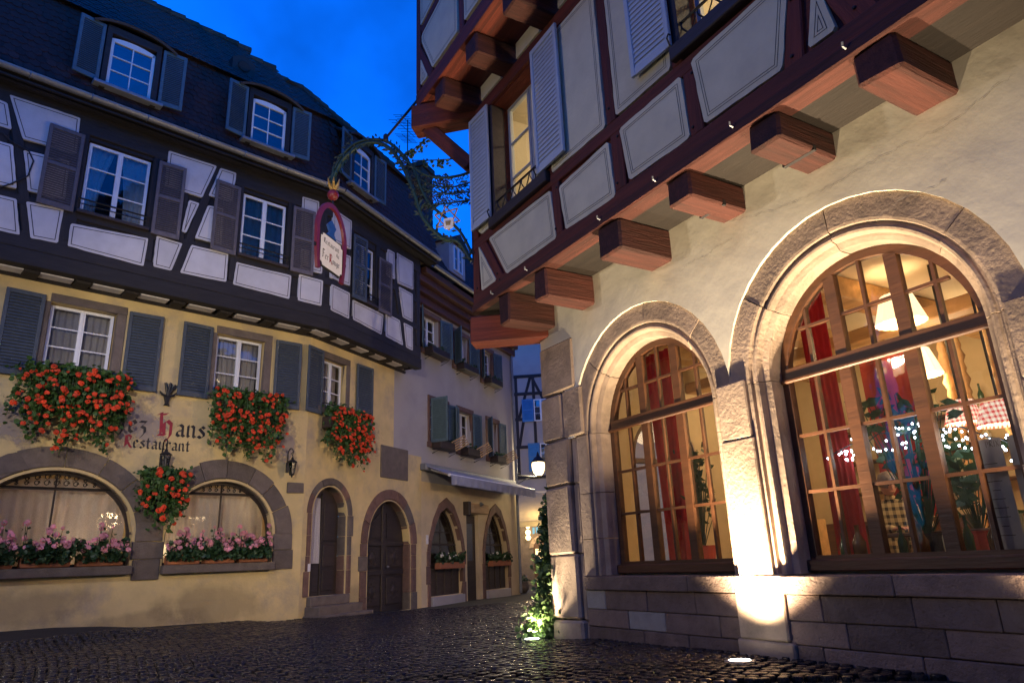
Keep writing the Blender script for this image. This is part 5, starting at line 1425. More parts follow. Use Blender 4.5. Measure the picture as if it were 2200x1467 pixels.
for i, (a, b, c, d) in enumerate(GU + GL):
    window(HG, A2, a + .03, b - .03, c + .03, d - .02, .14, fm=m_wframe, gm=m_glass)
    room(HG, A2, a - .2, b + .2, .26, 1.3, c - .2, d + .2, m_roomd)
    MB().cbox(a - .14, b + .14, -.05, .12, d, d + .16, .012, .004).obj('lintel_stone', m_rstone, HG, A2.M)
    MB().cbox(b, b + .15, -.03, .12, c - .1, d, .012, .004).obj('jamb_stone', m_rstone, HG, A2.M)
    MB().cbox(a - .14, a, -.03, .12, c - .1, d, .012, .004).obj('jamb_stone', m_rstone, HG, A2.M)
    MB().cbox(a - .18, b + .18, -.09, .16, c - .16, c, .012, .004).obj('sill_stone', m_rstone, HG, A2.M)
    la, ra = ((-1.45, .06), (-.5, .5), (-1.0, .08), (-1.5, .12), (.10, .05), (1.0, .06))[i] if False else ((.5, -.25), (.9, -.2), (.6, -.2), (1.55, -.12), (.35, -.1), (.75, -.08))[i]
    w_ = (b - a) / 2 + .08
    shutter(HG, A2, a - .04 - w_, a - .04, c - .03, d + .05, .04, m_shut_t, 22, False, hinge='r', angle=la)
    shutter(HG, A2, b + .04, b + .04 + w_, c - .03, d + .05, .04, m_shut_t, 22, False, hinge='l', angle=ra)
# cornice of brown boards, gutter, roof, chimney, dormer
CO = .62
for k, (o0, o1, z0, z1) in enumerate(((.0, .16, 8.72, 8.98), (0, .30, 8.99, 9.22), (.0, .46, 9.23, 9.46), (0, CO, 9.47, 9.66))):
    MB().cbox(4.10 if k < 3 else 4.3, gend + .1, -o1, .02, z0, z1, .02, .003).obj('cornice_board', m_bcornice, HG, A2.M)
g = MB(); n = 8
for i in range(n + 1):
    a = math.pi + math.pi * i / n
    for u in (4.56, gend + .15): g.v.append((u, -CO - .10 + .085 * math.cos(a), 9.80 + .085 * math.sin(a)))
for i in range(n): g.f.append((2 * i, 2 * i + 1, 2 * i + 3, 2 * i + 2))
link('gutter', g.mesh('gutter', True), m_zinc, HG, A2.M)
tiles(HG, A2, 4.62, gend + .1, (.62, 9.74), (-.75, 12.35), m_tile, 0, [(6.0, 7.3, 10.2, 11.45)], w=.18, e=.16)
for k in range(20):
    MB().tube([(0, 0, 0), (.38, 0, .012)], [.085, .10], 8).obj('ridge_tile', m_tile, HG, A2.M @ Matrix.Translation((4.62 + k * .36, .76, 12.36)))
MB().add([(4.62, -.6, 9.74), (4.62, .75, 12.35), (4.62, .75, 9.74)], [(0, 1, 2)]).obj('gable_verge', m_under, HG, A2.M)
MB().add([(gend + .1, -.6, 9.74), (gend + .1, .75, 12.35), (gend + .1, 2.2, 9.74)], [(0, 1, 2)]).obj('gable_verge', m_grey, HG, A2.M)
MB().add([(4.62, .76, 12.34), (gend + .1, .76, 12.34), (gend + .1, 2.4, 9.7), (4.62, 2.4, 9.7)], [(0, 1, 2, 3)]).obj('rear_roof', m_under, HG, A2.M)
cu0, cz0 = A2.uz(896, 346, -1.0); cu1 = A2.uz(926, 346, -1.0)[0]
cu1 = min(cu1, cu0 + .75)
ch = MB().cbox(cu0, cu1, .8, 1.45, 11.0, cz0, .02, .01).obj('chimney', m_tile, HG, A2.M)
MB().cbox(cu0 - .07, cu1 + .07, .73, 1.52, cz0 - .28, cz0 - .05, .02, .008).obj('chimney_cap', m_tile, ch, A2.M)
for q in range(9):
    MB().cbox(cu0 - .012, cu1 + .012, .79, 1.46, 12.2 + q * .22, 12.2 + q * .22 + .19, .01, .004).obj('brick_course', m_tile, ch, A2.M)
dob = MB().box(6.1, 7.2, -.42, .6, 10.25, 11.35).obj('dormer', m_grey, HG, A2.M)
MB().prism([(5.98, 11.35), (7.32, 11.35), (6.65, 11.75)], -.55, .7).obj('dormer_roof', m_tile, dob, A2.M)
window(HG, A2, 6.35, 6.95, 10.35, 11.25, -.47, 2, 2, m_wframe, m_glassd, .05, .02, 'dormer_window')
# downpipe at the end of the front
MB().tube([(gend - .12, -CO - .1, 9.72), (gend - .12, -.35, 9.2), (gend - .12, -.08, 8.9), (gend - .12, -.08, -.1)], .055, 8).obj('downpipe', m_lead, HG, A2.M)
# shop arches
for k, (c, hw, zs, rise, zb) in enumerate(GA):
    fn = pointed(c, hw, zs, rise)
    n = 8; us = [c - (hw + .0) * math.cos(math.pi * i / n) for i in range(n + 1)]
    pts_i = [(u, fn(u)) for u in us]
    pts_o = [(c + (u - c) * (hw + .17) / hw, zs + (fn(u) - zs) * (rise + .30) / rise) for u in us]
    for i in range(n):
        q = [pts_i[i], pts_i[i + 1], pts_o[i + 1], pts_o[i]]
        MB().prism(inset(q, .003), -.03 - R.uniform(0, .01), .1).obj('voussoir', m_rstone, HG, A2.M)
    for s in (-1, 1):
        for z0, z1 in ((-.3, .45), (.45, .95), (.95, 1.35)):
            x0, x1 = sorted((c + s * hw, c + s * (hw + .17 + R.choice((-.02, .02, .05)))))
            MB().cbox(x0, x1, -.03, .1, z0 + .003, z1 - .003, .012, .004).obj('jamb_stone', m_rstone, HG, A2.M)
    arch_window(HG, A2, c, hw - .01, zb + .85, lambda u, fn=fn: fn(u) - .01, .2, (c,), (1.9,), (), (1.55,), .06, .03, .06, .05, m_dwood, m_glass)
    MB().cbox(c - hw, c + hw, .12, .3, zb - .3, zb + .85, .012).obj('stall_riser', m_dwood, HG, A2.M)
    for j in range(4):
        MB().cbox(c - hw + .08 + j * hw * .47, c - hw + .05 + (j + .9) * hw * .47, .09, .13, zb - .1, zb + .75, .015).obj('riser_panel', m_dwood, HG, A2.M)
    room(HG, A2, c - hw - .1, c + hw + .1, .3, 1.8, .2, 2.9, m_roomd)
    MB().cbox(c - hw, c + hw, -.1, .12, -.35, .1, .012).obj('plinth_stone', m_grey, HG, A2.M)
sd = MB().cbox(7.74, 8.54, .12, .17, -.15, 2.45, .01).obj('shop_door', m_dwood, HG, A2.M)
MB().cbox(7.88, 8.4, .10, .13, .1, .9, .015).obj('door_panel', m_dwood, sd, A2.M)
MB().add([(7.88, .115, 1.05), (8.4, .115, 1.05), (8.4, .115, 2.2), (7.88, .115, 2.2)], [(0, 1, 2, 3)]).obj('pane', m_glass, sd, A2.M)
MB().cbox(5.24, 5.36, -.02, 0, 1.55, 1.8, .004).obj('notice', m_board, HG, A2.M)
# wooden sign over the shop door
ws = thing('shop_sign', 'small brown wooden sign reading LE above the dark shop door', 'sign', A2.w(8.3, -.12, 2.5))
MB().cbox(7.68, 9.05, -.16, -.05, 2.52, 2.82, .01).obj('sign_board', m_lwood, ws, A2.M)
MB().cbox(7.52, 7.70, -.20, .0, 2.44, 2.86, .01).obj('sign_end', m_dwood, ws, A2.M)
t = MB(); lettering(t, 'LE', 7.82, 2.575, .12, -.163, (.06, .02), gap=.16)
t.obj('sign_lettering', m_awnc, ws, A2.M)
sp = MB().lathe([(.03, 0), (.07, .10), (.075, .12)], 10).obj('sign_spotlight', m_zinc, ws, A2.M @ Matrix.Translation((8.25, -.25, 2.86)) @ Matrix.Rotation(rad(150), 4, 'X'))
# sill planters with wooden racks
k = 0
for i, (a, b, c, d) in enumerate(GU + GL):
    lab = ('upper', 'lower')[i // 3] + ' ' + ('left', 'middle', 'right')[i % 3]
    pl = thing('sill_planter', 'dark trough and rack on the sill of the %s window of the grey house' % lab, 'planter', A2.w((a + b) / 2, -.2, c - .1), 'sill planters of the grey house')
    MB().cbox(a - .05, b + .05, -.40, -.10, c - .20, c + .02, .012).obj('trough', m_dwood, pl, A2.M)
    g = MB()
    for s in (a, b): g.tube([(s + .1, -.02, c - .32), (s + .1, -.34, c - .205), (s + .1, -.02, c - .205)], .012, 4)
    g.obj('bracket', m_iron, pl, A2.M)
    if i >= 3:
        for j in range(5):
            MB().cbox(0, .5, 0, .02, j * .07, j * .07 + .042, .004).obj('rack_slat', m_lwood, pl, A2.M @ Matrix.Translation((b - .15, -.42, c - .22)) @ Matrix.Rotation(-.75, 4, 'Z') @ Matrix.Rotation(-.5, 4, 'Y'))
    g = MB(); rr = random.Random(i)
    for q in range(70): leaf_card(g, (rr.uniform(a - .05, b + .05), rr.uniform(-.4, -.12), c + rr.uniform(-.02, .14)), rr.uniform(.05, .09), rr)
    tag(g.obj('foliage', m_leaf_d, pl, A2.M), None, kind='stuff')
# awning over the shop
aw = thing('shop_awning', 'blue-grey canvas awning with scalloped valance over the shop arches', 'awning', A2.w(8.0, -.1, 3.5))
AU0, AU1, AO, AZ0, AZ1 = 5.0, 11.2, .95, 3.68, 3.40
MB().cbox(AU0 - .1, AU1 + .1, -.22, -.01, AZ0 - .08, AZ0 + .12, .02).obj('cassette', m_lead, aw, A2.M)
MB().add([(AU0, -.2, AZ0 + .02), (AU1, -.2, AZ0 + .02), (AU1, -AO, AZ1), (AU0, -AO, AZ1), (AU0, -.2, AZ0 + .035), (AU1, -.2, AZ0 + .035), (AU1, -AO, AZ1 + .015), (AU0, -AO, AZ1 + .015)],
         [(0, 1, 2, 3), (4, 5, 6, 7), (0, 1, 5, 4), (2, 3, 7, 6), (1, 2, 6, 5), (0, 3, 7, 4)]).obj('canopy', m_awn, aw, A2.M)
MB().tube([(AU0 - .05, -AO, AZ1), (AU1 + .05, -AO, AZ1)], .04, 8).obj('front_bar', m_wframe, aw, A2.M)
v = MB(); n = 84
for i in range(n + 1):
    u = AU0 + (AU1 - AU0) * i / n
    for q in range(2): v.v.append((u, -AO - .045 + .03 * q * math.sin(i * 1.1), AZ1 - q * (.25 + .02 * abs(math.sin(i * .75)))))
for i in range(n): v.f.append((2 * i, 2 * i + 2, 2 * i + 3, 2 * i + 1))
va = link('valance', v.mesh('valance', True), m_awn, aw, A2.M)
for u in (AU0 + .15, AU1 - .15):
    MB().tube([(u, -.15, AZ0 - .02), (u + (.3 if u < 8 else -.3), -.6, AZ0 - .2), (u, -AO, AZ1)], .025, 6).obj('folding_arm', m_wframe, aw, A2.M)

# ------------------------------------------------------------------ half-timbered house closing the lane
HF = thing('far_house', 'far half-timbered house with bright blue shutters at the end of the lane', 'house', D.w(2, .2, -.1))
FO = 0.0
def duz(p): return D.uz(*p, 0)
MB().box(-3.5, 6, 0.02, 6, -.6, 13).obj('wall', m_grey, HF, D.M)
for z in (5.0, 6.55, 8.0, 9.35, 10.3): beam(HF, D, (-3.5, z), (6, z), .16, -.03, .06, m_dtimber, 'rail', .01)
for u in (.10, 1.02, 1.85, 2.7, 3.6): beam(HF, D, (u, 5.08), (u, 10.3), .15, -.026, .06, m_dtimber, 'post', .01)
for a, b in (((.2, 8.05), (.9, 10.3)), ((1.95, 8.05), (.9, 10.35)), ((.15, 6.5), (.45, 8))): beam(HF, D, a, b, .14, -.022, .06, m_dtimber, 'brace', .01)
for q in ((1125, 895, 1146, 850), (1146, 902, 1175, 855), ):
    pass
FWN = []
for (x0, y0, x1, y1) in ((1146, 858, 1178, 903), (1160, 952, 1190, 1010), (1158, 1062, 1190, 1110)):
    a, zt = duz((x0, y0)); b, zb = duz((x1, y1))
    window(HF, D, a, b, zb, zt, -.05, gm=m_glassd)
    shutter(HF, D, a - .62, a - .02, zb - .02, zt + .02, .03, m_shut_blue, 14, True)
    shutter(HF, D, b + .02, b + .62, zb - .02, zt + .02, .03, m_shut_blue, 14, True)
a, zt = duz((1108, 905)); MB().cbox(-.2, .0, -.08, .1, 4.2, 5.6, .01).obj('shutter_board', m_shut_blue, HF, D.M)
tiles(HF, D, -3.6, 6, (.5, 12.9), (-3.5, 16.5), m_tile, 0, w=.25, e=.22)
# lit cafe front below
c, hw, zs, rise = 1.18, .55, 1.55, .42
MB().cbox(-1, 5, -.06, .03, -.5, 4.1, .01).obj('cafe_front', m_gstone, HF, D.M)
for i in range(8):
    a0, a1 = math.pi * i / 8 + .01, math.pi * (i + 1) / 8 - .01
    MB().prism([(c + hw * math.cos(a0), zs + rise * math.sin(a0)), (c + (hw + .2) * math.cos(a0), zs + (rise + .2) * math.sin(a0)), (c + (hw + .2) * math.cos(a1), zs + (rise + .2) * math.sin(a1)), (c + hw * math.cos(a1), zs + rise * math.sin(a1))], -.12, .0).obj('voussoir', m_sand, HF, D.M)
fn = ell(c, hw, zs, rise)
cd = MB().prism([(c - hw, -.2), (c + hw, -.2)] + [(c + hw * math.cos(math.pi * i / 12), fn(c + hw * math.cos(math.pi * i / 12))) for i in range(13)], -.075, -.02).obj('cafe_door', m_oak, HF, D.M)
mlit = emat('lit_door_pane', (1.0, .68, .32), 2.2)
for i in range(3):
    for j in range(3):
        MB().box(c - hw + .10 + i * .32, c - hw + .36 + i * .32, -.085, -.074, .55 + j * .34, .83 + j * .34).obj('pane', mlit, cd, D.M)
t = MB()
for i in range(5): t.prism([(c - .55 + i * .17, 2.22 + .05 * math.sin(i * .8)), (c - .44 + i * .17, 2.24 + .05 * math.sin(i * .8)), (c - .44 + i * .17, 2.55 + .05 * math.sin(i * .8)), (c - .55 + i * .17, 2.53 + .05 * math.sin(i * .8))], -.075, -.06)
t.obj('painted_sign', m_shut_blue, HF, D.M)
aw2 = thing('cafe_awning', 'lit cream awning over the far cafe door', 'awning', D.w(2, -.2, 3.2))
MB().add([(.05, -.1, 4.15), (4, -.1, 4.15), (4, -2.3, 2.72), (.05, -2.3, 2.72), (.05, -.1, 4.17), (4, -.1, 4.17), (4, -2.3, 2.74), (.05, -2.3, 2.74)],
         [(0, 1, 2, 3), (4, 5, 6, 7), (0, 1, 5, 4), (2, 3, 7, 6), (1, 2, 6, 5), (0, 3, 7, 4)]).obj('canopy', m_awnc, aw2, D.M)
MB().cbox(.05, 4, -2.34, -2.30, 2.48, 2.74, .01).obj('valance', m_awnc, aw2, D.M)
for u in (.12, 3.9): MB().tube([(u, -.06, 3.3), (u, -2.28, 2.70)], .03, 6).obj('arm', m_wframe, aw2, D.M)
# wall globes beside the cafe door
gl = thing('globe_light', 'string of three round lit globes by the far cafe front', 'lamp', D.w(.45, -.3, 2.2))
for z, r in ((2.55, .09), (2.30, .13), (2.05, .13)):
    MB().lathe([(.01, -r)] + [(r * math.cos(a), r * math.sin(a)) for a in (-1, -.5, 0, .5, 1)] + [(.01, r)], 10, (.42, -.3, z)).obj('globe', m_glow, gl, D.M, True)
MB().tube([(.42, -.05, 2.7), (.42, -.3, 2.72), (.42, -.3, 1.95)], .012, 5).obj('globe_rod', m_iron, gl, D.M)
point_light('cafe_light', D.w(.9, -1.5, 2.45), 170, (1, .74, .42), .15, gl)
# house on the other side of the lane, behind the corner pillar from here
HL = thing('lane_house', 'plain grey house on the right of the lane, hidden behind the sandstone pillar', 'house', (6, 27, -.1))
LF = Frame(3.3, 20.0, .03, 1)
m = MB(); wh = [(2 + 3 * i, 3 + 3 * i, z, z + 1.3) for i in range(4) for z in (3.6, 6.6)]
wall_holes(m, 0, 14, -.5, 9.6, [], 0, .2)
m.obj('wall', m_grey, HL, LF.M @ Matrix.Scale(-1, 4, (0, 1, 0)))
MB().box(0, 14, -7, -.02, -.5, 9.5).obj('core', m_grey, HL, LF.M)
MB().prism([(-.2, 9.5), (14.2, 9.5), (14.2, 12.5), (-.2, 12.5)], -5, -2).obj('roof', m_tile_g, HL, LF.M)
for a, b, c, d in wh: MB().cbox(a, b, -.02, .04, c, d, .01).obj('shutter', m_shut_t, HL, LF.M)

# ------------------------------------------------------------------ the rest of the square, outside the picture: it closes the sky off and shows in the panes
def neighbour(label, a, b, h, matl):
    dx, dy = b[0] - a[0], b[1] - a[1]; L = math.hypot(dx, dy); fr = Frame(a[0], a[1], dx, dy)
    t = thing('neighbour_house', label, 'house', (*[(p + q) / 2 for p, q in zip(a, b)], 0), 'houses around the square outside the picture')
    MB().box(0, L, 0, 6, -.5, h).obj('wall', matl, t, fr.M)
    MB().add([(-.3, -.5, h), (L + .3, -.5, h), (L + .3, 3, h + 3.4), (-.3, 3, h + 3.4), (-.3, 6.5, h), (L + .3, 6.5, h)], [(0, 1, 2, 3), (3, 2, 5, 4), (0, 3, 4), (1, 5, 2), (0, 4, 5, 1)]).obj('roof', m_tile, t, fr.M)
    k = int(L / 2.6)
    for i in range(k):
        for z in (1.2, 4.4, 7.4):
            u = (i + .5) * L / k
            w = MB().cbox(u - .5, u + .5, -.03, .05, z, z + 1.5, .01).obj('window', m_wframe, t, fr.M)
            MB().add([(u - .43, -.034, z + .07), (u + .43, -.034, z + .07), (u + .43, -.034, z + 1.43), (u - .43, -.034, z + 1.43)], [(0, 1, 2, 3)]).obj('pane', m_glassd, w, fr.M)
            for s_ in (-1, 1): MB().cbox(min(u + s_ * .55, u + s_ * 1.05), max(u + s_ * .55, u + s_ * 1.05), -.06, -.01, z, z + 1.5, .01).obj('shutter', m_shut_d, t, fr.M)
neighbour('beige plastered house on the left of the square, outside the picture', (-12.0, -9.0), (-15.2, 5.4), 9.5, m_beige)
neighbour('grey plastered house behind the viewpoint, outside the picture', (8.0, -11.0), (-11.5, -10.0), 10.0, m_grey)
neighbour('cream plastered house to the right of the viewpoint, outside the picture', (5.2, 1.9), (8.4, -10.0), 10.5, m_cream)
# ------------------------------------------------------------------ flower baskets and boxes
def geraniums(name, label, fr, u0, u1, z0, z1, o0, o1, nleaf, nfl, heads, leafm, trail, seed, cat, group, box=None, fs=(.085, .135), lab_box=None, peak=0.0):
    """leafy mass bulging out of a box on the wall, flower heads on its outside"""
    rr = random.Random(seed)
    t = thing(name, label, cat, fr.w((u0 + u1) / 2, -(o0 + o1) / 2, z0 if box is None else box[2]), group)
    cu, hu = (u0 + u1) / 2, (u1 - u0) / 2
    def env(s, v):     # outward bulge at relative position along/height
        return o0 + (o1 - o0) * math.sqrt(max(0, 1 - s * s)) * math.sin(math.pi * min(1, .22 + .66 * v)) ** .7
    lf = MB(); st = MB()
    def head(u, d, z):
        r = rr.uniform(*fs) * rr.choice((.62, .85, 1, 1))
        T = fr.M @ Matrix.Translation((u, -d, z)) @ Matrix.Rotation(rr.uniform(.5, 1.4), 4, 'X') @ Matrix.Rotation(rr.uniform(-.5, .5), 4, 'Y') @ Matrix.Rotation(rr.uniform(0, 6), 4, 'Z') @ Matrix.Diagonal((r, r, r * rr.uniform(.7, 1), 1))
        link('flower_head', heads[rr.randrange(4)], None, t, T)
    if trail:
        ns = 34; left = nfl
        for k in range(ns):
            s0 = -1 + 2 * (k + .5) / ns + rr.uniform(-.05, .05)
            L = (z1 - z0) * (1.08 - .42 * abs(s0) ** 2.2) * rr.uniform(.52, 1.06); drift = s0 * rr.uniform(.0, .22) * hu + rr.uniform(-.08, .08)
            pts = []
            for q in range(9):
                f = q / 8; d = o0 + (o1 - o0) * math.sqrt(max(.12, 1 - s0 * s0)) * math.sin(math.pi * min(1, .22 + .62 * f)) * rr.uniform(.85, 1.1)
                pts.append(Vector((cu + s0 * hu * .94 + drift * f, -d, z1 - .08 - L * f + (.16 * math.sin(f * 9) if f < .3 else 0))))
            st.tube(pts, .006, 3, False)
            for _ in range(nleaf // ns):
                f = rr.random() ** 1.25 * 7.99; q = int(f); c = pts[q].lerp(pts[q + 1], f - q)
                w = .10 * (1 - f / 11)
                leaf_card(lf, (c.x + rr.gauss(0, w), c.y + rr.uniform(-.08, .16), c.z + rr.gauss(0, .06)), rr.uniform(.045, .10), rr)
            for _ in range(max(1, round(left / (ns - k)))):
                f = rr.random() ** .85 * 7.99; q = int(f); c = pts[q].lerp(pts[q + 1], f - q); left -= 1
                p = Vector((c.x + rr.gauss(0, .07), c.y - rr.uniform(.05, .16), c.z + rr.gauss(0, .05)))
                head(p.x, -p.y, p.z); st.tube([c, p], .005, 3, False)
        for _ in range(nleaf // 4):
            s0 = rr.uniform(-1, 1); leaf_card(lf, (cu + s0 * hu * .95, -rr.uniform(.08, .34), z1 - .05 + rr.gauss(0, .07)), rr.uniform(.05, .10), rr)
    else:
        for _ in range(nleaf):
            s0 = rr.uniform(-1, 1); v = rr.random() ** .9
            z = z0 + (z1 - z0) * v * (.75 + .3 * math.sin(s0 * 7 + seed))
            leaf_card(lf, (cu + s0 * hu * rr.uniform(.92, 1.06), -(o0 + (o1 - o0) * rr.random()), z), rr.uniform(.05, .10), rr)
        for k in range(nfl):
            s0 = rr.uniform(-1, 1); v = rr.uniform(.45, 1.0); u = cu + s0 * hu; d = o0 + (o1 - o0) * rr.uniform(.2, 1.1)
            z = z0 + (z1 - z0) * v + peak * rr.random() ** 1.6 * (.5 + .5 * math.sin(s0 * 5 + seed))
            head(u, d, z); st.tube([(u, -d, z), (u + rr.uniform(-.04, .04), -d * .7, z0)], .006, 3, False)
            for q in range(2): leaf_card(lf, (u + rr.gauss(0, .04), -d * .9, z - rr.uniform(.06, .2)), .06, rr)
    tag(lf.obj('foliage', leafm, t, fr.M), None, kind='stuff')
    tag(st.obj('stems', leafm, t, fr.M), None, kind='stuff')
    if box:
        MB().cbox(*box[0:2], -box[4], -box[3], box[2], box[5], .015, .003).obj('planter_box', m_terra if trail == 0 else m_dwood, t, fr.M)
    return t
GRP = 'red geranium boxes of the yellow house'
geraniums('geranium_box', 'widest cascade of scarlet geraniums under the leftmost first-floor window', A1, -5.62, -3.86, 3.30, 4.64, .16, .56, 2500, 150, RED, m_leaf, 1, 1, 'flower box', GRP, (-5.4, -4.1, 4.15, .08, .34, 4.42))
geraniums('geranium_box', 'cascade of scarlet geraniums under the middle first-floor window right of the lettering', A1, -2.28, -.70, 3.38, 4.64, .16, .54, 2200, 130, RED, m_leaf, 1, 2, 'flower box', GRP, (-2.2, -1.1, 4.15, .08, .34, 4.42))
geraniums('geranium_box', 'cascade of scarlet geraniums under the first-floor window above the arched doors', A2, .46, 2.0, 3.42, 4.64, .16, .56, 2200, 130, RED, m_leaf, 1, 3, 'flower box', GRP, (.4, 1.5, 4.15, .08, .34, 4.42))
geraniums('geranium_basket', 'small hanging basket of red geraniums on the pier between the arched windows', A1, -3.46, -2.64, 2.02, 2.90, .14, .46, 900, 48, RED, m_leaf, 1, 4, 'flower basket', None, (-3.30, -2.86, 2.42, .06, .28, 2.62))
k = 0
for c, hw, zb, nb, w in ((LW[0][0], LW[0][1], LW[0][4], 3, 'left'), (LW[1][0], LW[1][1], LW[1][4], 3, 'right')):
    for i in range(nb):
        a = c - hw + .06 + i * (2 * hw - .1) / nb; b = a + (2 * hw - .1) / nb - .10
        geraniums('window_box', 'terracotta box of pink geraniums, %s of three on the %s arched window sill' % (('left one', 'middle one', 'right one')[i], w), A1, a - .03, b + .03, zb + .08, zb + .46, .02, .26, 520, 42, PINK, m_leaf_d, 0, 50 + k,
                  'flower box', 'pink geranium boxes on the arched sills', (a, b, zb + .005, -.06, .14, zb + .19), (.095, .14), peak=.46)
        k += 1
for c, w in ((GA[0][0], 'left'), (GA[1][0], 'right')):
    geraniums('shop_planter', 'row of dark greenery with white flowers in the %s pointed shop arch' % w, A2, c - .78, c + .78, 1.0, 1.30, .05, .25, 500, 9, [flower_mesh('flower_head', m_whitefl, 40 + q) for q in range(4)], m_leaf_d, 0, 70 + int(c), 'planter', 'planters in the shop arches', (c - .75, c + .75, .85, .02, .22, 1.03), (.07, .11))

# ------------------------------------------------------------------ wall lanterns of the yellow house
def wall_lantern(label, fr, u, z, glow=0.0):
    t = thing('wall_lantern', label, 'lantern', fr.w(u, -.2, z), 'black iron wall lanterns')
    o = .24
    g = MB()
    g.tube([(u, -.02, z + .12), (u, -.02, z + .38)], .014, 5)
    g.tube([(u, -.02 - o * (1 - math.cos(a)) / 2 , z + .38 + .12 * math.sin(a)) for a in [math.pi * i / 10 for i in range(11)]], .011, 5)
    g.tube([(u, -o + .02 + .05 * math.cos(a) * (1 - a / 9), z + .36 + .05 * math.sin(a) * (1 - a / 9)) for a in [i * .6 for i in range(11)]], .008, 4)
    g.tube([(u, -o - .0, z + .38), (u, -o, z + .28)], .008, 4)
    g.cbox(u - .035, u + .035, -.028, -.0, z - .02, z + .20, .006)
    g.obj('bracket', m_iron, t, fr.M)
    MB().lathe([(.012, .30), (.03, .27), (.035, .24), (.115, .19), (.12, .175), (.10, .17)], 6, (u, -o, z)).obj('lantern_roof', m_iron, t, fr.M)
    c = MB()
    for k in range(6):
        a = k * math.pi / 3
        c.tube([(u + .095 * math.cos(a), -o + .095 * math.sin(a), z + .175), (u + .055 * math.cos(a), -o + .055 * math.sin(a), z - .08)], .007, 4)
    c.lathe([(.06, -.10), (.065, -.08), (.05, -.07)], 6, (u, -o, z)); c.lathe([(.008, -.15), (.02, -.12), (.03, -.10)], 6, (u, -o, z))
    c.obj('lantern_cage', m_iron, t, fr.M)
    MB().lathe([(.05, -.07), (.088, .165)], 6, (u, -o, z)).obj('lantern_glass', m_glassd, t, fr.M)
    MB().lathe([(.01, -.06), (.016, -.02), (.016, .06), (.006, .1)], 6, (u, -o, z)).obj('bulb', m_board, t, fr.M)
wall_lantern('black iron wall lantern hanging below the painted word Restaurant', A1, -3.09, 3.06)
wall_lantern('black iron wall lantern at the right end of the yellow front beside the door', A1, -.44, 3.08)
# iron ornament above the lettering
orn = thing('iron_ornament', 'small black iron ornament like an open hand above the painted lettering', 'ornament', A1.w(-3.12, -.05, 4.3))
g = MB()
for a in (-.25, .12, .5): g.tube([(-3.12, -.05, 4.44), (-3.12 + .27 * math.sin(a), -.07, 4.44 + .27 * math.cos(a))], [.030, .026], 6)
for s in (-1, 1): g.tube([(-3.12, -.05, 4.42), (-3.12 + s * .11, -.06, 4.46), (-3.12 + s * .16, -.06, 4.52), (-3.12 + s * .17, -.06, 4.47)], [.03, .025, .014, .006], 6)
g.obj('rods', m_iron, orn, A1.M)
MB().prism([(-3.19, 4.46), (-3.16, 4.36), (-3.145, 4.30), (-3.17, 4.24), (-3.12, 4.265), (-3.07, 4.24), (-3.095, 4.30), (-3.08, 4.36), (-3.05, 4.46), (-3.12, 4.48)], -.075, 0).obj('body', m_iron, orn, A1.M)

# ------------------------------------------------------------------ wrought iron bracket with the horseshoe sign
def kz(p, o=0): return K.uz(p[0], p[1], o)
def kpath(pts, y=0.0, n=6):
    q = [kz(p) for p in pts]; out = []
    for i in range(len(q) - 1):     # Catmull-Rom
        a, b, c, d = q[max(i - 1, 0)], q[i], q[i + 1], q[min(i + 2, len(q) - 1)]
        for k in range(n):
            t = k / n
            f = lambda j: .5 * ((2 * b[j]) + (-a[j] + c[j]) * t + (2 * a[j] - 5 * b[j] + 4 * c[j] - d[j]) * t * t + (-a[j] + 3 * b[j] - 3 * c[j] + d[j]) * t ** 3)
            out.append((f(0), y, f(1)))
    out.append((q[-1][0], y, q[-1][1])); return out
BK = thing('sign_bracket', 'curved wrought iron sign bracket with green leaves and gilt star on the corner post', 'bracket', K.w(0, 0, 6))
KM = K.M
outer = kpath([(1012, 560), (985, 520), (950, 512), (910, 470), (895, 430), (880, 390), (862, 352), (838, 320), (805, 306), (770, 315), (740, 340), (722, 370), (714, 392)])
innr = kpath([(1014, 545), (990, 500), (960, 470), (925, 440), (905, 405), (893, 372), (870, 338), (838, 308), (806, 300), (765, 308), (735, 335), (716, 370), (712, 395)])
top = kpath([(1010, 370), (985, 378), (950, 382), (915, 376), (880, 352), (850, 318)])
for nm, P, r in (('arc', outer, .034), ('arc', innr, .026), ('arc', top, .022), ('arc', kpath([(1010, 392), (970, 402), (930, 398), (900, 384)]), .012), ('arc', kpath([(1010, 412), (970, 416), (930, 412), (905, 402)]), .012), ('arc', kpath([(1010, 430), (970, 436), (935, 440), (915, 440)]), .014)):
    MB().tube(P, r, 6).obj('arc', m_green_iron, BK, KM, True)
MB().tube([(0.0, .0, kz((1008, 360))[1]), (0.0, .0, kz((1014, 565))[1])], .028, 8).obj('wall_bar', m_iron, BK, KM)
lf = MB(); rr = random.Random(5)
def leaf_strip(P, n, s, off):
    for _ in range(n):
        i = rr.randrange(len(P) - 1); t = rr.random(); a, b = Vector(P[i]), Vector(P[i + 1])
        c = a.lerp(b, t) + Vector((rr.uniform(-off, off), rr.uniform(-.04, .04), rr.uniform(-off, off)))
        d = (b - a).normalized(); an = rr.choice((-.7, .7)) + rr.uniform(-.3, .3)
        d = Matrix.Rotation(an, 3, 'Y') @ d; nn = Vector((0, 1, 0)); w = d.cross(nn).normalized(); L = s * rr.uniform(.7, 1.2)
        lf.add([c, c + d * L * .5 + w * L * .2 + nn * .01, c + d * L, c + d * L * .5 - w * L * .2 + nn * .01], [(0, 1, 2, 3)])
leaf_strip(outer, 190, .11, .04); leaf_strip(innr, 80, .10, .04); leaf_strip(top, 45, .08, .04)
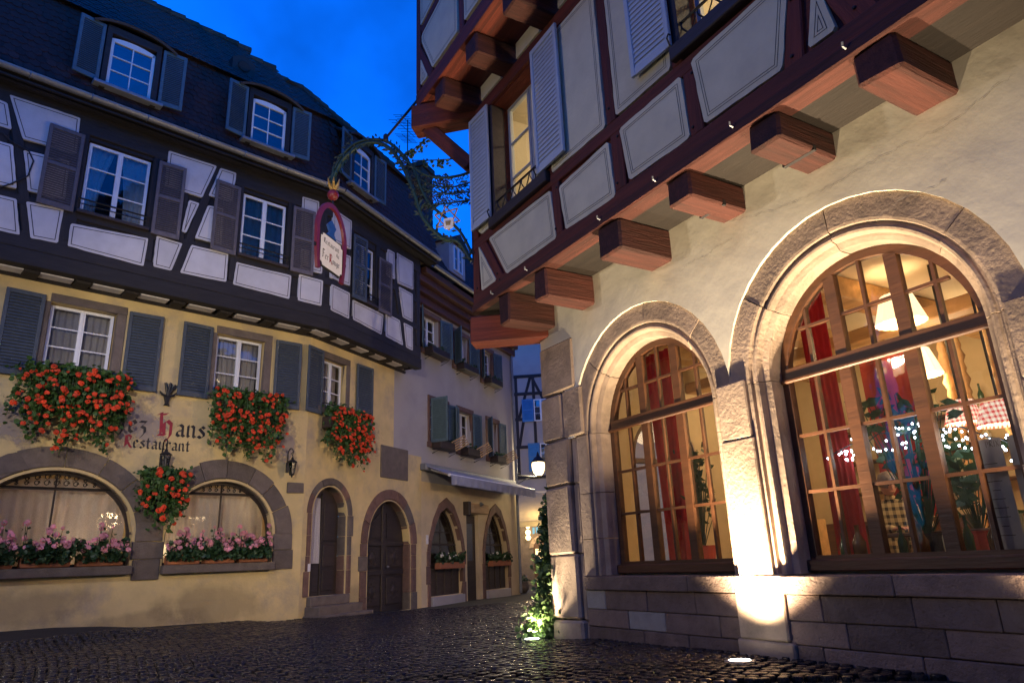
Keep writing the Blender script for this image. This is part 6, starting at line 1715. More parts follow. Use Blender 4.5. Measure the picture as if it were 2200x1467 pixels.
for P in (kpath([(1010, 392), (970, 402), (930, 398), (900, 384)]), kpath([(1010, 412), (970, 416), (930, 412), (905, 402)]), kpath([(1010, 430), (970, 436), (935, 440), (915, 440)])): leaf_strip(P, 50, .085, .04)
tag(lf.obj('iron_leaves', m_green_iron, BK, KM), None, kind='stuff')
# scrolls filling the mesh part
sc = MB()
for _ in range(90):
    x, y = rr.uniform(880, 1005), rr.uniform(380, 440)
    if y < 376 + abs(x - 950) * .05: continue
    u, z = kz((x, y)); r0 = rr.uniform(.04, .07); p0 = rr.uniform(0, 6)
    sc.tube([(u + r0 * (1 - q * .08) * math.cos(p0 + q * .75), 0, z + r0 * (1 - q * .08) * math.sin(p0 + q * .75)) for q in range(9)], .007, 4)
for _ in range(70):
    i = rr.randrange(18, len(innr) - 4); a = Vector(innr[i]); b = Vector(outer[min(i + rr.randrange(-2, 3), len(outer) - 1)])
    c = a.lerp(b, .5) + Vector((rr.uniform(-.03, .03), 0, rr.uniform(-.03, .03))); r0 = rr.uniform(.03, .055); p0 = rr.uniform(0, 6)
    sc.tube([(c.x + r0 * (1 - q * .08) * math.cos(p0 + q * .75), 0, c.z + r0 * (1 - q * .08) * math.sin(p0 + q * .75)) for q in range(9)], .007, 4)
tag(sc.obj('iron_scrolls', m_iron, BK, KM), None, kind='stuff')
# gilt six-pointed brewer's star with a white cup
su, szz = kz((962, 470)); sr = .225
for k in range(2):
    tri = [(su + sr * math.sin(rad(a + 8)), szz + sr * math.cos(rad(a + 8))) for a in ((0, 120, 240), (60, 180, 300))[k]]
    for i in range(3):
        a, b = tri[i], tri[(i + 1) % 3]
        MB().tube([(a[0], .02 + .012 * k, a[1]), (b[0], .02 + .012 * k, b[1])], .012, 5).obj('star_bar', m_gold, BK, KM)
cu_, cz_ = kz((966, 483))
cp = MB().prism(chaikin([(cu_ - .075, cz_ - .09), (cu_ + .075, cz_ - .09), (cu_ + .08, cz_ + .09), (cu_ - .08, cz_ + .09)], .02), .04, .065).obj('cup_plate', m_board, BK, KM)
MB().prism([(cu_ - .032, cz_ - .04), (cu_ + .032, cz_ - .04), (cu_ + .045, cz_ + .035), (cu_ - .045, cz_ + .035)], .065, .073).obj('cup_mark', m_gold, cp, KM)
# crown and red ball where the sign hangs
eu, ez = kz((716, 405))
cr = MB()
for k in range(6):
    a = k * math.pi / 3
    cr.tube([(eu + .03 * math.cos(a), .03 * math.sin(a), ez - .02), (eu + .09 * math.cos(a), .09 * math.sin(a), ez + .08), (eu + .11 * math.cos(a), .11 * math.sin(a), ez + .16)], [.03, .022, .006], 5)
cr.lathe([(.03, -.06), (.06, -.02), (.05, .06), (.03, .10)], 10, (eu, 0, ez)); cr.obj('finial', m_gold, BK, KM)
MB().lathe([(.01, -.1)] + [(.1 * math.cos(a), .1 * math.sin(a)) for a in (-1.1, -.7, -.3, .1, .5, .9, 1.3)], 12, (eu, 0, ez - .13)).obj('ball', m_redlac, BK, KM, True)
MB().tube([(eu, 0, ez - .2), (eu, 0, ez - .34)], .015, 6).obj('hanger', m_iron, BK, KM)
# stay rods and cable up to the upper corner
p_top = B.w(UL2 + .05, -O2 + .05, 8.72)
pa = K.w(*kpath([(824, 303), (824, 303)], n=1)[0])
ST = thing('stay_cable', 'dark stay cable from the top of the iron bracket to the upper timber corner', 'cable', pa)
MB().tube([pa, p_top], .022, 6).obj('rod', m_iron, ST)
for f in (.06, .94):
    c = Vector(pa).lerp(Vector(p_top), f); MB().lathe([(.02, -.08), (.045, -.05), (.045, .05), (.02, .08)], 8, tuple(c)).obj('turnbuckle', m_iron, ST)
# horseshoe and board, turned towards the lane
hc = K.w(eu, 0, 0)
SG = Frame(hc.x, hc.y, .27, .963)
HS = thing('horseshoe_sign', 'red horseshoe sign with white board reading Restaurant Au Fer Rouge', 'sign', SG.w(0, 0, ez - 1.6))
top_z = ez - .36; hh = 1.22; hwid = .44
pts = []
for i in range(33):
    a = math.pi * (-.17 + 1.34 * i / 32)
    x = hwid * math.cos(a) * (1.0 if math.sin(a) > 0 else 1.0); z = math.sin(a) * hh * .5
    if math.sin(a) < 0: z = math.sin(a) * hh * 1.05; x = hwid * math.cos(a) * .98
    pts.append((x, z))
zc = top_z - hh * .5
m = MB()
for i, (x, z) in enumerate(pts):
    q0, q1 = pts[max(0, i - 1)], pts[min(len(pts) - 1, i + 1)]
    tx, tz = q1[0] - q0[0], q1[1] - q0[1]; l = math.hypot(tx, tz); nx, nz = tz / l, -tx / l; w = .042
    for dx, y in ((-w, -.025), (w, -.025), (w, .025), (-w, .025)): m.v.append((x + nx * dx, y, zc + z + nz * dx))
for i in range(len(pts) - 1):
    for k in range(4):
        a = i * 4 + k; b = i * 4 + (k + 1) % 4; m.f.append((a, b, b + 4, a + 4))
m.f.append((0, 1, 2, 3)); e = (len(pts) - 1) * 4; m.f.append((e + 3, e + 2, e + 1, e))
m.obj('horseshoe', m_redlac, HS, SG.M)
bz = zc - .28; bw_, bh_ = .36, .30
outl = [(-bw_, -bh_ + .06), (-bw_ + .05, -bh_ + .05), (-bw_ + .07, -bh_), (bw_ - .07, -bh_), (bw_ - .05, -bh_ + .05), (bw_, -bh_ + .06), (bw_, bh_ - .06), (bw_ - .05, bh_ - .05), (bw_ - .07, bh_), (-bw_ + .07, bh_), (-bw_ + .05, bh_ - .05), (-bw_, bh_ - .06)]
bo = MB().prism([(x, z + bz) for x, z in outl], -.018, .018).obj('board_edge', m_black, HS, SG.M)
MB().prism([(x * .94, z * .94 + bz) for x, z in outl], -.023, .023).obj('board', m_board, bo, SG.M)
for yy in (-.0245,):
    t = MB(); tr = MB()
    h = .058; w = text_width('estaurant', h) + text_width('R', h)
    x = lettering(t, 'Restaurant', -w / 2 - .01, bz + .12, h, yy); h = .05
    lettering(t, 'Au', .14, bz + .015, h, yy); h = .095
    x = lettering(t, 'F', -.30, bz - .15, h, yy); x = lettering(t, 'er', x, bz - .15, h * .8, yy)
    x = lettering(tr, 'R', x + .01, bz - .17, h * 1.1, yy); lettering(t, 'ouge', x - .01, bz - .15, h * .72, yy)
    t.obj('lettering', m_black, bo, SG.M); tr.obj('initial', m_redtxt, bo, SG.M)
hat = MB().prism([(-.16, bz + .31), (.14, bz + .31), (.05, bz + .40), (.12, bz + .52), (-.02, bz + .62), (-.14, bz + .50), (-.06, bz + .40)], -.02, .02).obj('blue_figure', m_blue, HS, SG.M)
for s in (-1, 1): MB().cbox(min(s * .34, s * .50), max(s * .34, s * .50), -.012, .012, bz - .03, bz + .03, .005).obj('board_link', m_iron, HS, SG.M)
MB().tube([(0, 0, ez - .36), (0, 0, top_z - .0)], .02, 6).obj('hanger', m_iron, HS, SG.M)

# ------------------------------------------------------------------ garland wires and aerial
def wire(name, label, a, b, sag, bits, cat, bits_mat):
    t = thing(name, label, cat, a)
    a, b = Vector(a), Vector(b); P = []
    for i in range(13):
        q = a.lerp(b, i / 12); q.z -= sag * 4 * (i / 12) * (1 - i / 12); P.append(q)
    MB().tube(P, .010, 4).obj('wire', m_iron, t)
    g = MB(); rr = random.Random(len(label))
    for i in range(bits):
        q = P[0].lerp(P[-1], 0); f = rr.uniform(.02, .98) * 12; k = int(f); q = P[k].lerp(P[k + 1], f - k)
        for j in range(5): leaf_card(g, q + Vector((rr.uniform(-.03, .03), rr.uniform(-.03, .03), -.05 * j * .6)), .055, rr)
    tag(g.obj('sprigs', bits_mat, t), None, kind='stuff')
    return t
wire('leaf_garland', 'thin garland wire with leaf sprigs below the upper timber corner', K.w(*kpath([(870, 330), (870, 330)], n=1)[0]), B.w(UL2 + .1, -O2 + .2, 7.97), .05, 16, 'garland', m_leaf_d)
wire('leaf_garland', 'thin bead garland running from the bracket to the corner strut', K.w(*kpath([(885, 345), (885, 345)], n=1)[0]), B.w(-.66, -O1 - .02, 7.35), .02, 14, 'garland', m_leaf_d)
an = thing('roof_aerial', 'spidery television aerial on the grey roof behind the iron bracket', 'aerial', A2.w(3.2, 1.4, 13.4))
zt = A2.uz(876, 258, -1.4)
MB().tube([(zt[0], 1.4, 13.2), (zt[0], 1.4, zt[1])], .022, 6).obj('mast', m_iron, an, A2.M)
for dz, L in ((.1, .5), (.5, .8), (.85, .4)):
    g = MB().tube([(zt[0] - L, 1.4, zt[1] - dz), (zt[0] + L * .6, 1.4, zt[1] - dz + .05)], .012, 4)
    for q in range(7): g.tube([(zt[0] - L + q * L * .25, 1.1, zt[1] - dz - .1), (zt[0] - L + q * L * .25, 1.7, zt[1] - dz + .1)], .009, 4)
    g.obj('antenna_arm', m_iron, an, A2.M)

# ------------------------------------------------------------------ greenery climbing the corner
IV = thing('climbing_plant', 'bushy climbing plant with pale leaves lit from below at the pillar corner', 'plant', B.w(-.25, .15, 0))
rr = random.Random(3); lf = MB()
for _ in range(3600):
    v = rr.random() ** 1.35; z = v * 2.05
    w = .34 * (1 - v * .75) + .05 * math.sin(v * 17) * (1 - v)
    if rr.random() < .2: w *= 1.35
    a = rr.uniform(0, 6.283); r = w * math.sqrt(rr.random())
    leaf_card(lf, (-.33 + .06 * math.sin(v * 6) + .22 * v + r * math.cos(a), .06 + .12 * v + r * math.sin(a) * .9, z + .02), rr.uniform(.045, .085), rr, .8)
tag(lf.obj('foliage', m_ivy, IV, B.M), None, kind='stuff')
st = MB()
for k in range(5):
    st.tube([(-.22 + .05 * math.sin(k * 2 + q) + .01 * q, .06 + .04 * math.cos(k + q * .7) + .012 * q, q * .27) for q in range(8)], [.018 - q * .0013 for q in range(8)], 5)
st.obj('stems', m_dwood, IV, B.M)

# ------------------------------------------------------------------ uplights set in the street
def uplight(label, u, o, aim, power, size, col):
    p = B.w(u, -o, 0); p.z = gz(p.x, p.y) + .004
    t = thing('ground_uplight', label, 'light', p, 'uplights set in the street')
    Mx = Matrix.Translation(p)
    MB().lathe([(.13, -.04), (.13, .010), (.10, .016), (.095, .010)], 20).obj('rim', m_zinc, t, Mx)
    MB().lathe([(.092, -.01), (.092, .013), (.02, .018)], 16).obj('lens', m_bulb, t, Mx, True)
    spot_light('beam', p + Vector((0, 0, .06)), B.w(*aim), power, col, size, 1.0, .06, t)
uplight('round uplight in the cobbles at the foot of the pier between the arches', 3.52, .46, (3.46, -.20, 3.0), P_UP_PIER, 112, (1, .76, .48))
uplight('round uplight in the cobbles before the next pier, right of the large arch', 6.25, .46, (6.2, -.20, 3.0), P_UP_PIER * .4, 104, (1, .76, .48))
uplight('round uplight in the cobbles beside the climbing plant at the corner', -.14, .32, (-.22, -.08, 3.0), P_UP_IVY, 124, (1, .80, .54))

# ------------------------------------------------------------------ street lamps
def lantern_head(t, Mx, glow=m_glow):
    MB().lathe([(.05, -.06), (.09, -.02), (.10, .0)], 12).obj('lantern_foot', m_iron, t, Mx)
    MB().lathe([(.09, .0), (.17, .10), (.215, .26), (.22, .38), (.20, .46)], 16).obj('globe', glow, t, Mx, True)
    MB().lathe([(.25, .45), (.24, .48), (.14, .60), (.06, .66), (.03, .78), (.005, .82)], 16).obj('lantern_roof', m_iron, t, Mx, True)
LU, LO, lz = 13.05, .42, 4.25
lp = thing('street_lamp', 'lit round street lamp on a wall bracket at the end of the grey house', 'street lamp', A2.w(gend, .2, lz - .3), 'street lamps')
Mb = Matrix.Translation(A2.w(gend, .25, lz)); tip = A2.w(LU, -LO, 0) - A2.w(gend, .25, 0); tip.z = 0; La = tip.length
Mb = Mb @ Matrix.Rotation(math.atan2(tip.y, tip.x), 4, 'Z')
g = MB(); g.tube([(0, 0, -.16), (La, 0, -.16)], .025, 6); g.obj('bracket_arm', m_iron, lp, Mb)
MB().tube([(0, 0, -.65), (.25, 0, -.55), (La * .5, 0, -.30), (La * .75, 0, -.18)], .018, 6).obj('bracket_stay', m_iron, lp, Mb)
MB().tube([(.3 + .12 * math.cos(a * .6) * (1 - a * .05), 0, -.34 + .12 * math.sin(a * .6) * (1 - a * .05)) for a in range(13)], .013, 5).obj('bracket_scroll', m_iron, lp, Mb)
MB().cbox(-.03, .02, -.05, .05, -.75, -.05, .01).obj('wall_plate', m_iron, lp, Mb)
lantern_head(lp, A2.M @ Matrix.Translation((LU, -LO, lz - .12)) @ Matrix.Scale(1.15, 4))
point_light('lamp_light', A2.w(LU, -LO, lz + .12), P_FAR_LAMP, (1, .80, .48), .22, lp)
ll = thing('street_lamp', 'lit lamp added on the lane side of the timbered house, hidden by its corner', 'street lamp', B.w(0, 4.6, 3.0), 'street lamps')  # unseen lamp, put in to warm the bent front and the lane
g = MB(); g.tube([(0, 4.6, 3.3), (-.75, 4.6, 3.3)], .025, 6); g.tube([(0, 4.6, 2.8), (-.2, 4.6, 2.9), (-.5, 4.6, 3.28)], .018, 6); g.cbox(-.04, .01, 4.55, 4.65, 2.7, 3.4, .01)
g.obj('bracket', m_iron, ll, B.M)
lantern_head(ll, B.M @ Matrix.Translation((-.75, 4.6, 3.36)) @ Matrix.Scale(1.15, 4))
point_light('lamp_light', B.w(-.75, 4.6, 3.62), P_LANE_LAMP, (1, .68, .38), .22, ll)
def lamp_post(label, x, y, h, power, col):
    z = gz(x, y); t = thing('street_lamp', label, 'street lamp', (x, y, z), 'street lamps'); Mx = Matrix.Translation((x, y, z))
    MB().lathe([(.20, -.05), (.20, .12), (.14, .22), (.09, .9), (.075, 1.0), (.055, 1.1), (.045, h - .1), (.07, h - .05), (.05, h)], 14).obj('post', m_iron, t, Mx, True)
    lantern_head(t, Matrix.Translation((x, y, z + h + .06)) @ Matrix.Scale(1.3, 4))
    point_light('lamp_light', (x, y, z + h + .50), power, col, .2, t)
lamp_post('iron street lamp post standing to the left of the viewpoint', -7.6, 5.6, 4.3, P_POST_L, (1, .85, .70))
def added_floodlight(label, x, y, h, target, power, size, col):  # unseen lamp, added to brighten the yellow house
    z = gz(x, y); t = thing('added_floodlight', label, 'added_floodlight', (x, y, z)); Mx = Matrix.Translation((x, y, z))
    MB().lathe([(.16, -.05), (.16, .10), (.08, .2), (.06, 1.0), (.045, h)], 12).obj('mast', m_iron, t, Mx, True)
    p = Vector((x, y, z + h + .12)); q = (Vector(target) - p).to_track_quat('-Z', 'Y').to_matrix().to_4x4()
    MB().cbox(-.22, .22, -.16, .16, .0, .16, .02).obj('housing', m_iron, t, Matrix.Translation(p) @ q)
    MB().cbox(-.19, .19, -.13, .13, -.012, -.002, .004).obj('lens', m_bulb, t, Matrix.Translation(p) @ q)
    d = (Vector(target) - p).normalized()
    spot_light('flood_beam', p + d * .06, target, power, col, size, .75, .12, t)
added_floodlight('flood lamp added on a mast behind the viewpoint to light the yellow house', -2.0, -4.5, 4.6, (-5.1, 15.0, 4.4), P_FLOOD, 33, (1, .84, .62))
# ------------------------------------------------------------------ things in the dining room behind the arches
def bp(x, y, d):
    """point seen through the pane at depth d behind the arch front"""
    u, z = B.uz(x, y, -d); return u, d, z
# curtains
def rc(label, x0, x1, d, z0, z1, folds, seed, gather=0.0):
    a = B.uz(x0, 1000, -d)[0]; b = B.uz(x1, 1000, -d)[0]
    return curtain('red_curtain', label, B, min(a, b), max(a, b), z0, z1, d, m_curt, folds, .035, gather, seed=seed, group='red curtains of the dining room')
rc('red curtain hanging in the middle of the small arched window', 1400, 1462, .62, .80, 3.5, 4, 1, .25)
rc('dark red curtain at the left of the large arched window', 1770, 1835, .62, .80, 3.6, 5, 2)
pn = curtain('wall_hanging', 'flat red cloth hanging on a rod behind the large arched window', B, B.uz(1850, 800, -1.5)[0], B.uz(1962, 800, -1.5)[0], 1.25, 2.95, 1.5, m_redp, 2, .02, cat='hanging')
rod = B.uz(1850, 800, -1.5)[0]
# pleated hanging lampshades
def pendant(label, x, y, d, r, h, power, matl=m_shade, ceil=3.74):
    u, dd, z = bp(x, y, d)
    t = thing('pendant_lamp', label, 'lamp', B.w(u, d, z), 'pendant lamps of the dining room'); Mx = B.M @ Matrix.Translation((u, d, z))
    m = MB(); n = 36
    for j, (rr_, zz) in enumerate(((r, -h / 2), (r * .62, h / 2))):
        for i in range(n):
            a = 2 * math.pi * i / n; k = rr_ * (1 + .035 * (-1) ** i)
            m.v.append((k * math.cos(a), k * math.sin(a), zz))
    for i in range(n): m.f.append((i, (i + 1) % n, n + (i + 1) % n, n + i))
    link('lamp_shade', m.mesh('lamp_shade'), matl, t, Mx)
    MB().tube([(0, 0, h * .5), (0, 0, max(h * .6, ceil - z))], .012, 5).obj('cord', m_iron, t, Mx)
    if power: point_light('lamp_light', B.w(u, d, z - h * .7), power, (1, .72, .38), .12, t)
    return t
pendant('large white pleated lampshade glowing near the top of the large arched window', 1930, 665, 1.5, .24, .30, 34)
pendant('white pleated lampshade glowing beside the red hanging', 1968, 780, 2.2, .24, .30, 34)
pendant('red gingham lampshade at the right of the large arched window', 2150, 885, 1.2, .20, .22, 16, m_chr)
pendant('red gingham lampshade left of its neighbour behind the large arched window', 2068, 885, 1.7, .17, .22, 16, m_chr)
point_light('room_light', B.w(1.7, 2.6, 3.1), 38, (1, .70, .38), .3, HR)
point_light('room_light', B.w(4.0, 3.2, 3.0), 44, (1, .70, .38), .3, HR)
point_light('room_light', B.w(6.6, 2.2, 3.0), 38, (1, .70, .38), .3, HR)
# turned wooden balusters of the stair rail
for k, (x, y) in enumerate(((2035, 800), (2068, 800), (2140, 790), (2180, 790))):
    u, d, z = bp(x, y, 2.4 if k < 2 else 1.9)
    t = thing('turned_baluster', 'turned wooden baluster, %s from the left behind the large arched window' % ('first', 'second', 'third', 'fourth')[k], 'baluster', B.w(u, d, .35), 'turned balusters of the dining room')
    prof = [(.05, 0), (.05, .9)]; zz = .9
    while zz < z + .55 - .35:
        prof += [(.035, zz + .03), (.065, zz + .10), (.035, zz + .18), (.05, zz + .22)]; zz += .26
    MB().lathe(prof, 10).obj('shaft', m_pine, t, B.M @ Matrix.Translation((u, d, .35)), True)
    MB().cbox(-.07, .07, -.07, .07, 0, .12, .01).obj('foot', m_pine, t, B.M @ Matrix.Translation((u, d, .35)))
# house plants on the sills
def plant(label, x, y, d, h, n, spread, pot_mat, seed, pot_r=.12, grp='house plants behind the arches'):
    u, d, z = bp(x, y, d); rr = random.Random(seed); base = .82
    t = thing('house_plant', label, 'plant', B.w(u, d, base), grp); Mx = B.M @ Matrix.Translation((u, d, base))
    MB().lathe([(pot_r * .7, 0), (pot_r, .24), (pot_r * 1.08, .26), (pot_r * .9, .25)], 14).obj('pot', pot_mat, t, Mx)
    lf = MB(); st = MB()
    for _ in range(n):
        a = rr.uniform(0, 6.283); q = rr.uniform(.25, 1) * h; r = spread * rr.random() ** .6
        tip = Vector((r * math.cos(a), r * .6 * math.sin(a), .24 + q))
        st.tube([(0, 0, .2), tip * .55 + Vector((0, 0, .1)), tip], .006, 3, False)
        for j in range(3):
            c = tip + Vector((rr.uniform(-.06, .06), rr.uniform(-.05, .05), rr.uniform(-.1, .03))); L = rr.uniform(.10, .18); b = rr.uniform(0, 6.28)
            dv = Vector((math.cos(b), math.sin(b) * .5, rr.uniform(-.3, .7))).normalized(); w = dv.cross(Vector((0, 1, .2))).normalized()
            lf.add([c, c + dv * L * .45 + w * L * .22, c + dv * L, c + dv * L * .45 - w * L * .22], [(0, 1, 2, 3)])
    tag(lf.obj('leaves', m_leaf_d, t, Mx), None, kind='stuff'); st.obj('stems', m_leaf_d, t, Mx)
    # stand down to the floor
    MB().cbox(-pot_r, pot_r, -pot_r, pot_r, .35 - base, 0, .01).obj('stand', m_oak, t, Mx)
plant('tall leafy house plant in a dark pot in the middle of the large arched window', 1985, 1100, .75, 1.25, 40, .42, m_black, 1)
plant('house plant low behind the right casement of the large arched window', 2085, 1050, .8, .8, 26, .3, m_redp, 2)
plant('tall house plant in a red pot behind the small arched window', 1505, 1120, .8, 1.2, 30, .26, m_redp, 3, .15)
# fairy lights
fl = thing('fairy_lights', 'string of cold white fairy lights across the large arched window', 'string lights', B.w(4.5, .5, 2.0))
rr = random.Random(9); P = []
for i in range(15):
    x = 1770 + (2180 - 1770) * i / 14; y = 985 - 52 * math.sin(i / 14 * 3.0) - 25 * i / 14 + rr.uniform(-8, 8)
    P.append(bp(x, y, .55))
MB().tube(P, .006, 4).obj('cable', m_iron, fl, B.M)
bm_ = MB().lathe([(.002, -.010), (.009, -.004), (.009, .004), (.002, .010)], 6).mesh('bulb'); bm_.materials.append(m_fairy)
for i in range(110):
    f = rr.uniform(0, 13.99); k = int(f); q = Vector(P[k]).lerp(Vector(P[k + 1]), f - k) + Vector((rr.uniform(-.04, .04), rr.uniform(-.03, .03), rr.uniform(-.16, .05)))
    link('bulb', bm_, None, fl, B.M @ Matrix.Translation(q))
# shelves of bottles on the rear wall
m_btl = [mat('bottle_green', (.03, .08, .03), .15, .1, 5, 0), mat('bottle_brown', (.10, .04, .015), .15, .1, 5, 0), mat('bottle_pale', (.5, .45, .3), .2, .1, 5, 0)]
for si, z in enumerate((1.75, 2.2, 2.65)):
    sh = thing('bottle_shelf', ('lowest', 'middle', 'top')[si] + ' oak shelf on the rear wall of the dining room', 'shelf', B.w(3.2, 4.4, z), 'shelves in the dining room')
    MB().cbox(1.4, 5.6, 4.3, 4.59, z - .03, z, .006).obj('board', m_oak, sh, B.M)
    rr = random.Random(si)
    for k in range(12):
        x = 1.55 + k * .3 + rr.uniform(-.03, .03); h = rr.uniform(.8, 1.1)
        bt = rr.randrange(3)
        t = thing('bottle', 'bottle standing among others on the %s rear shelf of the dining room' % ('lowest', 'middle', 'top')[si], 'bottle', B.w(x, 4.42, z), 'bottles on the %s shelf' % ('lowest', 'middle', 'top')[si])
        MB().lathe([(.036, 0), (.038, .17 * h), (.014, .23 * h), (.013, .30 * h), (.016, .305 * h)], 8).obj('glass_body', m_btl[bt], t, B.M @ Matrix.Translation((x, 4.42, z)), True)
        MB().lathe([(.0385, .05), (.0385, .12)], 8).obj('paper_label', m_board, t, B.M @ Matrix.Translation((x, 4.42, z)))
for k, (u, z) in enumerate(((5.95, 2.2), (6.6, 2.35), (7.2, 2.1))):
    pf = thing('framed_picture', 'framed picture, %s on the rear wall of the dining room' % ('left', 'middle', 'right')[k], 'picture', B.w(u, 4.57, z), 'pictures in the dining room')
    MB().cbox(u - .22, u + .22, 4.54, 4.59, z - .28, z + .28, .01).obj('frame', m_oak, pf, B.M)
    MB().box(u - .17, u + .17, 4.532, 4.542, z - .23, z + .23).obj('canvas', (m_redp, m_paper, m_lwood)[k], pf, B.M)
# bottles and jars standing along the inner window sill
rr = random.Random(77)
for k in range(9):
    x = 4.05 + k * .19 + rr.uniform(-.03, .03)
    t = thing('sill_bottle', '%s on the inner sill of the large arched window, %s from the left' % (('slim green bottle', 'squat brown jar', 'pale bottle')[k % 3], ('first', 'second', 'third', 'fourth', 'fifth', 'sixth', 'seventh', 'eighth', 'ninth')[k]), 'bottle', B.w(x, .46, .86), 'bottles on the window sill')
    h = rr.uniform(.8, 1.25); w_ = 1.5 if k % 3 == 1 else 1
    MB().lathe([(.036 * w_, 0), (.038 * w_, .15 * h), (.014 * w_, .21 * h), (.013 * w_, .27 * h), (.016 * w_, .275 * h)], 10).obj('glass_body', m_btl[k % 3], t, B.M @ Matrix.Translation((x, .46, .86)), True)
MB().cbox(3.86, 5.8, .35, .60, .82, .86, .006).obj('inner_sill', m_oak, HR, B.M)
# second table with a cloth further in, two empty chairs
tb2 = thing('dining_table', 'round table with a white cloth deeper in the dining room', 'table', B.w(3.3, 2.6, .35))
MB().lathe([(.62, .45), (.60, .72), (.58, .74), (.02, .745)], 20).obj('tablecloth', m_ceil, tb2, B.M @ Matrix.Translation((3.3, 2.6, .35)))
MB().lathe([(.22, 0), (.06, .05), (.05, .72)], 10).obj('pedestal', m_oak, tb2, B.M @ Matrix.Translation((3.3, 2.6, .35)))
for k, (x, y, a) in enumerate(((2.5, 2.5, 0), (4.1, 2.8, 3.1))):
    ch = thing('dining_chair', 'empty wooden chair %s of the round table in the dining room' % ('left', 'right')[k], 'chair', B.w(x, y, .35), 'empty dining chairs'); Mx = B.M @ Matrix.Translation((x, y, .35)) @ Matrix.Rotation(a, 4, 'Z')
    MB().cbox(-.22, .22, -.22, .22, .43, .47, .01).obj('seat', m_pine, ch, Mx)
    for q in (-.2, .2):
        for w_ in (-.2, .2): MB().cbox(q - .02, q + .02, w_ - .02, w_ + .02, 0, .43, .005).obj('leg', m_pine, ch, Mx)
    MB().cbox(-.25, -.21, -.2, .2, .47, 1.0, .01).obj('backrest', m_pine, ch, Mx)
# menu sheets in the window, table with glasses
for k, (x, lab) in enumerate(((2135, 'menu sheet taped inside the lower right of the large arched window'), (2215, 'second menu sheet at the far right of the large arched window'))):
    u = B.uz(x - 35, 1010, -.37)[0]; u2 = B.uz(x + 30, 1010, -.37)[0]
    t = thing('menu_sheet', lab, 'menu', B.w(u, .36, 1.0), 'menu sheets in the window')
    p = MB().box(u, u2, .368, .372, .92, 1.74).obj('sheet', m_paper, t, B.M)
    g = MB(); lettering(g, 'PRIX', u + .10, 1.675, .03, .366, (.05, .03))
    for q in range(9):
        L = R.uniform(.05, .11); zz = 1.55 - q * .065
        g.add([((u + u2) / 2 - L / 2, .366, zz), ((u + u2) / 2 + L / 2, .366, zz), ((u + u2) / 2 + L / 2, .366, zz + .005), ((u + u2) / 2 - L / 2, .366, zz + .005)], [(0, 1, 2, 3)])
    g.obj('print', m_line, t, B.M)
tb = thing('dining_table', 'dark dining table with cloth just inside the large arched window', 'table', B.w(4.95, 1.15, .35))
MB().cbox(4.3, 5.6, .75, 1.55, 1.06, 1.10, .01).obj('table_top', m_oak, tb, B.M)
for x in (4.4, 5.5):
    for y in (.85, 1.45): MB().cbox(x - .03, x + .03, y - .03, y + .03, .35, 1.06, .006).obj('leg', m_oak, tb, B.M)
for k, (x, y) in enumerate(((4.75, .95), (4.95, 1.1), (5.2, .9), (5.35, 1.2))):
    gls = thing('wine_glass', 'stemmed glass on the dining table, %s from the left' % ('first', 'second', 'third', 'fourth')[k], 'glass', B.w(x, y, 1.10), 'glasses on the dining table')
    MB().lathe([(.035, 0), (.006, .01), (.006, .09), (.03, .12), (.04, .17), (.033, .22)], 10).obj('bowl', m_glass, gls, B.M @ Matrix.Translation((x, y, 1.10)), True)
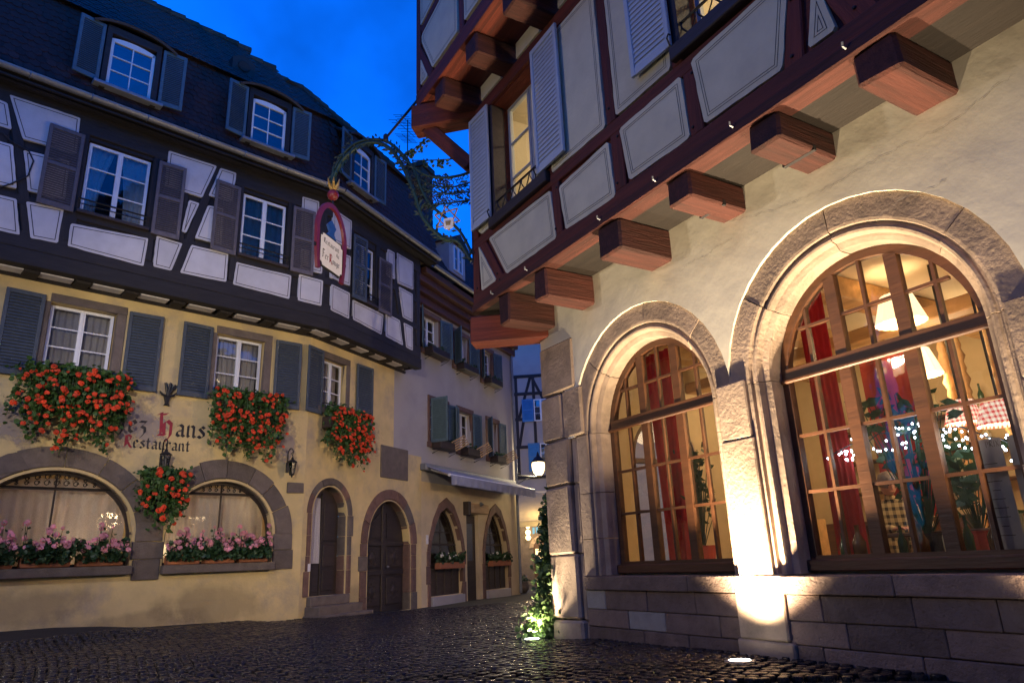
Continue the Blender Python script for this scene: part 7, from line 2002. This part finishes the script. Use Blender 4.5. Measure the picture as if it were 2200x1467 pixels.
# ------------------------------------------------------------------ seated guest in a plaid shirt
def guest():
    u, d, z = bp(1915, 1075, 1.35)
    t = thing('person', 'seated guest in a plaid shirt leaning over the table behind the large arched window', 'person', B.w(u, d, .35))
    z0 = .35
    J = {'pel': (0, 0, .50), 'spine': (-.03, 0, .70), 'chest': (-.01, -.02, .92), 'neck': (.04, -.03, 1.06), 'hd': (.07, -.04, 1.13),
         'shL': (-.01, -.20, 1.0), 'elL': (.16, -.27, .79), 'wrL': (.36, -.16, .79), 'shR': (-.01, .18, 1.0), 'elR': (.16, .25, .79), 'wrR': (.36, .12, .79),
         'hipL': (.02, -.10, .47), 'knL': (.42, -.12, .48), 'anL': (.42, -.12, .09), 'ftL': (.55, -.12, .045), 'hipR': (.02, .10, .47), 'knR': (.42, .12, .48), 'anR': (.42, .12, .09), 'ftR': (.55, .12, .045)}
    rad_ = {'pel': .16, 'spine': .145, 'chest': .16, 'neck': .062, 'hd': .06, 'shL': .085, 'elL': .055, 'wrL': .036, 'shR': .085, 'elR': .055, 'wrR': .036,
            'hipL': .10, 'knL': .07, 'anL': .045, 'ftL': .04, 'hipR': .10, 'knR': .07, 'anR': .045, 'ftR': .04}
    E_ = [('pel', 'spine'), ('spine', 'chest'), ('chest', 'neck'), ('neck', 'hd'), ('chest', 'shL'), ('shL', 'elL'), ('elL', 'wrL'), ('chest', 'shR'), ('shR', 'elR'), ('elR', 'wrR'),
          ('pel', 'hipL'), ('hipL', 'knL'), ('knL', 'anL'), ('anL', 'ftL'), ('pel', 'hipR'), ('hipR', 'knR'), ('knR', 'anR'), ('anR', 'ftR')]
    keys = list(J); me = bpy.data.meshes.new('body'); me.from_pydata([J[k] for k in keys], [(keys.index(a), keys.index(b)) for a, b in E_], [])
    Mx = B.M @ Matrix.Translation((u, d, z0)) @ Matrix.Rotation(rad(-35), 4, 'Z')
    b = link('body', me, m_chq, t, Mx)
    b.modifiers.new('skin', 'SKIN')
    for i, k in enumerate(keys):
        sv = me.skin_vertices[0].data[i]; sv.radius = (rad_[k], rad_[k] * (.72 if k in ('pel', 'spine', 'chest') else 1)); sv.use_root = (k == 'pel')
    ss = b.modifiers.new('sub', 'SUBSURF'); ss.levels = 2; ss.render_levels = 2
    # head with features
    h = MB(); n, k_ = 18, 12
    prof = []
    for j in range(k_ + 1):
        a = -math.pi / 2 + math.pi * j / k_; prof.append((max(.002, .078 * math.cos(a) ** .9 if math.cos(a) > 0 else .002), .112 * math.sin(a)))
    h.lathe(prof, n, (0, 0, 0), 1.15, .95)
    h.lathe([(.004, -.03), (.018, -.015), (.012, .02), (.004, .03)], 6, (.092, 0, -.01), 1, 1)
    for s in (-1, 1): h.lathe([(.004, -.03), (.016, -.01), (.018, .012), (.004, .028)], 6, (0, s * .074, -.005), 1, .5); 
    h.cbox(.078, .092, -.025, .025, -.060, -.050, .004)
    hm = Mx @ Matrix.Translation((.11, -.05, 1.22)) @ Matrix.Rotation(rad(18), 4, 'Y')
    hd = h.obj('head', m_skin, t, hm, True)
    for s in (-1, 1): MB().lathe([(.002, -.008), (.009, 0), (.002, .008)], 8, (.082, s * .030, .012)).obj('eye', m_black, hd, hm, True)
    hr = MB(); hr.lathe([(.088, -.03), (.092, .02), (.082, .07), (.055, .10), (.01, .118)], 16, (-.012, 0, .004), 1.1, .97); hr.obj('hair', m_hair, t, hm, True)
    for s, w in ((-1, J['wrL']), (1, J['wrR'])):
        hh = MB(); hh.cbox(-.01, .09, -.04, .04, -.014, .014, .012)
        for f in range(4):
            y = -.033 + f * .022; L = (.06, .07, .066, .05)[f]
            hh.tube([(.085, y, 0), (.085 + L * .55, y, .004), (.085 + L, y, -.014)], [.010, .009, .007], 6)
        hh.tube([(.02, -s * .035, 0), (.05, -s * .062, -.004), (.078, -s * .064, -.010)], [.011, .010, .008], 6)
        hh.obj('hand', m_skin, t, Mx @ Matrix.Translation((w[0], w[1], w[2])) @ Matrix.Rotation(s * -.35, 4, 'Z'))
    ch = thing('dining_chair', 'wooden chair under the guest in the plaid shirt', 'chair', B.w(u, d, .35))
    MB().cbox(-.22, .22, -.22, .22, .36, .40, .01).obj('seat', m_oak, ch, Mx)
    for x in (-.2, .2):
        for y in (-.2, .2): MB().cbox(x - .02, x + .02, y - .02, y + .02, 0, .36, .005).obj('leg', m_oak, ch, Mx)
    MB().cbox(-.25, -.21, -.2, .2, .40, .86, .01).obj('backrest', m_oak, ch, Mx)
guest()
# chandelier sparkle behind the middle first-floor window of the yellow house
cl = thing('chandelier', 'small lit chandelier seen through the middle first-floor window', 'lamp', A1.w(-1.95, .9, 4.9))
for k in range(7):
    a = k * .9; MB().lathe([(.003, -.02), (.018, 0), (.003, .02)], 6, (-1.98 + .10 * math.cos(a), .55 + .05 * math.sin(a), 5.02 + .07 * math.sin(a * 1.7))).obj('bulb', m_candle, cl, A1.M)
MB().tube([(-1.98, .55, 5.0), (-1.98, .55, 6.2)], .012, 5).obj('chain', m_gold, cl, A1.M)
MB().lathe([(.01, -.1), (.05, -.05), (.12, 0), (.03, .05), (.01, .12)], 10, (-1.98, .55, 5.0)).obj('body', m_gold, cl, A1.M)

# ------------------------------------------------------------------ cafe chairs and pots in the lane
def cafe_chair(label, x, y, rz):
    z = gz(x, y); t = thing('cafe_chair', label, 'chair', (x, y, z), 'chairs outside the far cafe'); Mx = Matrix.Translation((x, y, z)) @ Matrix.Rotation(rz, 4, 'Z')
    for k in range(5): MB().cbox(-.22 + k * .09, -.15 + k * .09, -.22, .22, .43, .455, .005).obj('seat_slat', m_lwood, t, Mx)
    for k in range(3): MB().cbox(-.22, .22, .20, .225, .56 + k * .12, .64 + k * .12, .005).obj('back_slat', m_lwood, t, Mx)
    for sx in (-.2, .2):
        MB().cbox(sx - .018, sx + .018, -.21, -.17, 0, .43, .005).obj('leg', m_lwood, t, Mx)
        MB().cbox(sx - .018, sx + .018, .17, .21, 0, .9, .005).obj('leg', m_lwood, t, Mx)
cafe_chair('light wooden slatted chair outside the far cafe, nearest the lane', 1.05, 31.0, .4)
cafe_chair('light wooden slatted chair outside the far cafe, nearer the door', 1.35, 33.2, -.3)
for k, (x, y) in enumerate(((-.75, 27.2), (-.35, 26.8), (.0, 27.4))):
    z = gz(x, y); t = thing('stone_pot', 'dark rounded plant pot, %s in the row by the grey house end' % ('left', 'middle', 'right')[k], 'pot', (x, y, z), 'pots at the end of the grey house'); Mx = Matrix.Translation((x, y, z))
    MB().lathe([(.14, -.03), (.24, .1), (.26, .22), (.20, .34), (.22, .37), (.19, .36)], 14).obj('bowl', m_gstone, t, Mx, True)
    lf = MB(); rr = random.Random(k)
    for _ in range(90): leaf_card(lf, (rr.gauss(0, .12), rr.gauss(0, .12), .38 + abs(rr.gauss(0, .1))), .08, rr)
    tag(lf.obj('foliage', m_leaf_d, t, Mx), None, kind='stuff')
